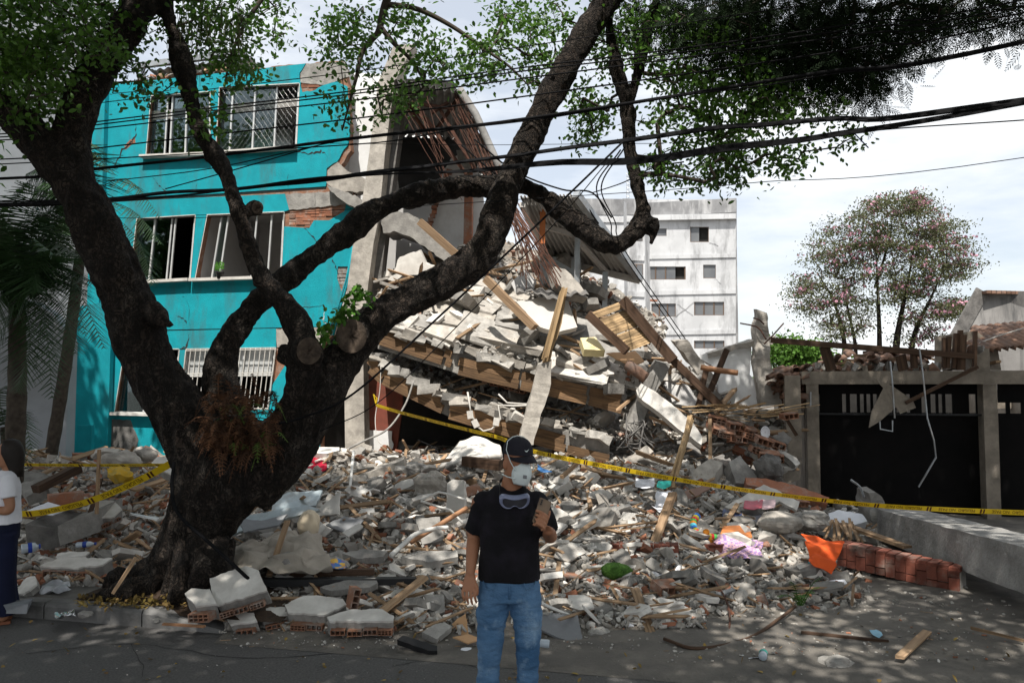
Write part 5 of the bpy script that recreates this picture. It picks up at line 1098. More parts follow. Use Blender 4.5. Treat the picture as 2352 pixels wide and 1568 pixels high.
def mb_ball(mb, c, r_, sc_=(1, 1, 1), rot=None):
    c = Vector(c); rr = []
    for i in range(9):
        a = math.pi * (i + .02) / 8.04; v = [Vector((sc_[0] * math.sin(a) * math.cos(b), sc_[1] * math.sin(a) * math.sin(b), sc_[2] * math.cos(a))) * r_ for b in [2 * math.pi * k / 14 for k in range(14)]]
        rr.append([c + (rot @ q if rot else q) for q in v])
    mb.grid(rr, closed=True); mb.add(rr[0], [tuple(range(14))]); mb.add(rr[-1], [tuple(range(14))])
def solid(mb, name, vox, it, m_, parent, xf, wr=0.0, wf_=8.0, stretch=(1, 1, 1)):
    tmp = mb.build('tmp', m_, fixn=True, origin=(0, 0, 0)); me = remesh(tmp, vox, it)
    n = len(me.vertices); co = np.empty(n * 3, np.float32); me.vertices.foreach_get('co', co); co = co.reshape(-1, 3)
    if wr:
        nr = np.empty(n * 3, np.float32); me.vertices.foreach_get('normal', nr); nr = nr.reshape(-1, 3)
        for i in range(n):
            p = Vector(co[i]); q = Vector((p.x * stretch[0], p.y * stretch[1], p.z * stretch[2])); co[i] += nr[i] * wr * (noise.noise(q * wf_) + .5 * noise.noise(q * wf_ * 2.3))
    W = np.array([tuple(xf(Vector(c))) for c in co], np.float32); o0 = np.array(parent['_w'], np.float32)
    me.vertices.foreach_set('co', (W - o0).ravel()); me.update(); me.materials.clear(); me.materials.append(m_)
    at = me.attributes.get('tint'); return link(name, me, o0, parent)
# ---- man in the foreground; local frame: x to picture right, y away from camera, z up, origin between the feet
man = thing('person', (-.015, 4.84, 0), 'man in black T-shirt, cap, face mask and blue jeans looking towards a phone', 'person')
MX = Matrix.Translation((-.015, 4.84, 0)) 
X = lambda v: MX @ v
V3 = Vector
# head frame: turned to picture right, tipped down a little
HR = Euler((math.radians(10), 0, math.radians(31))).to_matrix()      # local head: -y is the face direction
HC = V3((.045, -.03, 1.605))
def hd(x, y, z): return HC + HR @ V3((x, y, z))
b = MB()
# skull, jaw, neck
rrh = []
for z, rx, fy, by in ((-.125, .030, -.062, .0), (-.115, .046, -.085, .02), (-.09, .058, -.096, .045), (-.06, .066, -.098, .07), (-.03, .071, -.096, .085), (0, .0745, -.097, .095), (.03, .076, -.096, .10), (.06, .075, -.092, .10), (.09, .068, -.078, .09), (.112, .05, -.052, .065), (.122, .02, -.02, .03)):
    rrh.append([hd(rx * math.cos(a), (fy + by) / 2 + (by - fy) / 2 * math.sin(a), z) for a in [2 * math.pi * k / 20 for k in range(20)]])
b.grid(rrh, closed=True); b.add(rrh[0], [tuple(range(20))]); b.add(rrh[-1], [tuple(range(20))])
chain(b, [hd(0, -.09, .025), hd(0, -.108, -.0), hd(0, -.122, -.022)], [.011, .013, .017], 10)                     # nose
for s in (-1, 1): mb_ball(b, hd(.074 * s, .012, -.012), .034, (.35, .7, 1.0), HR); mb_ball(b, hd(.033 * s, -.088, .032), .018, (1.3, .6, .6), HR)
chain(b, [(.0, .02, 1.36), (.012, .012, 1.45), (.03, .0, 1.54)], [.074, .064, .062], 16)
# torso core under the shirt, arms and hands
loft(b, [((0, 0, .98), .15, .10), ((0, 0, 1.2), .16, .11), ((0, .01, 1.36), .17, .09), ((0, .02, 1.42), .09, .07)])
RS, RE, RW = V3((-.172, .0, 1.375)), V3((-.215, .065, 1.15)), V3((-.232, -.06, .955))       # picture-left arm, hanging
LS, LE, LW = V3((.175, .0, 1.375)), V3((.245, .05, 1.155)), V3((.225, -.19, 1.225))       # picture-right arm, bent, holding the phone
chain(b, [RS, RS.lerp(RE, .5), RE, RE.lerp(RW, .35), RW], [.055, .05, .042, .041, .027])
chain(b, [LS, LS.lerp(LE, .5), LE, LE.lerp(LW, .4), LW], [.055, .05, .043, .041, .028])
def finger(pts, r0, r1):
    k = len(pts); chain(b, pts, [r0 + (r1 - r0) * i / (k - 1) for i in range(k)], 10, 4)
# hanging hand: palm plus fingers
loft(b, [(RW, .028, .022), (RW + V3((-.003, -.012, -.035)), .038, .017), (RW + V3((-.006, -.02, -.07)), .041, .016), (RW + V3((-.007, -.024, -.092)), .038, .014)], 14)
for i, (dx, l) in enumerate(((-.036, .062), (-.0125, .079), (.0115, .084), (.035, .075))):
    base = RW + V3((-.007 + dx, -.026, -.088)); finger([base, base + V3((.002, -.014, -l * .45)), base + V3((.006, -.010, -l * .78)), base + V3((.010, .002, -l))],   .0088, .007)
finger([RW + V3((.022, -.012, -.042)), RW + V3((.038, -.026, -.066)), RW + V3((.044, -.03, -.094)), RW + V3((.042, -.026, -.116))], .0115, .0085)
# phone hand: back of hand to the viewer's right/below, fingers wrapped across the phone's front edge
PC = V3((.185, -.262, 1.345)); PRt = Euler((math.radians(-14), math.radians(24), math.radians(14))).to_matrix()   # phone centre and attitude (local x width, z length, -y towards viewer)
def ph(x, y, z): return PC + PRt @ V3((x, y, z))
loft(b, [(LW, .030, .024), (LW.lerp(ph(.012, .02, -.055), .5), .040, .022), (ph(.016, .016, -.072), .043, .019), (ph(.018, .018, -.04), .038, .016)], 14)
for i, (z, r_) in enumerate(((-.012, .0095), (-.035, .0095), (-.058, .009), (-.079, .0082))):
    finger([ph(.036, .018, z - .012), ph(.044, -.004, z - .008), ph(.022, -.018, z), ph(-.012, -.0185, z + .004), ph(-.036 + .006 * i, -.014, z + .003)], r_ * 1.08, r_ * .9)
finger([ph(.030, .022, -.06), ph(.046, .018, -.035), ph(.047, .008, -.005), ph(.044, .004, .02)], .0125, .009)
body = solid(b, 'body', .0046, 2, m_skin, man, X)
# shirt
b = MB(); loft(b, [((.0, 0, .905), .188, .132), ((0, 0, .96), .186, .13), ((0, 0, 1.08), .178, .126), ((0, 0, 1.2), .182, .13), ((0, .0, 1.29), .182, .124), ((0, .005, 1.37), .172, .106), ((0, .01, 1.41), .15, .09), ((0, .018, 1.438), .112, .072), ((.0, .024, 1.458), .088, .058)], 28)
def sleeve(S, E, f0, f1, r0, r1):
    mb_ball(b, S + (E - S) * .02, r0 * .97); d = (E - S); chain_pts = [S + d * f for f in (f0, .25, .5, f1)]; q = cr([(*p, r_) for p, r_ in zip(chain_pts, (r0, r0 * 1.02, (r0 + r1) / 2, r1))], 5); b.tube([v[:3] for v in q], [v[3] for v in q], 18)
sleeve(RS + V3((.012, 0, -.005)), RE, .0, .86, .068, .069); sleeve(LS + V3((-.012, 0, -.005)), LE, .0, .86, .068, .069)
solid(b, 'tshirt', .008, 4, m_shirt, man, X, .011, 6, (1, 1, .6))
b = MB(); q = [V3((.082 * math.cos(a) + .002, .016 + .066 * math.sin(a) - .006, 1.445 - .022 * (1 - math.sin(a)) * .9)) for a in [2 * math.pi * k / 24 for k in range(25)]]; b.tube(q, .008, 8, cap=False); cl = b.build('collar', m_shirt, None, smooth=True); bpy.data.objects.remove(cl)
# jeans
b = MB(); loft(b, [((0, .0, .79), .172, .118), ((0, 0, .85), .178, .124), ((0, 0, .92), .176, .122), ((0, 0, .96), .17, .115)], 26)
def leg(sx, pts, rad):
    q = cr([(*p, r_) for p, r_ in zip(pts, rad)], 6); b.tube([v[:3] for v in q], [v[3] for v in q], 20)
leg(-1, [V3((-.088, 0, .86)), V3((-.10, -.005, .74)), V3((-.112, -.015, .60)), V3((-.122, -.02, .46)), V3((-.128, 0, .30)), V3((-.122, .012, .14)), V3((-.118, .01, .05))], [.096, .096, .083, .069, .066, .062, .06])
leg(1, [V3((.088, 0, .86)), V3((.100, -.005, .74)), V3((.108, -.01, .60)), V3((.106, -.015, .46)), V3((.108, 0, .30)), V3((.112, .012, .14)), V3((.112, .01, .05))], [.096, .096, .083, .069, .066, .062, .06])
jn = solid(b, 'jeans', .0085, 3, m_jean, man, X, .011, 8, (.7, .7, 2.2))
def piece(name, mb, m_, parent=None, smooth=True):
    mb.V = [tuple(X(V3(v))) for v in mb.V]; return mb.build(name, m_, parent or man, smooth=smooth, fixn=True)
b = MB(); b.tube([(.002, -.118, .92), (.002, -.124, .87), (.0, -.12, .82)], .006, 6); piece('fly_seam', b, m_jean, jn)
for s in (-1, 1):
    b = MB(); b.tube([(.155 * s, -.075, .915), (.14 * s, -.095, .875), (.10 * s, -.115, .87), (.085 * s, -.118, .91)], .004, 5); piece('pocket_seam', b, m_jean, jn)
    b = MB(); c = V3((-.118 if s < 0 else .114, -.05, .04)); loft(b, [((c.x, -.19, .022), .022, .012), ((c.x, -.16, .032), .042, .03), ((c.x, -.08, .045), .047, .042), ((c.x, .0, .055), .045, .05), ((c.x, .06, .05), .038, .045), ((c.x, .085, .04), .02, .03)], 14)
    for i in range(len(b.V)): pass
    bb = MB(); rr = []
    for y, rx, h in ((-.20, .02, .03), (-.175, .042, .05), (-.10, .05, .07), (0, .046, .095), (.06, .042, .09), (.08, .02, .06)): rr.append([(c.x + rx * math.cos(a), y, max(.004, h * .5 + h * .5 * math.sin(a))) for a in [2 * math.pi * k / 14 for k in range(14)]])
    bb.grid(rr, closed=True); bb.add(rr[0], [tuple(range(14))]); bb.add(rr[-1], [tuple(range(14))]); piece('shoe', bb, m_black)
# hair at nape and temples, brows
b = MB(); rr = []
for z, k in ((.075, 1.03), (.04, 1.035), (.0, 1.035), (-.035, 1.02), (-.06, .98)):
    rr.append([hd(.077 * k * math.cos(a), .001 + .099 * k * math.sin(a), z) for a in [math.radians(28 + 124 * j / 16) for j in range(17)]])
b.grid(rr); piece('hair', b, m_hair, body)
for s in (-1, 1): b = MB(); b.tube([hd(.014 * s, -.102, .048), hd(.034 * s, -.099, .053), hd(.056 * s, -.083, .045)], .0045, 6); piece('eyebrow', b, m_hair, body)
for s in (-1, 1): b = MB(); mb_ball(b, hd(.033 * s, -.091, .026), .0105, (1.3, .8, .6), HR); piece('eye', b, MAT('eye', (.03, .02, .015), (.05, .04, .035), 30, .2), body)
# cap with brim, strap of the mask, tick mark
cp_ = thing('cap', X(hd(0, 0, .06)), 'black baseball cap with a white tick mark worn by the man', 'cap')
def pc2(name, mb, m_, parent, smooth=True):
    mb.V = [tuple(X(V3(v))) for v in mb.V]; return mb.build(name, m_, parent, smooth=smooth, fixn=True)
b = MB(); rr = []
for i in range(9):
    a = math.pi / 2 * i / 8; z = .052 + .098 * math.sin(a); k = max(.02, math.cos(a) ** .62); rr.append([hd(.085 * k * math.cos(t), .002 + .108 * k * math.sin(t), z + (.012 * math.sin(t) if i < 2 else 0) * -1) for t in [2 * math.pi * j / 28 for j in range(28)]])
b.grid(rr, closed=True); pc2('crown', b, m_cap, cp_)
b = MB(); rr = []
for i in range(6):
    f = i / 5; rr.append([hd((.082 - .012 * f) * math.cos(t), -.035 + (-.072 - .078 * f) * math.sin(t) ** .9 if math.sin(t) > 0 else -.035, .066 - .02 * f - .020 * abs(math.cos(t)) ** 1.5) for t in [math.pi * j / 18 for j in range(19)]])
b.grid(rr); br = pc2('brim', b, m_cap, cp_); md = br.modifiers.new('s', 'SOLIDIFY'); md.thickness = .004
b = MB(); mb_ball(b, hd(0, 0, .152), .008, (1, 1, .5)); pc2('button', b, m_cap, cp_)
tk = [(-.017, .004), (-.008, -.007), (.002, -.009), (.022, .010), (.002, -.001), (-.007, -.002)]; b = MB()
def onc(u, v):   # on the cap front
    a = math.radians(-90 - 3) + u / .09; el = .45 + v / .1; k = max(.02, math.cos(el) ** .62); return hd(.0885 * k * math.cos(a), .002 + .112 * k * math.sin(a), .052 + .100 * math.sin(el))
b.add([onc(u, v) for u, v in tk], [(0, 1, 5), (1, 2, 4), (1, 4, 5), (2, 3, 4)]); pc2('tick_emblem', b, m_mask, cp_, False)
# mask
mk = thing('face_mask', X(hd(0, -.11, -.05)), 'white cup shaped dust mask over the man nose and mouth', 'mask')
b = MB(); rr = []
for j in range(13):
    u = -1 + j / 6; row = []
    for k in range(13):
        v = -1 + k / 6; w_ = .066 * (1 - .45 * max(0, v) ** 1.7 - .30 * max(0, -v) ** 2.0); x = u * w_; fold = (1 - abs(u)) ; y = -.090 - .050 * fold * (1 - .55 * abs(v) ** 1.6) - .006 * (1 - u * u) + .03 * abs(u) ** 2.2; row.append(hd(x, y, -.048 + v * .064))
    rr.append(row)
b.grid(rr); mo = pc2('shell', b, m_mask, mk); md = mo.modifiers.new('s', 'SOLIDIFY'); md.thickness = .004; md.offset = 1
b = MB(); b.tube([hd(.06, -.088, -.03)] if False else [hd(-.060, -.092, -.03), hd(-.080, -.055, .02), hd(-.0885, -.01, .08), hd(-.072, .012, .128), hd(-.035, .02, .150), hd(0, .022, .156), hd(.035, .02, .150), hd(.072, .012, .128), hd(.0885, -.01, .08), hd(.080, -.055, .02), hd(.06, -.092, -.03)], .0028, 6); b.V = [tuple(V3(v)) for v in b.V]; pc2('upper_strap', b, m_mask, mk)
for s in (-1, 1): b = MB(); b.tube([hd(.055 * s, -.085, -.075), hd(.075 * s, -.03, -.078), hd(.066 * s, .05, -.085), hd(0.0, .085, -.088)], .004, 6); pc2('lower_strap', b, m_mask, mk)
b = MB(); b.box(hd(-.022, -.136, -.052), (.022, .002, .02), HR @ Euler((0, 0, -.7)).to_matrix()); pc2('grey_print', b, MAT('grey_ink', (.25, .26, .27), None, 90, .8), mk)
# goggles at the neck
gg = thing('goggles', X(V3((.02, -.13, 1.37))), 'clear rimmed safety goggles hanging at the man neck', 'goggles')
m_rim = MAT('clear_vinyl', (.22, .24, .36), (.15, .17, .26), 12, .15, spec=.6)
GC = V3((.03, -.135, 1.385)); GR_ = Euler((math.radians(28), 0, math.radians(6))).to_matrix()
def gq(x, y, z): return GC + GR_ @ V3((x, y, z))
ol = [(-.088, .022), (-.07, .04), (-.03, .036), (0, .034), (.03, .036), (.07, .04), (.088, .022), (.084, -.014), (.06, -.036), (.03, -.036), (.012, -.02), (-.012, -.02), (-.03, -.036), (-.06, -.036), (-.084, -.014)]
ol = cr([(*p, 0) for p in ol + ol[:1]], 3)
b = MB(); rr = []
for sc2, y in ((1.0, .016), (1.04, .0), (.98, -.022), (.84, -.026), (.8, -.018)): rr.append([gq(p[0] * sc2, y + .9 * p[0] ** 2 * 2.2, p[1] * sc2) for p in ol])
b.grid(rr); pc2('rim', b, m_rim, gg)
b = MB(); b.add([gq(p[0] * .82, -.02 + 2 * p[0] ** 2, p[1] * .82) for p in ol], [tuple(range(len(ol)))]); pc2('lens', b, MAT('dark_lens', (.03, .03, .04), (.06, .06, .07), 8, .08, spec=.6), gg)
for s in (-1, 1): b = MB(); b.bar(gq(.086 * s, .02, .015), V3((.015 + .075 * s, -.01, 1.485)), .022, .003, up=(s, -.3, 0)); b.bar(V3((.015 + .075 * s, -.01, 1.485)), V3((.015 + .05 * s, .07, 1.5)), .022, .003, up=(s, .2, 0)); pc2('strap', b, m_black, gg, False)
# phone
phn = thing('smartphone', X(PC), 'smartphone in a bronze case held up in the man hand', 'phone')
m_case = MAT('bronze_case', (.17, .115, .075), (.13, .09, .06), 20, .35, metal=.3)
b = MB(); o_ = [(-.032, -.074), (.032, -.074), (.037, -.069), (.037, .069), (.032, .074), (-.032, .074), (-.037, .069), (-.037, -.069)]
b.prism([ph(x, -.004, z) for x, z in o_], PRt @ V3((0, .009, 0))); pc2('case', b, m_case, phn, False)
b = MB(); b.prism([ph(x, -.0062, z) for x, z in ((-.033, .03), (-.012, .03), (-.012, .068), (-.033, .068))], PRt @ V3((0, .002, 0))); pc2('camera_island', b, MAT('dark_bronze', (.15, .1, .065), None, 9, .4), phn, False)
for z in (.038, .049, .06): b = MB(); b.tube([ph(-.0225, -.0085, z), ph(-.0225, -.005, z)], .0048, 12); pc2('camera_lens', b, m_black, phn, False)

# ---- woman at the left edge, seen from behind
WX, WY = P(6, 1390, 7.12).x, 7.12
wo_ = thing('person', (WX, WY, 0), 'dark haired person in white T-shirt and navy flared jeans at the left edge', 'person')
MW = Matrix.Translation((WX, WY, 0.0)) @ Matrix.Rotation(math.radians(-62), 4, 'Z')      # faces away to the right
XW = lambda v: MW @ v
b = MB()
rrh = []
for z, rx, fy, by in ((-.115, .03, -.06, 0), (-.10, .05, -.085, .03), (-.05, .063, -.092, .07), (0, .07, -.09, .09), (.05, .07, -.085, .095), (.095, .05, -.055, .065), (.112, .02, -.02, .02)): rrh.append([V3((rx * math.cos(a), (fy + by) / 2 + (by - fy) / 2 * math.sin(a), 1.46 + z)) for a in [2 * math.pi * k / 18 for k in range(18)]])
b.grid(rrh, closed=True); b.add(rrh[0], [tuple(range(18))]); b.add(rrh[-1], [tuple(range(18))])
chain(b, [V3((0, -.09, 1.475)), V3((0, -.112, 1.445))], [.01, .014]); chain(b, [V3((0, .02, 1.24)), V3((0, .01, 1.32)), V3((0, 0, 1.4))], [.06, .05, .05])
loft(b, [((0, 0, .9), .14, .1), ((0, 0, 1.1), .14, .095), ((0, 0, 1.25), .15, .08), ((0, .01, 1.31), .08, .06)])
for s in (-1, 1):
    S, E, W_ = V3((.175 * s, .01, 1.26)), V3((.21 * s, .04, 1.0)), V3((.12 * s, -.19, .98)); chain(b, [S, S.lerp(E, .5), E, E.lerp(W_, .4), W_], [.05, .046, .038, .037, .026])
    d = (W_ - E).normalized(); loft(b, [(W_, .026, .02, V3((0, 0, 1)), V3((1, 0, 0))), (W_ + d * .05, .038, .014, V3((0, 0, 1)), V3((1, 0, 0))), (W_ + d * .085, .034, .012, V3((0, 0, 1)), V3((1, 0, 0)))], 12)
    for i in range(4): base = W_ + d * .08 + V3((0, 0, .026 - i * .018)); f = d * (.06 + .012 * (i in (1, 2))); chain(b, [base, base + f * .5, base + f + V3((-.02 * s, 0, -.008))], [.0085, .008, .007], 8, 3)
    base = W_ + d * .03 + V3((0, 0, .03)); chain(b, [base, base + d * .03 + V3((0, 0, .02)), base + d * .06 + V3((0, 0, .022))], [.01, .009, .008], 8, 3)
    fx = .085 * s; chain(b, [V3((fx, .02, .16)), V3((fx, .02, .07)), V3((fx, -.06, .05)), V3((fx, -.15, .04))], [.04, .042, .038, .03]); chain(b, [V3((fx, .01, .92)), V3((fx, .01, .5)), V3((fx, .02, .14))], [.07, .055, .04])
solid(b, 'body', .0075, 3, m_skin2, wo_, XW)
b = MB(); loft(b, [((0, .0, .86), .175, .125), ((0, 0, .95), .165, .118), ((0, 0, 1.06), .158, .112), ((0, 0, 1.18), .165, .112), ((0, .0, 1.26), .155, .09), ((0, .01, 1.30), .10, .07), ((0, .012, 1.32), .07, .06)], 24)
for s in (-1, 1): S, E = V3((.165 * s, .01, 1.255)), V3((.21 * s, .04, 1.0)); q = cr([(*S.lerp(E, f), r_) for f, r_ in ((-.1, .066), (.3, .066), (.62, .064))], 5); b.tube([v[:3] for v in q], [v[3] for v in q], 16)
solid(b, 'tshirt', .008, 4, m_wht, wo_, XW, .006, 9, (1, 1, .7))
b = MB(); loft(b, [((0, 0, .72), .155, .11), ((0, 0, .82), .165, .118), ((0, 0, .9), .155, .11)], 22)
for s in (-1, 1): q = cr([(.082 * s, .01, .78, .092), (.085 * s, .01, .6, .086), (.086 * s, .01, .42, .084), (.086 * s, .015, .25, .092), (.086 * s, .02, .08, .105)], 5); b.tube([v[:3] for v in q], [v[3] for v in q], 18)
solid(b, 'jeans', .009, 3, m_navy, wo_, XW, .006, 8, (1, 1, .5))
b = MB(); rr = []
for z, rx, ry, cy in ((1.60, .02, .02, .01), (1.58, .06, .075, .01), (1.53, .08, .10, .012), (1.47, .084, .108, .02), (1.40, .08, .09, .04), (1.33, .07, .07, .055), (1.26, .06, .055, .065)): rr.append([V3((rx * math.cos(a), cy + ry * math.sin(a), z)) for a in [math.radians(-40 + 260 * j / 18) for j in range(19)]])
b.grid(rr); b.V = [tuple(XW(V3(v))) for v in b.V]; ho = b.build('hair', m_hair, wo_, smooth=True, fixn=True); md = ho.modifiers.new('s', 'SOLIDIFY'); md.thickness = .02
m_sand = MAT('brown_sandal', (.22, .08, .04), (.16, .06, .03), 6, .6)
for s in (-1, 1):
    b = MB(); fx = .085 * s; b.prism([V3((fx + x, y, .03)) for x, y in ((-.04, .07), (-.045, -.04), (-.048, -.13), (-.03, -.2), (.01, -.21), (.045, -.16), (.045, -.04), (.038, .07))], V3((0, 0, -.026))); b.V = [tuple(XW(V3(v))) for v in b.V]; so_ = b.build('sandal', m_sand, wo_, fixn=True)
    b = MB()
    for y in (-.13, -.06): b.tube([XW(V3((fx + .048 * math.cos(a), y, .03 + .055 * math.sin(a)))) for a in [math.pi * k / 8 for k in range(9)]], .012, 6)
    b.build('strap', m_sand, so_, smooth=True)

# ================================================================ named pieces of wreckage
m_grey = MAT('grey_painted_sheet', (.20, .205, .215), (.13, .135, .14), 3, .5, .2, 14, stain=(.3, .3, .3), ss=3)
m_steelb = MAT('pale_blue_steel', (.42, .48, .50), (.30, .35, .37), 4, .4, .15, 10, metal=.35, stain=(.25, .24, .22), ss=3)
m_ply = MAT('plywood', (.48, .30, .16), (.36, .22, .115), 2, .8, .2, 8, stain=(.25, .16, .09), ss=3)
m_card = MAT('cardboard', (.55, .33, .18), (.45, .27, .14), 3, .85, .15, 12)
m_foam = MAT('cream_foam', (.72, .62, .34), (.62, .52, .28), 4, .9, .3, 40)
m_paper = MAT('paper', (.75, .76, .80), (.66, .67, .72), 5, .85)
m_pvc = MAT('white_pvc', (.66, .65, .62), (.52, .50, .47), 6, .5)
m_pole = MAT('round_wood', (.36, .19, .10), (.25, .125, .065), 2, .7, .2, 10, src='lc', stretch=(1, 15, 15))
def hitm(px, py, y0=6.3, y1=16.5):
    Y = y0
    while Y < y1:
        p = P(px, py, Y)
        if p.z <= max(0.0, mound(p.x, p.y)): return p
        Y += .05
    return None
def nrm(*v): return Vector(v).normalized()
def plate_pts(pp, Yc, n, bot=False):
    cx = sum(p[0] for p in pp) / len(pp); cy = sum(p[1] for p in pp) / len(pp); o = P(cx, cy, Yc); return [PL(x, y, o, n) for x, y in pp]
def plate(name, pp, Yc, n, th, m_, label, cat, group=None, rough=0.0, step=9, edge=None, side=None):
    """broken flat piece: top outline in pixels on the plane through (centre, Yc) with normal n"""
    n = nrm(*n)
    if rough: pp = jag(pp, step, rough)
    q = plate_pts(pp, Yc, n)
    if side is None:
        mb = MB(); mb.tint = rnd(.2, .9); mb.prism(q, -n * th); return tag(mb.build(name, m_, fixn=True), label, cat, group)
    c = sum(q, Vector()) / len(q); t = thing(name, c - n * th, label, cat, group)
    mb = MB(); mb.prism([v for v in q], -n * .018); mb.build('plaster_face', m_, t, fixn=True)
    inner = [c + (v - c) * .985 - n * .0182 for v in q]; mb = MB(); mb.prism(inner, -n * (th - .018)); mb.build('core', side, t, fixn=True)
    return t
HB = {}
def hollow_mesh(nx=3, m_=m_hollow):
    """hollow clay block, holes along local y"""
    mb = MB(); L, D, Hh, w_ = .3, .2, .11, .014
    for z in (-1, 1): mb.box((0, 0, z * (Hh - w_) / 2), (L, D, w_), jit=.002)
    for i in range(nx + 1): mb.box((-L / 2 + w_ / 2 + i * (L - w_) / nx, 0, 0), (w_, D - .002, Hh - 2 * w_), jit=.002)
    mb.box((0, 0, 0), (L - .02, D - .004, w_ * .8)) if nx > 3 else None
    o = mb.build('x', m_, origin=(0, 0, 0)); me = o.data; bpy.data.objects.remove(o); return me
HB[3] = hollow_mesh(3); HB[4] = hollow_mesh(4)
def hbrick(p, rot, s=1.0, parent=None, k=3, name='hollow_brick'):
    o = link(name, HB[k], p, parent); o.rotation_euler = rot; o.scale = (s * rnd(.92, 1.05), s, s * rnd(.95, 1.05)); return o
def edge_bricks(t, a, b, n, drop, s=.8, back=.1):
    """row of hollow bricks under the front edge a->b (3-D points) of a wall fragment"""
    d = (b - a); ang = math.atan2(d.y, d.x)
    for i in range(n):
        s = d.length / n / .3 * .96; p = a.lerp(b, (i + .5) / n) + Vector((rnd(-.01, .01), .1 * s - .035 + rnd(-.01, .01), -drop + rnd(-.008, .008))); o = hbrick(p, (rnd(-.08, .08), rnd(-.05, .05) - math.atan2(d.z, math.hypot(d.x, d.y)), ang + rnd(-.05, .05)), s, t, R.choice((3, 4)))
WS = 'wall fragments lying along the road edge'
def wallfrag(pp, Yc, n, th, label, e0, e1, nb, drop):
    t = plate('wall_fragment', pp, Yc, n, th, m_white, label, 'wall fragment', WS, 1.6, 9, side=m_mortar)
    o_ = P(sum(v[0] for v in pp) / len(pp), sum(v[1] for v in pp) / len(pp), Yc); q = [PL(*e, o_, nrm(*n)) for e in (e0, e1)]
    if nb: edge_bricks(t, q[0], q[1], nb, drop, back=.06)
    return t
wallfrag([(482, 1327), (563, 1299), (594, 1309), (613, 1355), (499, 1390), (489, 1373)], 6.95, (-.12, -.62, .78), .17, 'largest white plastered wall slab tilted against the foot of the tree', (505, 1386), (610, 1356), 3, .1)
wallfrag([(424, 1362), (440, 1350), (482, 1352), (498, 1386), (450, 1392)], 6.85, (-.1, -.4, .9), .16, 'small white topped wall piece left of the large tilted slab', (440, 1390), (490, 1390), 1, .09)
wallfrag([(518, 1414), (548, 1403), (583, 1406), (590, 1424), (530, 1434)], 6.85, (-.2, -.35, .9), .19, 'rounded wall lump with a single brick showing at the kerb end', (548, 1430), (588, 1424), 1, .08)
wallfrag([(578, 1402), (620, 1393), (654, 1393), (662, 1408), (604, 1421)], 6.95, (0, -.3, .95), .16, 'short white wall block next to the rounded lump by the road', (606, 1420), (660, 1408), 1, .09)
wallfrag([(654, 1388), (690, 1370), (726, 1366), (787, 1374), (796, 1387), (745, 1411), (661, 1405)], 6.95, (0, -.35, .93), .18, 'double layered white wall slab in the middle of the front row', (668, 1407), (742, 1411), 2, .1)
wallfrag([(751, 1415), (802, 1399), (878, 1398), (905, 1413), (903, 1424), (757, 1425)], 6.7, (0, -.25, .96), .17, 'long white wall slab with a row of open hollow bricks facing the road', (760, 1425), (902, 1424), 4, .085)
wallfrag([(1487, 1378), (1517, 1371), (1560, 1382), (1594, 1402), (1592, 1414), (1530, 1410), (1498, 1404)], 7.15, (.1, -.3, .95), .17, 'white topped hollow brick slab right of the man', (1500, 1406), (1590, 1414), 3, .09)
wallfrag([(92, 1298), (140, 1279), (258, 1281), (236, 1296), (170, 1304)], 8.1, (0, -.3, .95), .14, 'flat wall slab lying left of the tree roots', (100, 1302), (210, 1302), 2, .08)
wallfrag([(132, 1271), (160, 1265), (206, 1267), (192, 1277), (128, 1279)], 8.5, (0, -.3, .95), .1, 'thin pale slab just behind the flat slab left of the tree', (0, 0), (1, 1), 0, 0)
wallfrag([(197, 1165), (215, 1148), (262, 1150), (280, 1168), (262, 1185), (228, 1190)], 9.4, (.1, -.4, .9), .16, 'grey faced wall slab behind the left concrete beam', (232, 1189), (276, 1172), 2, .09)
wallfrag([(348, 1062), (362, 1048), (400, 1052), (430, 1068), (400, 1092), (376, 1082)], 9.6, (.1, -.5, .86), .12, 'white wall slab leaning beside the left of the trunk', (0, 0), (1, 1), 0, 0)
wallfrag([(34, 1362), (60, 1326), (80, 1322), (84, 1340), (52, 1364)], 7.5, (-.3, -.4, .85), .07, 'white cracked plaster plate on the kerb behind the woman', (0, 0), (1, 1), 0, 0)
# other plates
def pl(name, pp, Y, n, th, m_, lb, cat, rough=1.2): return plate(name, pp, Y, n, th, m_, lb, cat, None, rough, 9)
CH = 'concrete'
pl('plaster_sheet', [(920, 1387), (951, 1364), (985, 1395), (951, 1420)], 7.15, (.2, -.6, .75), .03, m_white, 'white broken plaster plate left of the man shins', 'plaster')
pl('plaster_sheet', [(876, 1364), (935, 1345), (989, 1357), (901, 1402)], 7.4, (0, -.5, .85), .03, m_white, 'wide white triangular board under the diagonal plank', 'board')
pl('floor_tile', [(973, 1364), (1019, 1364), (1023, 1406), (989, 1410)], 7.1, (.1, -.7, .7), .025, m_conc, 'grey square tile leaning behind the man knee', 'tile')
pl('concrete_slab', [(970, 1450), (1000, 1432), (1023, 1429), (1038, 1437), (1004, 1467)], 6.55, (.1, -.45, .88), .06, m_conc, 'wedge of grey concrete on the road left of the man feet', 'concrete')
pl('cardboard_sheet', [(1038, 1433), (1050, 1420), (1069, 1408), (1076, 1460), (1066, 1462)], 6.7, (-.3, -.8, .5), .008, m_card, 'torn orange brown cardboard sheet beside the man leg', 'cardboard')
pl('cardboard_sheet', [(1040, 1462), (1075, 1455), (1110, 1466), (1075, 1476)], 6.45, (0, -.3, .95), .012, m_card, 'flattened beige cardboard at the man feet', 'cardboard')
pl('edged_board', [(912, 1468), (925, 1458), (1004, 1482), (1004, 1494), (985, 1494)], 6.3, (0, -.4, .9), .05, m_black, 'black edged board lying on the asphalt', 'board')
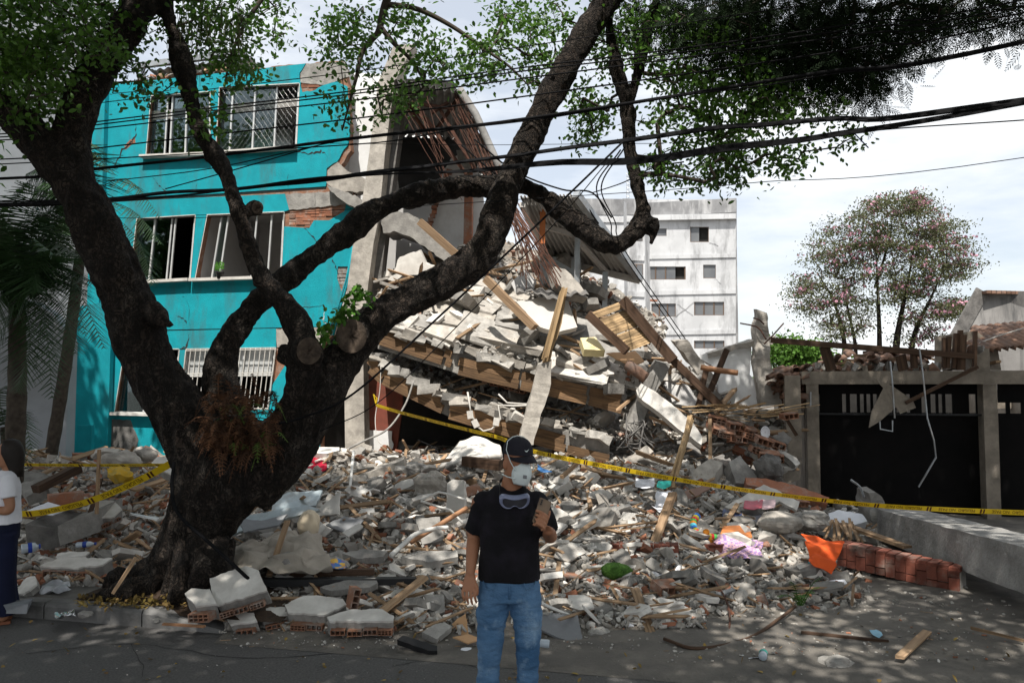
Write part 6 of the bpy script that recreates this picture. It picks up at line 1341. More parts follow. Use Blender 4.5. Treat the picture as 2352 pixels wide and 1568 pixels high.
pl('steel_sheet', [(530, 1210), (574, 1182), (703, 1159), (734, 1170), (619, 1199), (532, 1226)], 8.9, (-.2, -.55, .8), .03, m_steelb, 'pale blue crumpled steel sheet right of the trunk', 'metal sheet')
pl('steel_sheet', [(627, 1147), (660, 1130), (741, 1125), (726, 1160), (623, 1178)], 9.6, (-.1, -.5, .85), .03, m_steelb, 'grey blue appliance lid above the crumpled sheet', 'metal sheet')
pl('appliance_shell', [(726, 1172), (781, 1127), (778, 1180), (722, 1184)], 9.2, (-.3, -.8, .5), .02, m_white, 'white folded appliance panel on the rubble right of the tree', 'panel')
pl('plastic_sheet', [(749, 1204), (791, 1184), (836, 1193), (825, 1206), (791, 1222), (770, 1214)], 9.0, (.1, -.6, .8), .02, m_grey, 'dark grey broken plastic panel in front of the white appliance panel', 'panel')
pl('white_offcut', [(786, 1222), (826, 1200), (834, 1208), (800, 1232)], 8.8, (0, -.5, .85), .02, m_white, 'white strip under the dark grey plastic panel', 'panel')
pl('plastic_sheet', [(545, 1190), (600, 1195), (660, 1180), (640, 1205), (560, 1222)], 8.6, (0, -.4, .9), .02, m_grey, 'dark grey tray in front of the blue steel sheet', 'panel')
pl('white_board', [(596, 1226), (626, 1220), (660, 1234), (640, 1246)], 8.6, (.2, -.5, .8), .02, m_white, 'white board edge poking out above the beige blanket', 'board')
pl('wall_fragment', [(1027, 1109), (1040, 1100), (1065, 1102), (1068, 1178), (1053, 1231), (1023, 1200)], 9.4, (-.35, -.85, .4), .07, m_white, 'tall white wall panel standing on the rubble left of the man', 'wall panel')
pl('tile_piece', [(829, 1168), (860, 1166), (863, 1190), (845, 1204), (812, 1190)], 9.6, (.1, -.7, .7), .04, m_white, 'white tiled wall piece on the sunlit rubble', 'tile')
pl('concrete_slab', [(786, 1270), (830, 1260), (890, 1264), (880, 1278), (820, 1282)], 8.2, (0, -.35, .93), .07, m_conc, 'flat grey concrete slab behind the colourful packet', 'concrete')
pl('concrete_slab', [(920, 1278), (960, 1264), (1050, 1264), (1052, 1278), (990, 1290)], 8.1, (0, -.35, .93), .08, m_conc, 'lens shaped grey slab left of the man elbow', 'concrete')
pl('concrete_slab', [(735, 1348), (790, 1332), (862, 1326), (868, 1338), (850, 1348), (760, 1356)], 7.4, (0, -.35, .93), .06, m_conc, 'lens shaped slab lying over the black steel channel', 'concrete')
pl('concrete_slab', [(955, 1190), (1010, 1186), (1020, 1240), (970, 1250)], 8.9, (.1, -.6, .8), .05, m_conc, 'grey wall sheet leaning behind the round wooden pole', 'concrete')
pl('plaster_sheet', [(1227, 1255), (1246, 1240), (1262, 1275), (1240, 1295), (1228, 1290)], 8.6, (.2, -.8, .5), .02, m_white, 'white plaster flake just right of the man shirt', 'plaster')
pl('plywood_sheet', [(1222, 1436), (1254, 1406), (1327, 1412), (1338, 1471), (1323, 1480)], 6.7, (.1, -.45, .88), .02, m_grey, 'delaminated grey faced plywood sheet right of the man knees', 'plywood')
pl('plywood_sheet', [(1254, 1380), (1300, 1382), (1380, 1402), (1452, 1432), (1440, 1440), (1330, 1412), (1256, 1390)], 7.1, (.1, -.5, .86), .02, m_ply, 'long splintered brown plywood behind the grey faced sheet', 'plywood')
pl('white_door_leaf', [(1664, 1163), (1754, 1112), (1780, 1122), (1837, 1151), (1830, 1172), (1790, 1150), (1700, 1180)], 10.2, (0, -.6, .8), .04, m_white, 'white broken door panel above the scattered magazines', 'door')
pl('brown_board', [(1505, 1170), (1560, 1130), (1640, 1108), (1632, 1120), (1560, 1160), (1525, 1178)], 10.6, (.1, -.5, .85), .03, MAT('mauve_board', (.26, .17, .13), (.2, .125, .1), 3, .8), 'brown sloping board behind the warning tape', 'board')
pl('white_tray', [(1548, 1384), (1580, 1372), (1625, 1366), (1632, 1372), (1580, 1388)], 7.6, (0, -.3, .95), .02, m_white, 'white flat strip on a grey board right of the white topped slab', 'board')
pl('plastic_sheet', [(1570, 1390), (1680, 1348), (1690, 1352), (1590, 1398)], 7.5, (0, -.4, .9), .02, m_grey, 'long grey plastic strip behind the white flat strip', 'panel')
pl('cardboard_sheet', [(1830, 1418), (1852, 1413), (1852, 1438), (1830, 1436)], 7.15, (0, -.4, .9), .006, m_card, 'small beige cardboard square on the dusty yard', 'cardboard')
pl('ceramic_tile', [(1897, 1333), (1940, 1330), (1947, 1340), (1905, 1345)], 8.2, (0, -.25, .96), .02, m_paper, 'pale ceramic tile below the orange towel', 'tile')
pl('hollow_wall_base', [(1317, 1315), (1340, 1306), (1482, 1322), (1488, 1336), (1330, 1330)], 8.0, (0, -.3, .95), .2, m_mortar, 'broken mortar and brick base under the green cushion', 'wall fragment')
pl('cream_board', [(1565, 1205), (1610, 1190), (1652, 1222), (1600, 1232)], 9.6, (.1, -.5, .85), .025, m_concl, 'cream board under the striped toy', 'board')
pl('mattress', [(1903, 1178), (1925, 1170), (1980, 1180), (1992, 1196), (1960, 1206), (1910, 1200)], 10.6, (0, -.5, .86), .12, m_paper, 'pale printed mattress edge beside the fallen beam', 'mattress')
pl('concrete_wedge', [(1567, 1118), (1590, 1080), (1632, 1052), (1660, 1062), (1640, 1095), (1600, 1130)], 11.4, (-.2, -.7, .65), .25, m_concl, 'big pale concrete wedge under the broken bamboo', 'concrete')
pl('concrete_wedge', [(1675, 1060), (1700, 1045), (1745, 1100), (1740, 1112), (1690, 1108)], 11.6, (.2, -.7, .65), .2, m_conc, 'grey concrete wedge right of the broken bamboo', 'concrete')
pl('brick_course', [(1712, 1096), (1760, 1098), (1830, 1115), (1905, 1142), (1900, 1155), (1800, 1130), (1715, 1112)], 11.2, (0, -.6, .8), .2, m_brick, 'toppled brick wall course in front of the garage post', 'wall fragment')
pl('concrete_wedge', [(1431, 1057), (1485, 1022), (1501, 1036), (1442, 1075)], 12.4, (-.1, -.9, .3), .3, m_concl, 'pale broken beam end hanging under the lower slab', 'concrete')
# upper pile
pl('wall_slab', [(1185, 692), (1241, 683), (1283, 681), (1305, 692), (1326, 751), (1283, 762), (1241, 751), (1220, 730)], 13.6, (.1, -.9, .4), .15, MAT('cream_wall_paint', (.60, .56, .52), (.52, .49, .45), 2, .8), 'cream painted wall slab lying under the wavy roof sheet', 'wall slab', .8)
pl('concrete_slab', [(1265, 612), (1298, 618), (1330, 650), (1350, 684), (1310, 676), (1278, 650)], 13.9, (.4, -.8, .5), .18, m_concl, 'pale tilted floor slab at the top of the pile', 'concrete')
pl('tiled_wall', [(1174, 650), (1205, 618), (1230, 640), (1222, 662), (1185, 672)], 14.3, (-.2, -.9, .3), .12, m_room, 'grey tiled bathroom wall piece below the hanging rebar', 'wall slab')
pl('foam_block', [(1333, 776), (1368, 774), (1390, 804), (1342, 802)], 13.2, (.1, -.6, .8), .14, m_foam, 'yellow topped block on the rubble slope', 'block', .5)
pl('white_sheet', [(1393, 811), (1459, 806), (1480, 829), (1449, 840)], 13.2, (.2, -.6, .8), .02, m_card, 'cream door leaf below the bamboo mat', 'door')
pl('grey_flake', [(1480, 785), (1500, 782), (1520, 800), (1532, 822), (1505, 812)], 13.3, (.2, -.9, .4), .03, m_conc, 'pale jagged flake beside the bamboo mat', 'plaster')
pl('white_beam_side', [(1461, 895), (1473, 880), (1510, 902), (1541, 926), (1592, 970), (1613, 1003), (1611, 1021), (1557, 984), (1517, 949), (1466, 911)], 12.4, (-.1, -.85, .5), .14, m_white, 'long white plastered beam sliding down to the right', 'beam', .8)
pl('standing_wall', [(1601, 818), (1722, 778), (1726, 801), (1722, 860), (1736, 874), (1750, 932), (1701, 934), (1655, 925), (1641, 843)], 13.95, (-.1, -.95, .15), .14, m_whitec, 'bright white standing wall remnant left of the garage', 'wall')
pl('arched_wall_piece', [(1525, 880), (1545, 868), (1580, 885), (1605, 920), (1590, 935), (1545, 925)], 13.4, (-.1, -.85, .5), .1, m_room, 'grey plaster panel with brick edge below the standing wall', 'wall slab')
# columns and beams
def beam4(name, secs, m_, label, cat='beam', amp=.012):
    """secs: (px_a,py_a, px_b,py_b, Y, depth) cross sections given by two pixel corners"""
    mb = MB(); rr = []; S = []
    for i in range(len(secs) - 1):
        for k in range(6): S.append([a + (b - a) * k / 6 for a, b in zip(secs[i], secs[i + 1])])
    S.append(list(secs[-1]))
    for s in S:
        A, B = P(s[0], s[1], s[4]), P(s[2], s[3], s[4]); k = Vector((0, 1, .12)) * s[5]; r4 = [A, B, B + k, A + k]; rr.append([v + Vector((nz3(v, 5), nz3(v + Vector((3, 0, 0)), 5), nz3(v + Vector((0, 3, 0)), 5))) * amp for v in r4])
    mb.grid(rr, closed=True); mb.add(rr[0], [(0, 1, 2, 3)]); mb.add(rr[-1], [(0, 1, 2, 3)]); return tag(mb.build(name, m_, fixn=True), label, cat)
beam4('concrete_column', [(1236, 838, 1268, 830, 12.7, .28), (1222, 900, 1262, 905, 12.65, .28), (1204, 960, 1240, 960, 12.6, .28), (1188, 1022, 1226, 1022, 12.5, .28)], m_concl, 'broken concrete column leaning in front of the stacked slabs', 'column', .03)
beam4('wood_post', [(1288, 668, 1304, 662, 12.75, .14), (1272, 740, 1290, 742, 12.75, .14), (1246, 832, 1262, 834, 12.72, .14)], m_bamboo, 'splintered wooden post standing on the leaning concrete column', 'post', .02)
for j in range(7):
    x0 = rnd(1287, 1303); mb = MB(); mb.tint = rnd(0, 1); mb.bar(P(x0, 664 + rnd(-6, 6), 12.68), P(x0 - 40 + rnd(-4, 4), 820 + rnd(-30, 10), 12.64), .022, .015); tag(mb.build('bamboo_strip', m_bamboo), 'split strip along the splintered wooden post', 'strip', 'strips of the splintered post')
beam4('concrete_beam', [(749, 1112, 752, 1138, 10.6, .35), (840, 1088, 842, 1118, 10.9, .35), (926, 1058, 930, 1092, 11.2, .35)], m_concl, 'pale concrete beam lying across the sunlit rubble', 'beam', .03)
beam4('concrete_beam', [(130, 1209, 138, 1253, 8.85, .55), (180, 1189, 182, 1238, 9.0, .55), (226, 1171, 226, 1222, 9.15, .55)], m_conc, 'cast concrete beam lying left of the tree', 'beam', .01)
beam4('beam_stub', [(56, 1205, 62, 1248, 8.6, .6), (100, 1208, 100, 1258, 8.75, .6), (134, 1210, 140, 1255, 8.86, .55)], m_concd, 'rough broken end of the concrete beam left of the tree', 'beam', .05)
A_, B_ = P(2014, 1168, 10.6), P(2352, 1257, 7.0); u_ = B_ - A_; mb = MB(); rr = []
for i in range(31):
    c = A_ + u_ * (1.45 * i / 30); k = Vector((u_.y, -u_.x, 0)).normalized() * -.55
    if k.x < 0: k = -k
    rr.append([v + Vector((nz3(v, 4), nz3(v + Vector((3, 0, 0)), 4), nz3(v + Vector((0, 3, 0)), 4))) * .012 for v in (c, c + k, c + k + Vector((0, 0, -.40)), c + Vector((0, 0, -.40)))])
mb.grid(rr, closed=True); mb.add(rr[0], [(0, 1, 2, 3)]); mb.add(rr[-1], [(0, 1, 2, 3)]); tag(mb.build('fallen_beam', m_beamc, fixn=True), 'massive cracked concrete beam lying across the yard at right', 'beam')
beam4('beam_knuckle', [(1992, 1132, 2012, 1130, 10.7, .35), (1998, 1160, 2030, 1152, 10.75, .4), (2005, 1200, 2030, 1205, 10.7, .4)], m_conc, 'crumbled knuckle at the far end of the massive fallen beam', 'concrete', .05)
beam4('broken_column', [(1738, 712, 1760, 716, 13.8, .2), (1736, 740, 1766, 742, 13.8, .25), (1738, 785, 1768, 790, 13.8, .25), (1734, 845, 1770, 836, 13.7, .25), (1752, 934, 1798, 930, 13.6, .25)], m_concl, 'jagged column stump rising above the white standing wall', 'column', .05)
beam4('tie_beam', [(1625, 812, 1628, 824, 14.0, .2), (1700, 788, 1702, 800, 13.95, .2), (1780, 772, 1775, 790, 13.9, .2)], m_concl, 'thin concrete tie beam along the top of the white standing wall', 'beam', .03)
beam4('concrete_beam', [(1508, 828, 1540, 838, 13.0, .3), (1470, 905, 1500, 915, 12.9, .3), (1436, 985, 1468, 1000, 12.8, .3)], m_conc, 'grey column stub leaning between the slabs and the white beam', 'column', .03)
beam4('concrete_beam', [(1548, 785, 1578, 780, 13.6, .25), (1590, 840, 1612, 826, 13.7, .25), (1625, 890, 1650, 876, 13.6, .25)], m_concl, 'brick faced beam sloping from the bamboo mat to the white wall', 'beam', .04)
# timbers
def timber(name, a, b, w_, t_, m_, label, cat='timber', group=None, par=None):
    mb = MB(); mb.tint = rnd(.1, .9); mb.bar(P(*a), P(*b), w_, t_, jit=.006); return tag(mb.build(name, m_), label, cat, group)
timber('timber_beam', (1116, 640, 13.4), (1228, 752, 12.9), .12, .12, m_wood, 'sawn timber beam propped against the cream wall slab')
timber('timber_beam', (965, 509, 14.2), (1062, 597, 13.9), .11, .13, m_wood, 'timber beam hanging from the broken top floor')
timber('timber_beam', (1431, 688, 13.0), (1547, 828, 12.7), .14, .16, m_woodd, 'brown beam along the right edge of the bamboo mat')
timber('timber_beam', (1352, 722, 13.1), (1440, 806, 12.8), .12, .15, m_woodd, 'dark beam along the left edge of the bamboo mat')
timber('timber_beam', (1547, 828, 12.8), (1660, 940, 12.8), .12, .12, m_woodd, 'dark rafter sloping past the grey plaster panel')
timber('plank', (876, 1404, 6.9), (977, 1324, 7.3), .07, .03, m_wood, 'light sawn plank slanting over the white triangular board')
timber('plank', (661, 1195, 8.2), (619, 1322, 7.7), .05, .025, m_wood, 'upright weathered lath leaning on the beige blanket')
timber('plank', (258, 1362, 7.1), (312, 1280, 7.2), .03, .02, m_wood, 'thin stick leaning on the tree roots')
timber('steel_channel', (593, 1336, 7.55), (955, 1332, 7.5), .1, .06, m_black, 'long black steel channel lying above the wall slabs', 'steel profile')
timber('steel_channel', (640, 1318, 7.8), (860, 1312, 7.8), .06, .05, m_woodd, 'dark batten behind the black steel channel', 'timber')
timber('timber_beam', (1065, 1058, 11.2), (1150, 1068, 11.0), .14, .14, m_woodd, 'thick brown beam behind the man shoulder')
timber('timber_beam', (1040, 1092, 11.0), (1100, 1112, 10.8), .16, .1, m_wood, 'splintered timber block left of the man head')
timber('timber_beam', (2066, 1508, 6.0), (2130, 1450, 6.7), .06, .02, m_wood, 'small plank lying on the dusty yard at right', 'plank')
timber('plank', (1500, 1250, 9.0), (1545, 1132, 9.6), .1, .03, m_wood, 'pale board standing in the rubble above the low brick wall')
timber('plank', (1933, 1202, 10.2), (2085, 1256, 9.2), .12, .03, m_wood, 'broken plank in front of the fallen beam')
timber('plank', (1669, 802, 13.2), (1631, 898, 13.1), .09, .05, m_woodd, 'dark stud leaning on the white standing wall')
timber('plank', (1622, 850, 13.2), (1605, 930, 13.0), .08, .05, m_woodd, 'second dark stud beside the arched plaster panel')
timber('plank', (1790, 935, 12.6), (1830, 1000, 12.5), .06, .05, m_woodd, 'short brown rail leaning on the garage pier')
timber('plank', (1630, 963, 12.3), (1632, 1082, 11.9), .05, .05, m_wood, 'upright pale post in front of the hollow bricks')
timber('plank', (1290, 1095, 10.2), (1330, 1060, 10.6), .05, .04, m_wood, 'lath standing in the sunlit rubble right of the man head')
timber('plank', (1760, 1290, 8.6), (1710, 1268, 9.1), .14, .02, m_conc, 'speckled tile strip behind the orange towel', 'tile')
timber('plank', (2230, 1440, 6.7), (2352, 1470, 6.4), .02, .02, m_wood, 'thin cane lying at the lower right', 'stick')
timber('plank', (1840, 1452, 6.7), (2040, 1470, 6.5), .025, .02, m_woodd, 'dark lath lying on the dusty yard', 'stick')
for i, (a, b) in enumerate((((1452, 1352, 7.4), (1490, 1464, 6.7)), ((1460, 1350, 7.4), (1497, 1462, 6.7)), ((1466, 1350, 7.4), (1503, 1458, 6.72)))): timber('slat', a, b, .025, .02, m_wood, 'split slat propped on the rubble right of the man', 'slat', 'split slats right of the man')
for i in range(9):
    a = (1588 + rnd(-6, 6), 958 + rnd(-6, 10), 12.0); b = (1540 + rnd(-12, 10), 1130 + rnd(-12, 6), 10.9); timber('bamboo_cane', a, b, .025, .018, m_bamboo, 'split bamboo cane hanging in a bundle below the broken mat', 'cane', 'hanging bamboo canes')
for i in range(34):
    x = rnd(1560, 1800); y = 935 + (x - 1560) * .09 + rnd(-14, 14); L = rnd(40, 110); a = (x, y, 12.6 + rnd(-.3, .2)); b = (x + L, y + L * rnd(-.25, .15), 12.6 + rnd(-.3, .2)); timber('bamboo_cane', a, b, .03, .012, m_bamboo, 'loose bamboo strip on the slope left of the garage', 'cane', 'loose bamboo strips on the slope')
for i in range(12):
    a = (1906 + rnd(0, 60), 1198 + rnd(-8, 10), 10.0); timber('lath', a, (a[0] + rnd(-25, 45), a[1] + rnd(20, 60), 9.6), .03, .01, m_wood, 'snapped lath in the fan of splinters by the mattress', 'lath', 'splintered laths by the mattress')
# bamboo mat panel
mt = thing('bamboo_mat', P(1425, 750, 12.9), 'woven bamboo ceiling mat panel tilted on the pile', 'mat')
cA, cB, cC, cD = P(1357, 719, 13.05), P(1428, 692, 13.15), P(1500, 785, 12.8), P(1444, 806, 12.75)
for i in range(42):
    t = (i + .5) / 42
    if R.random() < .06: continue
    a = cA.lerp(cD, t); b = cB.lerp(cC, t); k0, k1 = rnd(0, .03), rnd(.97, 1.0); mb = MB(); mb.tint = rnd(0, 1); o_ = Vector((0, rnd(-.012, .012), 0)); mb.bar(a.lerp(b, k0) + o_, a.lerp(b, k1) + o_ * -1, .026, .006, up=(cB - cA).cross(cD - cA)); mb.build('slat', m_bamboo, mt)
for u in (.12, .5, .88): mb = MB(); mb.bar(cA.lerp(cB, u) + Vector((0, .03, -.02)), cD.lerp(cC, u) + Vector((0, .03, -.02)), .03, .02); mb.build('batten', m_woodd, mt)
# wavy dark roof sheet
mb = MB(); rr = []
for i in range(25):
    t = i / 24; a = P(*[u + (v - u) * t for u, v in zip((1186, 678, 13.7), (1352, 686, 13.5))]); rr.append([a + Vector((0, -.1, .03 * math.sin(t * 40) + .06 * math.sin(t * 9))), a + Vector((0, .6, .2 + .03 * math.sin(t * 40)))])
mb.grid(rr); o = tag(mb.build('roof_sheet', m_concd, smooth=True), 'dark wavy roof sheet on top of the cream wall slab', 'roof sheet'); o.modifiers.new('s', 'SOLIDIFY').thickness = .012
# pipes
def pipe(name, pts, r_, m_, label, cat='pipe', n=8):
    q = cr([tuple(P(*p)) for p in pts], 6); mb = MB(); mb.tube(q, r_, n); return tag(mb.build(name, m_, smooth=True), label, cat)
pipe('round_pole', [(943, 1245, 8.5), (1005, 1207, 8.7), (1072, 1166, 8.9)], .027, m_pole, 'reddish round wooden pole slanting behind the man arm', 'pole')
pipe('bent_pipe', [(966, 1148, 9.2), (1000, 1133, 9.2), (1016, 1131, 9.2), (1072, 1148, 9.1)], .014, m_pvc, 'upper thin white bent pipe left of the man')
pipe('bent_pipe', [(966, 1150, 9.1), (1010, 1164, 9.1), (1035, 1172, 9.1), (1062, 1200, 9.0)], .014, m_pvc, 'lower thin white bent pipe left of the man')
pipe('plastic_pipe', [(897, 1276, 8.0), (930, 1246, 8.2), (958, 1224, 8.4), (1000, 1213, 8.6), (1028, 1211, 8.7)], .024, m_pvc, 'curved pale plastic pipe over the grey slabs')
pipe('plastic_pipe', [(803, 1127, 10.4), (808, 1080, 10.8), (812, 1036, 11.2)], .02, m_pvc, 'upright white pipe on the heap by the red cloth')
pipe('clay_pipe', [(1442, 838, 12.9), (1462, 852, 12.8), (1484, 868, 12.75)], .09, m_tile, 'terracotta half pipe at the edge of the upper slab')
pipe('pipe_stub', [(1494, 1050, 12.4), (1494, 1095, 12.2)], .06, MAT('orange_pipe', (.45, .12, .04), None, 5, .6), 'orange drain pipe standing under the lower slab')
pipe('pole', [(1610, 843, 13.0), (1650, 850, 12.9), (1695, 856, 12.8)], .045, m_pole, 'pale round pole end sticking out before the white wall', 'pole')
pipe('hose', [(1525, 1466, 6.5), (1601, 1488, 6.3), (1716, 1466, 6.6), (1790, 1420, 7.0), (1826, 1392, 7.3)], .014, m_woodd, 'brown flexible root curving across the dusty yard', 'root')
pipe('rod', [(1617, 1315, 8.2), (1640, 1330, 7.9), (1665, 1372, 7.4), (1676, 1410, 7.1), (1673, 1475, 6.6)], .009, m_rust, 'thin rusty rod arching above the yard', 'rod')
pipe('rod', [(1955, 1102, 10.4), (1975, 1118, 10.5), (1984, 1140, 10.6)], .015, m_metal, 'bent steel bar rising from the far end of the fallen beam', 'rod')
pipe('cable', [(400, 1060, 7.2), (395, 1120, 7.2), (410, 1180, 7.15), (480, 1245, 7.1), (540, 1300, 7.05), (572, 1330, 7.0)], .016, m_cable, 'black cable draped down the tree trunk', 'cable')
pipe('tool_handle', [(1232, 1378, 7.0), (1260, 1392, 6.9), (1308, 1412, 6.85)], .014, m_pvc, 'white tube lying on the plywood right of the man', 'tube')
pipe('conduit', [(960, 1010, 14), (1000, 1030, 13), (1010, 1060, 12.4), (990, 1075, 12)], .01, m_cable, 'looped black wire on the heap left of the white mattress', 'wire')
for i in range(14): pipe('rebar', [(1430 + rnd(0, 70), 960 + rnd(-20, 40), 12.9), (1450 + rnd(-20, 60), 990 + rnd(-20, 40), 12.6), (1440 + rnd(-30, 80), 1030 + rnd(-30, 30), 12.5)], .01, m_concd, 'bent rebar sprouting from the broken end of the lower slab', n=5)
for o in [o for o in sc.objects if o.name.startswith('rebar') and o.parent is None]: o['group'] = 'rebar at the broken slab end'; o['category'] = 'rebar'
for a, b, c in (((1700, 742), (1740, 752), (1760, 780)), ((1755, 790), (1775, 770), (1800, 742)), ((1730, 730), (1745, 735), (1755, 745))): pipe('rebar', [(*a, 13.7), (*b, 13.7), (*c, 13.7)], .013, m_rust, 'rebar spike sticking out of the jagged column stump', n=5)['group'] = 'rebar on the column stump'
# low red brick walls, brick by brick
def lowwall(name, A, B, hgt, d, nb, label, capw=True):
    A, B = Vector(A), Vector(B); L = (B - A).length; u = (B - A) / L; n = Vector((u.y, -u.x, 0)); t = thing(name, (A + B) / 2, label, 'wall'); w_ = L / nb; ang = math.atan2(u.y, u.x)
    def brick(c, size): mb = MB(); mb.tint = rnd(0, 1); mb.box(c, size, Euler((0, 0, ang)).to_matrix(), jit=.003); mb.build('brick', m_paver, t)
    for i in range(nb):
        f = A + u * (w_ * (i + .5)); sl = .03 * math.sin(i)
        if i % 3 == 2: brick(f - n * -.0 + Vector((0, 0, hgt * .33)) + n * .0, (w_ - .005, .06, hgt * .64)); brick(f + Vector((0, 0, hgt * .83)), (w_ - .005, .06, hgt * .33 - .01))
        else: brick(f + Vector((0, 0, hgt * .68)), (w_ - .005, .06, hgt * .64 - .01)); brick(f + Vector((0, 0, hgt * .17)), (w_ - .005, .06, hgt * .33))
        if capw: brick(f - n * (d * .5 - .02) + Vector((0, 0, hgt + .004)), (w_ - .005, d - .03, .045))
    mb = MB(); a, b = A - n * .012, B - n * .012; mb.prism([a, b, b + Vector((0, 0, hgt - .02)), a + Vector((0, 0, hgt - .02))], -n * (d - .02)); mb.build('mortar_core', m_mortar, t, fixn=True); return t
a, b = P(1366, 1300, 8.85), P(1560, 1303, 8.7); lowwall('brick_wall', (a.x, a.y, a.z - .06), (b.x, b.y, b.z - .06), .27, .22, 10, 'low red brick planter wall in the rubble behind the green cushion')
a, b = P(1925, 1296, 8.9), P(2205, 1342, 8.1); lowwall('brick_wall', (a.x, a.y, max(0, a.z)), (b.x, b.y, 0), .215, .26, 12, 'low red brick planter wall running under the fallen beam')
a, b = P(1612, 1280, 9.1), P(1660, 1282, 9.0); lowwall('brick_wall', (a.x, a.y, a.z - .1), (b.x, b.y, b.z - .1), .22, .2, 3, 'short stub of red brick wall beside the purple checked cloth')
# soft goods
def drape(name, rows3, m_, label, cat, amp=.04, fr=7, sub=14, th=.006):
    f = surf(rows3); mb = MB(); rr = []
    for i in range(sub + 1):
        r = []
        for j in range(sub + 1):
            p = f(j / sub, i / sub); q = p * fr; r.append(p + Vector((nz3(q), nz3(q + Vector((9, 0, 0))), nz3(q + Vector((0, 9, 0))) + .5 * nz3(q * 2.1))) * amp)
        rr.append(r)
    mb.grid(rr); o = tag(mb.build(name, m_, smooth=True), label, cat); o.modifiers.new('s', 'SOLIDIFY').thickness = th; s = o.modifiers.new('u', 'SUBSURF'); s.levels = 1; s.render_levels = 1; return o
drape('blanket', [[(528, 1300, 7.5), (600, 1312, 7.5), (680, 1318, 7.5), (752, 1306, 7.6)], [(530, 1268, 7.9), (610, 1270, 7.8), (690, 1268, 7.8), (755, 1276, 7.9)], [(545, 1258, 8.3), (640, 1240, 8.2), (700, 1232, 8.2), (740, 1256, 8.3)], [(600, 1252, 8.6), (660, 1222, 8.6), (700, 1214, 8.6), (725, 1240, 8.6)]], MAT('beige_blanket', (.36, .32, .27), (.28, .25, .21), 4, .95, .4, 30), 'dusty beige blanket bunched right of the trunk', 'blanket', .11, 4.6, 44, .01)
drape('towel', [[(1841, 1228, 8.9), (1880, 1232, 8.85), (1936, 1247, 8.8)], [(1852, 1248, 8.6), (1890, 1256, 8.55), (1930, 1268, 8.55)], [(1858, 1280, 8.45), (1885, 1285, 8.4), (1920, 1295, 8.4)], [(1858, 1292, 8.35), (1884, 1305, 8.3), (1911, 1325, 8.3)]], MAT('orange_towel', (.78, .12, .025), (.66, .09, .02), 4, .95, .3, 60), 'bright orange towel hung over the low brick wall', 'towel', .05, 4.5, 30)
drape('towel_lining', [[(1868, 1275, 8.6), (1862, 1290, 8.5)], [(1850, 1300, 8.5), (1838, 1312, 8.4)]], MAT('turquoise_cloth', (.02, .40, .46), None, 4, .9), 'turquoise edge of cloth beside the orange towel', 'cloth', .02, 6, 8)
drape('folder', [[(1651, 1231, 9.3), (1690, 1232, 9.3), (1729, 1233, 9.3)], [(1660, 1206, 9.5), (1690, 1204, 9.5), (1722, 1207, 9.5)]], MAT('orange_folder', (.62, .22, .07), (.55, .19, .06), 4, .6), 'orange plastic folder above the purple checked cloth', 'folder', .006, 3, 8, .02)
def chk():
    m = MAT('purple_check', (.50, .34, .48), (.40, .27, .40), 6, .95, .3, 40); t = m.node_tree; N = t.nodes; b = N['Principled BSDF']; g = N.new('ShaderNodeNewGeometry'); w1 = N.new('ShaderNodeTexChecker'); w1.inputs['Scale'].default_value = 28; w1.inputs['Color1'].default_value = (.30, .20, .40, 1); w1.inputs['Color2'].default_value = (.62, .40, .44, 1); t.links.new(g.outputs['Position'], w1.inputs['Vector']); t.links.new(w1.outputs['Color'], b.inputs['Base Color']); return m
drape('checked_cloth', [[(1640, 1270, 8.9), (1690, 1285, 8.8), (1757, 1286, 8.8)], [(1645, 1245, 9.1), (1700, 1250, 9.0), (1745, 1255, 9.0)], [(1650, 1230, 9.3), (1700, 1230, 9.3), (1738, 1235, 9.3)]], chk(), 'purple checked cloth crumpled below the orange folder', 'cloth', .09, 5, 26)
drape('red_cloth', [[(688, 1084, 11.2), (715, 1090, 11.1), (745, 1080, 11.2)], [(705, 1062, 11.5), (730, 1066, 11.4), (755, 1060, 11.5)], [(735, 1042, 11.8), (748, 1044, 11.8), (764, 1045, 11.8)]], MAT('crimson_cloth', (.42, .012, .04), (.34, .01, .03), 4, .9), 'crimson cloth on the heap right of the trunk', 'cloth', .07, 4, 18)
drape('blue_cloth', [[(1232, 1076, 10.8), (1250, 1084, 10.7), (1268, 1086, 10.7)], [(1234, 1068, 11), (1252, 1072, 11), (1264, 1078, 11)]], MAT('blue_cloth', (.06, .17, .38), (.04, .12, .28), 4, .9), 'blue cloth on the rubble right of the man head', 'cloth', .05, 5, 12)
drape('white_mattress', [[(1004, 1070, 11.5), (1060, 1056, 11.3), (1110, 1046, 11.3), (1155, 1040, 11.3)], [(1032, 1040, 11.8), (1070, 1026, 11.7), (1110, 1026, 11.7), (1152, 1030, 11.7)], [(1052, 1010, 12.2), (1086, 1001, 12.1), (1120, 1008, 12.1), (1149, 1020, 12.1)]], m_white, 'rounded white mattress on the rubble left of the man cap', 'mattress', .03, 3, 18, .08)
drape('paper_heap', [[(1478, 1330, 8.0), (1520, 1336, 7.9), (1565, 1332, 7.9)], [(1485, 1318, 8.2), (1525, 1312, 8.2), (1560, 1308, 8.2)]], m_paper, 'crumpled white cloth right of the green cushion', 'cloth', .10, 6, 22)
drape('paper_heap', [[(1440, 1420, 7.0), (1470, 1432, 6.9), (1500, 1442, 6.9)], [(1445, 1405, 7.1), (1475, 1412, 7.1), (1505, 1422, 7.1)]], m_paper, 'torn white papers by the split slats', 'paper', .08, 8, 16, .002)
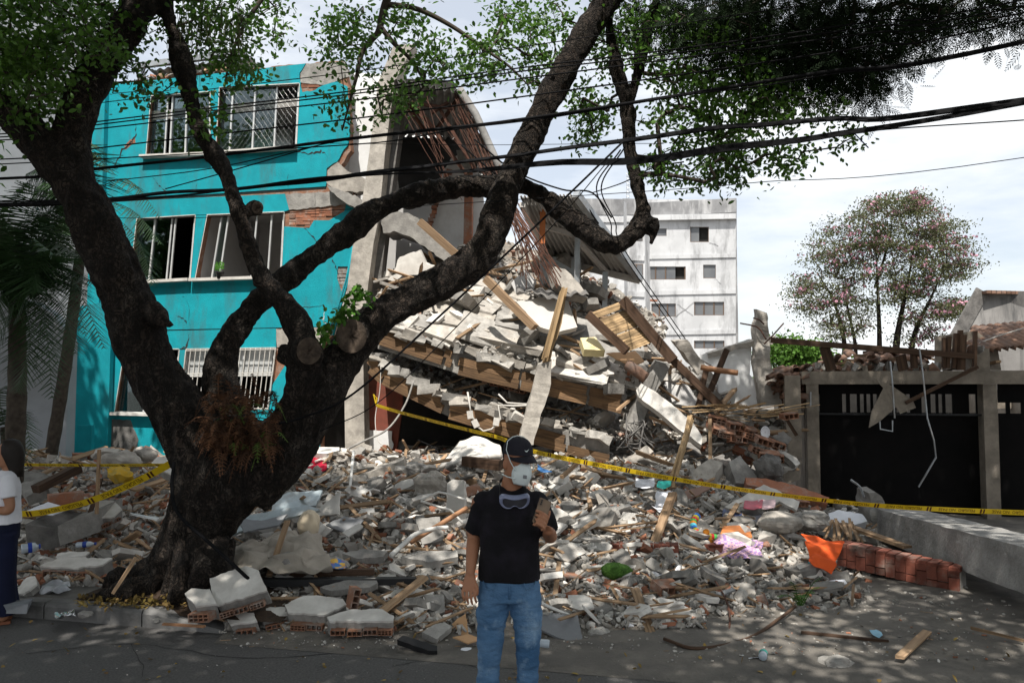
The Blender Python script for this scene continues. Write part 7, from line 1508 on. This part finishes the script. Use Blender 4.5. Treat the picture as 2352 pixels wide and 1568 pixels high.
drape('plastic_bag', [[(1500, 1158, 10), (1525, 1175, 9.9), (1548, 1166, 9.9)], [(1510, 1135, 10.3), (1530, 1120, 10.3), (1545, 1130, 10.3)]], m_paper, 'white plastic bag beside the pale standing board', 'bag', .08, 6, 16, .003)
drape('plastic_bag', [[(96, 1352, 7.6), (125, 1362, 7.5), (160, 1356, 7.5)], [(105, 1340, 7.8), (130, 1338, 7.8), (165, 1336, 7.8)]], MAT('dull_plastic', (.40, .41, .44), (.3, .31, .33), 6, .3, spec=.5), 'crumpled clear plastic sheet behind the kerb', 'plastic', .06, 6, 14, .003)
drape('foil', [[(128, 1414, 6.9), (150, 1418, 6.85), (172, 1412, 6.9)], [(134, 1402, 7.1), (152, 1400, 7.1), (168, 1404, 7.1)]], MAT('foil', (.7, .7, .72), None, 5, .2, metal=.9), 'crumpled silver foil on the asphalt beside the kerb', 'foil', .05, 14, 14, .002)
drape('packet', [[(752, 1302, 7.8), (775, 1308, 7.75), (795, 1306, 7.75)], [(750, 1284, 8.0), (772, 1280, 8.0), (794, 1288, 8.0)]], MAT('printed_packet', (.75, .45, .05), (.03, .18, .5), 9, .4, lo=.48, hi=.52, stain=(.5, .05, .06), ss=12), 'colourful printed food packet on the wall slabs', 'packet', .02, 7, 10, .006)
drape('yellow_bag', [[(245, 1100, 9.6), (275, 1114, 9.4), (304, 1108, 9.5)], [(243, 1082, 9.5), (272, 1092, 9.2), (306, 1090, 9.4)], [(250, 1070, 9.8), (272, 1072, 9.8), (298, 1078, 9.8)]], MAT('yellow_fabric', (.56, .33, .02), (.36, .24, .03), 7, .8, stain=(.25, .26, .12), ss=9), 'tied yellow fabric bag hanging at the left tape', 'bag', .09, 5, 20, .01)
drape('teal_book', [[(1508, 1118, 10.4), (1525, 1122, 10.4), (1540, 1114, 10.4)], [(1512, 1104, 10.6), (1528, 1104, 10.6), (1542, 1104, 10.6)]], MAT('mint_plastic', (.03, .5, .42), None, 4, .6), 'mint green plastic sheet by the tape', 'plastic', .01, 4, 6)
for i, (x, y, c, lb) in enumerate(((1640 + 40, 1178, (.07, .10, .22), 'dark blue printed magazine on the heap below the white door'), (1728, 1160, (.55, .10, .14), 'red covered magazine below the white door'), (1735, 1188, (.6, .62, .72), 'open pale magazine below the red one'), (1480, 1110, (.7, .71, .75), 'white printed page beside the mint plastic sheet'), (1758, 1158, (.7, .5, .52), 'pinkish leaflet right of the red magazine'))):
    drape('magazine', [[(x - 22, y + 8, 10.0), (x, y + 12, 9.9), (x + 22, y + 6, 9.9)], [(x - 18, y - 12, 10.2), (x + 2, y - 10, 10.2), (x + 24, y - 14, 10.2)]], MAT('cover_%d' % i, c, tuple(v * .6 for v in c), 9, .4), lb, 'magazine', .015, 4, 6, .008)
drape('face_mask_litter', [[(2002, 1458, 6.6), (2020, 1462, 6.6), (2030, 1456, 6.6)], [(2000, 1446, 6.7), (2014, 1443, 6.7), (2026, 1448, 6.7)]], MAT('pale_blue_mask', (.30, .52, .66), None, 4, .9), 'pale blue disposable mask on the yard', 'mask', .02, 9, 8, .002)
drape('paper_scrap', [[(1705, 1508, 6.15), (1725, 1512, 6.1), (1745, 1508, 6.1)], [(1702, 1502, 6.2), (1722, 1500, 6.2), (1738, 1503, 6.2)]], m_paper, 'white and blue wrapper on the road edge', 'wrapper', .02, 9, 8, .002)
drape('paper_scrap', [[(1058, 1492, 6.0), (1072, 1494, 6.0), (1082, 1490, 6.0)], [(1060, 1487, 6.05), (1072, 1485, 6.05), (1084, 1486, 6.05)]], m_paper, 'small white paper scrap by the man feet', 'paper', .006, 5, 4, .002)
# sack, cushion, toy, dish, bottles, stones
def lump(name, px, py, Y, r3, m_, label, cat, amp=.12, fr=5, rz=0.0, ry=0.0, smooth=True, seg=26):
    c = P(px, py, Y); rot = Euler((0, ry, rz)).to_matrix(); mb = MB(); rr = []
    for i in range(seg // 2 + 1):
        a = math.pi * (i + .01) / (seg // 2 + .02); row = []
        for k in range(seg):
            b_ = 2 * math.pi * k / seg; d = Vector((math.sin(a) * math.cos(b_), math.sin(a) * math.sin(b_), math.cos(a))); q = 1 + amp * (nz3(d * 1.3 + c, fr * .3) * 1.6 + .6 * nz3(d + c, fr)); row.append(c + rot @ Vector((d.x * r3[0] * q, d.y * r3[1] * q, d.z * r3[2] * q)))
        rr.append(row)
    mb.grid(rr, closed=True); return tag(mb.build(name, m_, smooth=smooth, fixn=True), label, cat)
m_cush = MAT('green_tufts', (.10, .22, .035), (.05, .12, .02), 30, .95, 1.0, 60, bd=.04)
lump('cushion', 1418, 1312, 7.95, (.165, .12, .085), m_cush, 'fuzzy green oval cushion on the rubble', 'cushion', .05, 14, .1, .15)
lump('sack', 709, 1204, 8.8, (.12, .12, .15), MAT('pink_cream_sack', (.62, .52, .38), (.62, .28, .33), 2.2, .8, .3, 12, lo=.48, hi=.56), 'pink and cream stuffed sack above the beige blanket', 'sack', .16, 4)
lump('painted_rock', 657, 1293, 7.75, (.125, .12, .105), MAT('painted_stone', (.26, .245, .23), (.18, .17, .16), 9, .95, .5, 30, stain=(.62, .62, .6), ss=7), 'rounded stone daubed with white paint by the blanket', 'stone', .1, 4)
lump('boulder', 989, 1112, 10.4, (.2, .2, .18), m_concl, 'large rounded concrete boulder left of the man', 'boulder', .2, 4, smooth=False)
lump('boulder', 955, 1075, 11.0, (.14, .14, .1), m_conc, 'smaller concrete lump behind the large boulder', 'boulder', .2, 4, smooth=False)
lump('boulder', 1792, 1200, 9.6, (.26, .2, .13), m_concl, 'pale rounded concrete boulder above the orange folder', 'boulder', .18, 3, smooth=False)
lump('boulder', 1865, 1195, 9.9, (.2, .2, .12), m_conc, 'grey concrete lump right of the pale boulder', 'boulder', .2, 4, smooth=False)
lump('boulder', 1765, 1075, 11.6, (.2, .2, .2), m_concd, 'dark concrete lump at the foot of the garage pier', 'boulder', .2, 4, smooth=False)
lump('boulder', 1920, 1523, 6.0, (.125, .1, .055), m_conc, 'lone concrete lump at the bottom right of the road edge', 'stone', .2, 4, smooth=False)
lump('boulder', 278, 1058, 10.3, (.26, .2, .12), m_concl, 'large pale chunk on top of the left heap', 'boulder', .2, 3, smooth=False)
lump('boulder', 335, 1044, 10.6, (.16, .14, .09), m_concl, 'pale block right of the large chunk on the left heap', 'boulder', .2, 3, smooth=False)
lump('boulder', 360, 1425, 6.75, (.035, .03, .022), m_conc, 'small grey stone on the asphalt before the kerb', 'stone', .2, 4, smooth=False)
lump('boulder', 196, 1410, 6.95, (.06, .05, .03), m_conc, 'flat stone beside the silver foil', 'stone', .2, 4, smooth=False)
lump('boulder', 1375, 1455, 6.75, (.09, .08, .06), m_conc, 'round concrete stone right of the grey plywood', 'stone', .2, 4, smooth=False)
ty = thing('striped_toy', P(1615, 1215, 9.4), 'rainbow striped stuffed toy on the cream board', 'toy')
tq = cr([tuple(P(*p)) for p in ((1602, 1184, 9.55), (1592, 1200, 9.45), (1598, 1220, 9.35), (1620, 1231, 9.3), (1645, 1234, 9.3))], 4)
TC = [MAT('toy_%d' % i, c, None, 5, .9) for i, c in enumerate(((.05, .2, .6), (.6, .5, .05), (.6, .05, .05), (.1, .45, .1), (.7, .25, .03), (.1, .5, .6)))]
for i in range(len(tq) - 1): mb = MB(); mb.tube([tq[i], tq[i + 1]], .042, 10); mb.build('stripe', TC[i % 6], ty, smooth=True)
for x, y in ((1622, 1222), (1632, 1244)): mb = MB(); mb_ball(mb, P(x, y, 9.25), .04); mb.build('foot', TC[4], ty, smooth=True)
mb = MB(); c = P(1758, 993, 12.3); rr = []
for k in range(5): rr.append([c + Vector((math.cos(a) * .068 * (1 - k / 4.02), .03 * (k / 4) ** .5, math.sin(a) * .095 * (1 - k / 4.02))) for a in [2 * math.pi * j / 20 for j in range(20)]])
mb.grid(rr, closed=True); o = tag(mb.build('white_dish', m_paper, smooth=True), 'white oval dish standing in the debris left of the garage', 'dish'); o.modifiers.new('s', 'SOLIDIFY').thickness = .008
def bottle(px, py, Y, rz, label, capc, ln=.2, r_=.032):
    c = P(px, py, Y); t = thing('bottle', c, label, 'bottle'); d = Vector((math.cos(rz), math.sin(rz), .06)); mb = MB(); prof = [(0, .85), (.06, 1), (.35, .94), (.6, 1), (.75, .9), (.86, .45), (.95, .4)]
    mb.tube([c + d * (ln * a) + Vector((0, 0, r_)) for a, b in prof], [r_ * b for a, b in prof], 12); mb.build('bottle_body', MAT('pet_plastic', (.45, .5, .55), (.35, .4, .45), 6, .12, spec=.6), t, smooth=True)
    mb = MB(); mb.tube([c + d * (ln * a) + Vector((0, 0, r_)) for a in (.955, 1.03)], r_ * .48, 10); mb.build('cap', MAT('cap_col', capc, None, 5, .5), t); 
    mb = MB(); mb.tube([c + d * (ln * a) + Vector((0, 0, r_)) for a in (.36, .58)], r_ * 1.03, 12, cap=False); mb.build('label_band', MAT('band_col', capc, None, 5, .5), t, smooth=True)
bottle(1262, 1488, 6.1, 3.0, 'crushed clear water bottle with blue label right of the man shin', (.04, .12, .5)); bottle(1752, 1518, 6.05, 1.2, 'small clear bottle with green cap near the road edge', (.03, .4, .32), .13); bottle(175, 1258, 8.8, .1, 'blue labelled bottle lying behind the flat slab at left', (.03, .07, .35), .2); bottle(48, 1272, 8.0, .6, 'blue capped plastic jar by the woman', (.02, .06, .4), .16, .05)
mb = MB(); mb.box(P(38, 1392, 7.05), (.2, .13, .07), Euler((.1, .05, .3)).to_matrix(), jit=.015); tag(mb.build('plastic_box', MAT('clear_box', (.22, .23, .25), (.16, .17, .18), 5, .15, spec=.6)), 'clear plastic food box on the road beside the woman', 'box')
mb = MB(); mb.box(P(1440, 1440, 6.9), (.07, .07, .09), Euler((.3, .2, .3)).to_matrix(), jit=.008); tag(mb.build('paper_cup', m_paper), 'crushed white paper cup below the white topped slab', 'cup')
mb = MB(); mb.box(P(385, 1400, 7.02), (.03, .03, .03)); mb = MB(); mb.bar(P(375, 1432, 6.65), P(470, 1438, 6.55), .03, .015); tag(mb.build('lath', m_pole), 'thin reddish lath lying along the kerb', 'lath')
mb = MB(); mb.bar(P(228, 1032, 9.0), P(222, 1180, 8.9), .03, .03); tag(mb.build('stake', m_wood), 'thin wooden stake holding the level tape at left', 'stake')
# hollow bricks picked out singly
hz = 0
for x, y, Y, rz, rx, lb in ((812, 1372, 6.95, .3, .25, 'hollow brick standing on end between the front wall slabs'), (1190, 1040, 12.4, .2, .2, None), (1310, 1330, 7.9, .2, .1, 'hollow brick at the left end of the base under the cushion'), (1530, 1348, 7.6, .5, .3, 'mortar crusted hollow brick right of the torn papers'), (1835, 1150, 10.6, .6, .5, 'red hollow brick on the edge of the white door panel'), (1812, 955, 12.4, .2, .1, 'hollow brick at the top of the slope beside the pier'), (1085, 1130, 10.4, .4, .6, None)):
    o = hbrick(P(x, y, Y), (rx, rnd(-.3, .3) - (1.2 if x == 812 else 0), rz), .62 if x < 1200 and y > 1300 else .8, None, 3)
    tag(o, lb or 'loose hollow brick on the sunlit rubble', 'brick', None if lb else 'loose hollow bricks')
for (x0, y0, x1, y1, Y, n) in ((1640, 962, 1722, 992, 12.5, 6), (1650, 985, 1700, 1015, 12.3, 4), (1735, 1032, 1785, 1056, 12.0, 4), (1715, 1000, 1790, 1020, 12.3, 5), (1120, 870, 1200, 895, 13.9, 5), (1640, 975, 1700, 990, 12.7, 4)):
    for i in range(n):
        t = (i + .5) / n; o = hbrick(P(x0 + (x1 - x0) * t, y0 + (y1 - y0) * t + rnd(-2, 2), Y + rnd(-.08, .08)), (rnd(-.2, .5), rnd(0, .4), rnd(-.3, .3)), rnd(.8, 1), None, R.choice((3, 4))); tag(o, 'hollow clay brick in a broken row among the debris' + (' under the upper slab' if x0 == 1120 else ' left of the garage'), 'brick', 'rows of hollow bricks')
# weeds
wd_ = thing('weed', P(1840, 1385, 7.4), 'small fern leaved green weed growing in the yard rubble', 'plant'); 
for i in range(9):
    mb = MB(); mb.tint = rnd(0, 1); c = P(1838 + rnd(-6, 6), 1390, 7.35); a = rnd(0, 6.28); d = Vector((math.cos(a) * rnd(.1, .24), math.sin(a) * .15, rnd(.06, .28))); pinnate(mb, [c, c + d * .55 + Vector((0, 0, .05)), c + d], .05, 12, .011); mb.build('frond', MAT('weed_green', (.07, .16, .03), (.045, .11, .02), 5, .6, tv=.4, trans=.3) if i == 0 else bpy.data.materials['weed_green'], wd_)

timber('timber_beam', (81, 1124, 9.6), (180, 1074, 10.2), .12, .1, m_woodd, 'dark beam slanting over the left heap behind the woman')
timber('timber_beam', (110, 1150, 9.2), (190, 1140, 9.4), .2, .14, m_brick, 'reddish brick lintel lying on the left heap', 'lintel')
timber('plank', (205, 1185, 9.2), (232, 1100, 9.6), .05, .03, m_woodd, 'thin upright board beside the stake on the left heap', 'plank')
timber('plank', (300, 1180, 8.9), (362, 1192, 8.8), .03, .02, m_alu, 'pale metal strip left of the trunk', 'metal strip')
pl('concrete_slab', [(40, 1110), (95, 1098), (110, 1118), (60, 1140)], 9.8, (0, -.5, .86), .14, m_conc, 'grey wall slab behind the woman shoulder', 'concrete')
pl('white_cloth', [(62, 1172), (110, 1152), (160, 1166), (120, 1182)], 8.9, (0, -.35, .93), .01, m_paper, 'white sheet draped on the left concrete beam', 'sheet', .6)

# ================================================================ scattered rubble
def templ(name, kind, m_, seed):
    rr_ = random.Random(seed); bm = bmesh.new()
    if kind == 'chunk':
        for i in range(13):
            v = Vector((rr_.gauss(0, 1), rr_.gauss(0, 1), rr_.gauss(0, 1))).normalized() * rr_.uniform(.75, 1); v.x = max(-.8, min(.8, v.x)); v.y = max(-.75, min(.75, v.y)); v.z *= .65; bm.verts.new(v * .5)
        bmesh.ops.convex_hull(bm, input=bm.verts)
    elif kind == 'slab':
        k = rr_.randint(5, 8); base = []
        for i in range(k): a = 2 * math.pi * (i + rr_.uniform(-.3, .3)) / k; r_ = rr_.uniform(.33, .52); base.append((math.cos(a) * r_, math.sin(a) * r_ * .8))
        h = rr_.uniform(.03, .09); A = [bm.verts.new((x, y, h)) for x, y in base]; B = [bm.verts.new((x * rr_.uniform(.85, 1.05), y * rr_.uniform(.85, 1.05), -h)) for x, y in base]; bm.faces.new(A); bm.faces.new(B[::-1])
        for i in range(k): bm.faces.new((A[i], B[i], B[(i + 1) % k], A[(i + 1) % k]))
    elif kind == 'brick':
        for x in (-.5, .5):
            for y in (-.25, .25):
                for z in (-.18, .18): bm.verts.new((x * rr_.uniform(.6, 1), y * rr_.uniform(.85, 1), z * rr_.uniform(.85, 1)))
        bm.verts.new((.42, .1, 0)); bmesh.ops.convex_hull(bm, input=bm.verts)
    elif kind == 'wood':
        w_ = rr_.uniform(.03, .06)
        for s in (-1, 1):
            for y in (-w_, w_):
                for z in (-w_ * .4, w_ * .4): bm.verts.new((s * .5 * rr_.uniform(.85, 1), y, z))
        bm.verts.new((.55, w_ * .5, 0)); bmesh.ops.convex_hull(bm, input=bm.verts)
    bmesh.ops.recalc_face_normals(bm, faces=bm.faces); me = bpy.data.meshes.new(name); bm.to_mesh(me); bm.free()
    at = me.attributes.new('tint', 'FLOAT', 'FACE'); at.data.foreach_set('value', [rr_.random()] * len(me.polygons))
    al = me.attributes.new('lc', 'FLOAT_VECTOR', 'POINT'); al.data.foreach_set('vector', np.array([tuple(v.co) for v in me.vertices], np.float32).ravel()); me.materials.append(m_); return me
TP = {k: [templ(k, sh, m_, i * 7 + j) for i in range(nn)] for j, (k, sh, m_, nn) in enumerate((('concrete_chunk', 'chunk', m_frag, 16), ('pale_chunk', 'chunk', m_concl, 10), ('plaster_piece', 'slab', m_white, 14), ('concrete_flake', 'slab', m_frag, 12), ('brick_fragment', 'brick', m_brick, 10), ('wood_splinter', 'wood', m_wood, 8)))}
def npm(me):
    V = np.array([tuple(v.co) for v in me.vertices]); return V, [tuple(p.vertices) for p in me.polygons]
TN = {k: [npm(m) for m in v] for k, v in TP.items()}
def rrot(flat): return Euler((rnd(-flat, flat), rnd(-flat, flat), rnd(0, 6.28)))
# medium pieces: one object each
ZL = [('left', 30, 400, 1045, 1340), ('tree', 560, 1080, 1045, 1330), ('front', 430, 1080, 1330, 1440), ('sun', 1225, 1560, 1070, 1230), ('mid', 1225, 1600, 1230, 1440), ('right', 1540, 1990, 1110, 1400)]
ZT = {'left': 'in the shaded heap left of the big tree', 'tree': 'on the heap between the tree and the man', 'front': 'among the wall slabs at the road edge', 'sun': 'on the sunlit slope behind the warning tape', 'mid': 'around the green cushion right of the man', 'right': 'in the grey rubble in front of the garage'}
KL = {'concrete_chunk': ('angular grey concrete chunk', 'chunk'), 'pale_chunk': ('pale concrete chunk', 'chunk'), 'plaster_piece': ('flat white plaster piece', 'plaster'), 'concrete_flake': ('flat grey concrete flake', 'concrete'), 'brick_fragment': ('broken red brick piece', 'brick'), 'wood_splinter': ('splintered wood strip', 'wood')}
MIX = {'left': (5, 2, 3, 3, 4, 3), 'tree': (4, 3, 5, 3, 2, 3), 'front': (3, 2, 4, 4, 2, 3), 'sun': (5, 4, 5, 4, 2, 2), 'mid': (6, 1, 3, 5, 3, 3), 'right': (8, 2, 2, 6, 2, 2)}
kk = list(KL)
for zn, x0, x1, y0, y1 in ZL:
    for i in range({'left': 58, 'tree': 74, 'front': 36, 'sun': 62, 'mid': 56, 'right': 80}[zn]):
        px, py = rnd(x0, x1), rnd(y0, y1); p = hitm(px, py)
        if p is None or (zn == 'left' and px > 330 and py > 1180): continue
        k = R.choices(kk, MIX[zn])[0]; s = (rnd(20, 48) if R.random() < .75 else rnd(48, 80)) * (.62 if k == 'brick_fragment' else 1) / ppm(p.y); s *= 2.0 if k == 'wood_splinter' else 1.0; s = min(s, .5 if k != 'wood_splinter' else .9)
        o = link(k, R.choice(TP[k]), (p.x, p.y, p.z + s * .12)); o.rotation_euler = rrot(.45 if k in ('plaster_piece', 'concrete_flake', 'wood_splinter') else 1.2); o.scale = (s, s * rnd(.7, 1), s * rnd(.7, 1.1))
        if k in ('plaster_piece', 'concrete_flake', 'wood_splinter'): o.rotation_euler.x += .3
        tag(o, KL[k][0] + ' ' + ZT[zn], KL[k][1], KL[k][0] + 's ' + ZT[zn])
SF = {'upper': ('on the sloping top of the upper slab', S_up, 54), 'slope': ('on the debris slope left of the garage', S_rt, 60), 'bay': ('in the torn bay behind the leaning limb', S_bay, 34), 'gap': ('in the gap between the two slabs', S_mid, 30)}
for zn, (zt2, f, cnt) in SF.items():
    for i in range(cnt):
        p = f(R.random(), R.random() ** 1.2 * .8); k = R.choices(kk, (5, 5, 4, 5, 2, 2))[0]; s = rnd(16, 46) / ppm(p.y); s *= 1.9 if k == 'wood_splinter' else 1.0
        o = link(k, R.choice(TP[k]), (p.x, p.y - .05, p.z + s * .2)); o.rotation_euler = rrot(.9); o.rotation_euler.x += .5; o.scale = (s, s * rnd(.7, 1), s * rnd(.7, 1.1)); tag(o, KL[k][0] + ' ' + zt2, KL[k][1], KL[k][0] + 's ' + zt2)
# large broken slabs, boards and long planks, one object each
BIG = [('bay', S_bay, 10, 'large tilted concrete slab', 'concrete_flake', 50, 100, 'slab'), ('bay', S_bay, 10, 'long broken plank', 'wood_splinter', 80, 150, 'plank'), ('upper', S_up, 26, 'large tilted concrete slab', 'concrete_flake', 60, 125, 'slab'), ('upper', S_up, 14, 'large white wall piece', 'plaster_piece', 45, 90, 'wall piece'), ('upper', S_up, 26, 'long broken plank', 'wood_splinter', 80, 190, 'plank'), ('slope', S_rt, 16, 'large tilted concrete slab', 'concrete_flake', 50, 105, 'slab'), ('slope', S_rt, 10, 'large white wall piece', 'plaster_piece', 45, 85, 'wall piece'), ('slope', S_rt, 26, 'long broken plank', 'wood_splinter', 80, 180, 'plank'), ('gap', S_mid, 10, 'large tilted concrete slab', 'concrete_flake', 50, 90, 'slab'), ('gap', S_mid, 8, 'long broken plank', 'wood_splinter', 60, 120, 'plank')]
def setbig(k, p, s_, tilt, lb, cat, gr):
    o = link(k, R.choice(TP[k]), p); o.rotation_euler = (rnd(-tilt, tilt) + .55, rnd(-tilt, tilt), rnd(0, 6.28)); o.scale = (s_, s_ * (rnd(.6, 1) if k != 'wood_splinter' else rnd(.35, .7)), s_ * (rnd(.7, 1.3) if k != 'wood_splinter' else rnd(.5, .9))); tag(o, lb, cat, gr)
for zn, f, n_, lb, k, lo, hi, cat in BIG:
    for i in range(n_):
        p = f(R.random(), R.random() * .85); s_ = rnd(lo, hi) / ppm(p.y); setbig(k, (p.x, p.y - .12, p.z + .1 + s_ * .1), s_, .5, lb + ' ' + SF[zn][0], cat, lb + 's ' + SF[zn][0])
for i in range(22):
    u0, v0 = R.random() * .92, rnd(.03, .6); p = S_up(u0, v0); q = S_up(min(1, u0 + .06), v0); d = (q - p).normalized(); L = rnd(.5, 1.5); up = Vector((rnd(-.15, .15), -.55 + rnd(-.2, .2), .83)); mb = MB(); mb.tint = rnd(.2, 1); c = p + Vector((0, -.1, .08)); d = (d + Vector((0, rnd(-.2, .2), rnd(-.08, .08)))).normalized()
    mb.bar(c - d * L / 2, c + d * L / 2, rnd(.3, .75), rnd(.07, .14), up=up, jit=.05); tag(mb.build('floor_plate', R.choice((m_concl, m_conc, m_frag))), 'long broken floor plate on the sloping top of the upper slab', 'slab', 'long broken floor plates on the upper slab')
for zn, n1, n2, n3 in (('left', 12, 6, 12), ('tree', 16, 20, 24), ('front', 8, 10, 14), ('sun', 14, 16, 16), ('mid', 12, 8, 16), ('right', 18, 4, 12)):
    x0, x1, y0, y1 = [z[1:] for z in ZL if z[0] == zn][0]
    for n_, lb, k, lo, hi, cat in ((n1, 'large grey concrete slab', 'concrete_flake', 50, 110, 'slab'), (n2, 'large white plaster slab', 'plaster_piece', 50, 100, 'slab'), (n3, 'long splintered plank', 'wood_splinter', 80, 190, 'plank')):
        for i in range(n_):
            px, py = rnd(x0, x1), rnd(y0, y1); p = hitm(px, py)
            if p is None or (zn == 'left' and px > 330 and py > 1180): continue
            s_ = rnd(lo, hi) / ppm(p.y); setbig(k, (p.x, p.y, p.z + .05 + s_ * .06), s_, .35, lb + ' ' + ZT[zn], cat, lb + 's ' + ZT[zn])
# small fragments: uncountable, one mass per material
ACC = {k: ([], [], []) for k in kk}; CNT = {k: 0 for k in kk}
def put(k, p, s, flat, ax=None):
    V, Fs = R.choice(TN[k]); Rm = np.array(rrot(flat).to_matrix()); W = (V * np.array([s, s * rnd(.6, 1), s * rnd(.6, 1.1)])) @ Rm.T + np.array(tuple(p)); A = ACC[k]; b = CNT[k]; A[0].append(W); A[1].extend([tuple(i + b for i in f_) for f_ in Fs]); A[2].extend([R.random()] * len(Fs)); CNT[k] += len(V)
def small(n, x0, x1, y0, y1, mix, lo, hi):
    for i in range(n):
        p = hitm(rnd(x0, x1), rnd(y0, y1), 6.0)
        if p is None: continue
        k = R.choices(kk, mix)[0]; s = (lo + (hi - lo) * R.random() ** 2.0) / ppm(p.y) * (2.2 if k == 'wood_splinter' else 1); put(k, p + Vector((0, 0, s * .1)), s, .7 if k != 'concrete_chunk' else 3)
small(2900, 0, 420, 1000, 1350, (5, 3, 3, 4, 2.2, 2.4), 7, 46); small(4600, 520, 1130, 1030, 1450, (4.5, 4.4, 4.4, 4.8, 1.3, 2.2), 7, 46); small(4600, 1180, 1620, 1050, 1440, (6, 5, 3.6, 5.5, 1.4, 1.8), 6, 38); small(3600, 1560, 2000, 1090, 1410, (7, 4, 1.8, 6, .8, 1.5), 6, 38); small(900, 900, 1560, 1010, 1080, (5, 4, 4, 4, 1.5, 2), 6, 30)
for f, n in ((S_up, 2200), (S_rt, 2200), (S_mid, 900), (S_bay, 1100)):
    for i in range(n):
        p = f(R.random(), R.random()); k = R.choices(kk, (5, 6, 3, 6, 1, 1.4))[0]; s = (6 + 26 * R.random() ** 2) / ppm(p.y) * (1.9 if k == 'wood_splinter' else 1); put(k, p + Vector((nz3(p, 3.1) * .1, -.06, nz3(p, 3.3) * .1 + .04)), s, 1.0)
# grit and chips on the yard and road edge
def grit(n, x0, x1, y0, y1, lo, hi, mix=(8, 2, 1, 4, 1, 1.4)):
    for i in range(n):
        p = G(rnd(x0, x1), rnd(y0, y1), .02); k = R.choices(kk, mix)[0]; s = (lo + (hi - lo) * R.random() ** 3) / ppm(p.y) * (2 if k == 'wood_splinter' else 1); put(k, p + Vector((0, 0, s * .1)), s, .6)
grit(900, 1500, 2352, 1340, 1520, 3, 14); grit(420, 500, 1500, 1430, 1490, 3, 13); grit(160, 0, 2352, 1480, 1567, 2, 5); grit(300, 1640, 1900, 1340, 1440, 5, 20)
for k in kk:
    if CNT[k]:
        V = np.concatenate(ACC[k][0]); me = bpy.data.meshes.new('small_' + k); me.from_pydata(V.tolist(), [], ACC[k][1]); at = me.attributes.new('tint', 'FLOAT', 'FACE'); at.data.foreach_set('value', np.array(ACC[k][2], np.float32)); al = me.attributes.new('lc', 'FLOAT_VECTOR', 'POINT'); al.data.foreach_set('vector', V.astype(np.float32).ravel()); me.materials.append(TP[k][0].materials[0])
        tag(link('rubble_' + k, me, (0, 0, 0)), 'mass of small ' + KL[k][0].replace('angular ', '') + 's strewn over the rubble', 'rubble', None, 'stuff')
# leaf litter on the road and under the tree
C = np.array([tuple(G(rnd(0, 2352), rnd(1400, 1567), .012)) for i in range(140)] + [tuple(P(rnd(180, 480), rnd(1355, 1385), rnd(7.0, 7.4))) for i in range(420)]); C[140:, 2] = .16
tag(leaves('leaf_litter', C, .05, .03, MAT('litter', (.25, .18, .05), (.12, .07, .03), 3, .9, tv=.5), None, bias=(0, 0, 0), flat=1), 'fallen yellow and brown leaves on the road and tree pit', 'leaves', None, 'stuff')
# every loose piece is told apart by the landmark it lies nearest to
LM = [('green cushion', 1418, 1312), ('orange towel', 1885, 1275), ('purple checked cloth', 1700, 1260), ('striped toy', 1610, 1215), ('beige blanket', 650, 1270), ('pink cream sack', 709, 1204), ('red cloth', 722, 1064), ('white mattress', 1090, 1030), ('man cap', 1182, 1030), ('man phone', 1242, 1165), ('man knees', 1160, 1463), ('tree roots', 430, 1340), ('yellow bag', 275, 1090), ('woman', 20, 1250), ('left concrete beam', 180, 1215), ('flat slab left of the tree', 175, 1290), ('leaning concrete column', 1235, 920), ('yellow topped block', 1362, 790), ('cream wall slab', 1255, 722), ('bamboo mat', 1425, 750), ('long white beam', 1540, 950), ('white standing wall', 1690, 860), ('garage pier', 1820, 950), ('pale boulder', 1792, 1195), ('fallen beam end', 2010, 1180), ('brown weed root', 1700, 1470), ('blue steel sheet', 640, 1185), ('round wooden pole', 1005, 1207), ('black steel channel', 775, 1334), ('hanging conduit', 1130, 950), ('tape knot', 862, 920), ('row of open hollow bricks', 830, 1412), ('white topped slab', 1545, 1395), ('grey plywood sheet', 1285, 1440), ('mint plastic sheet', 1525, 1112), ('upright pale post', 1631, 1020), ('white dish', 1758, 993), ('hanging rebar', 1210, 560), ('big tree fork', 620, 1000), ('low brick wall', 1460, 1270)]
ORD = ['', 'second ', 'third ', 'fourth ', 'fifth ', 'sixth ', 'seventh ', 'eighth ', 'ninth ', 'tenth ', 'eleventh ', 'twelfth ', 'thirteenth ', 'fourteenth ', 'fifteenth ', 'sixteenth ', 'seventeenth ', 'eighteenth ', 'nineteenth ', 'twentieth ']
def topx(v):
    d = Vector(v) - Vector((0, 0, EYE)); z = d.y * cP + d.z * sP; return CX + F * d.x / z, CY - F * (-d.y * sP + d.z * cP) / z
from collections import defaultdict
SH = defaultdict(list)
for o in sc.objects:
    if o.parent is None and 'label' in o and 'group' in o: SH[(o['label'], o['group'])].append(o)
BK = defaultdict(list)
for (lb, gr), os_ in SH.items():
    if len(os_) < 2: continue
    kd = lb
    for t in list(ZT.values()) + [v[0] for v in SF.values()]: kd = kd.replace(' ' + t, '')
    if kd == lb: kd = ' '.join(lb.split()[:3]) if lb.split()[2] not in ('in', 'on', 'the', 'along', 'from', 'of', 'hanging', 'propped', 'sprouting', 'sticking') else ' '.join(lb.split()[:2])
    for o in os_:
        x, y = topx(o.location); l = min(LM, key=lambda q: math.hypot(q[1] - x, q[2] - y)); BK[(kd, l[0])].append((math.hypot(l[1] - x, l[2] - y), o))
for (kd, l), v in BK.items():
    v.sort(key=lambda q: q[0])
    for i, (d_, o) in enumerate(v): o['label'] = kd + ', ' + (ORD[i] if i < 20 else '%dth ' % (i + 1)) + 'nearest the ' + l
for o in sc.objects:
    if '_w' in o: del o['_w']
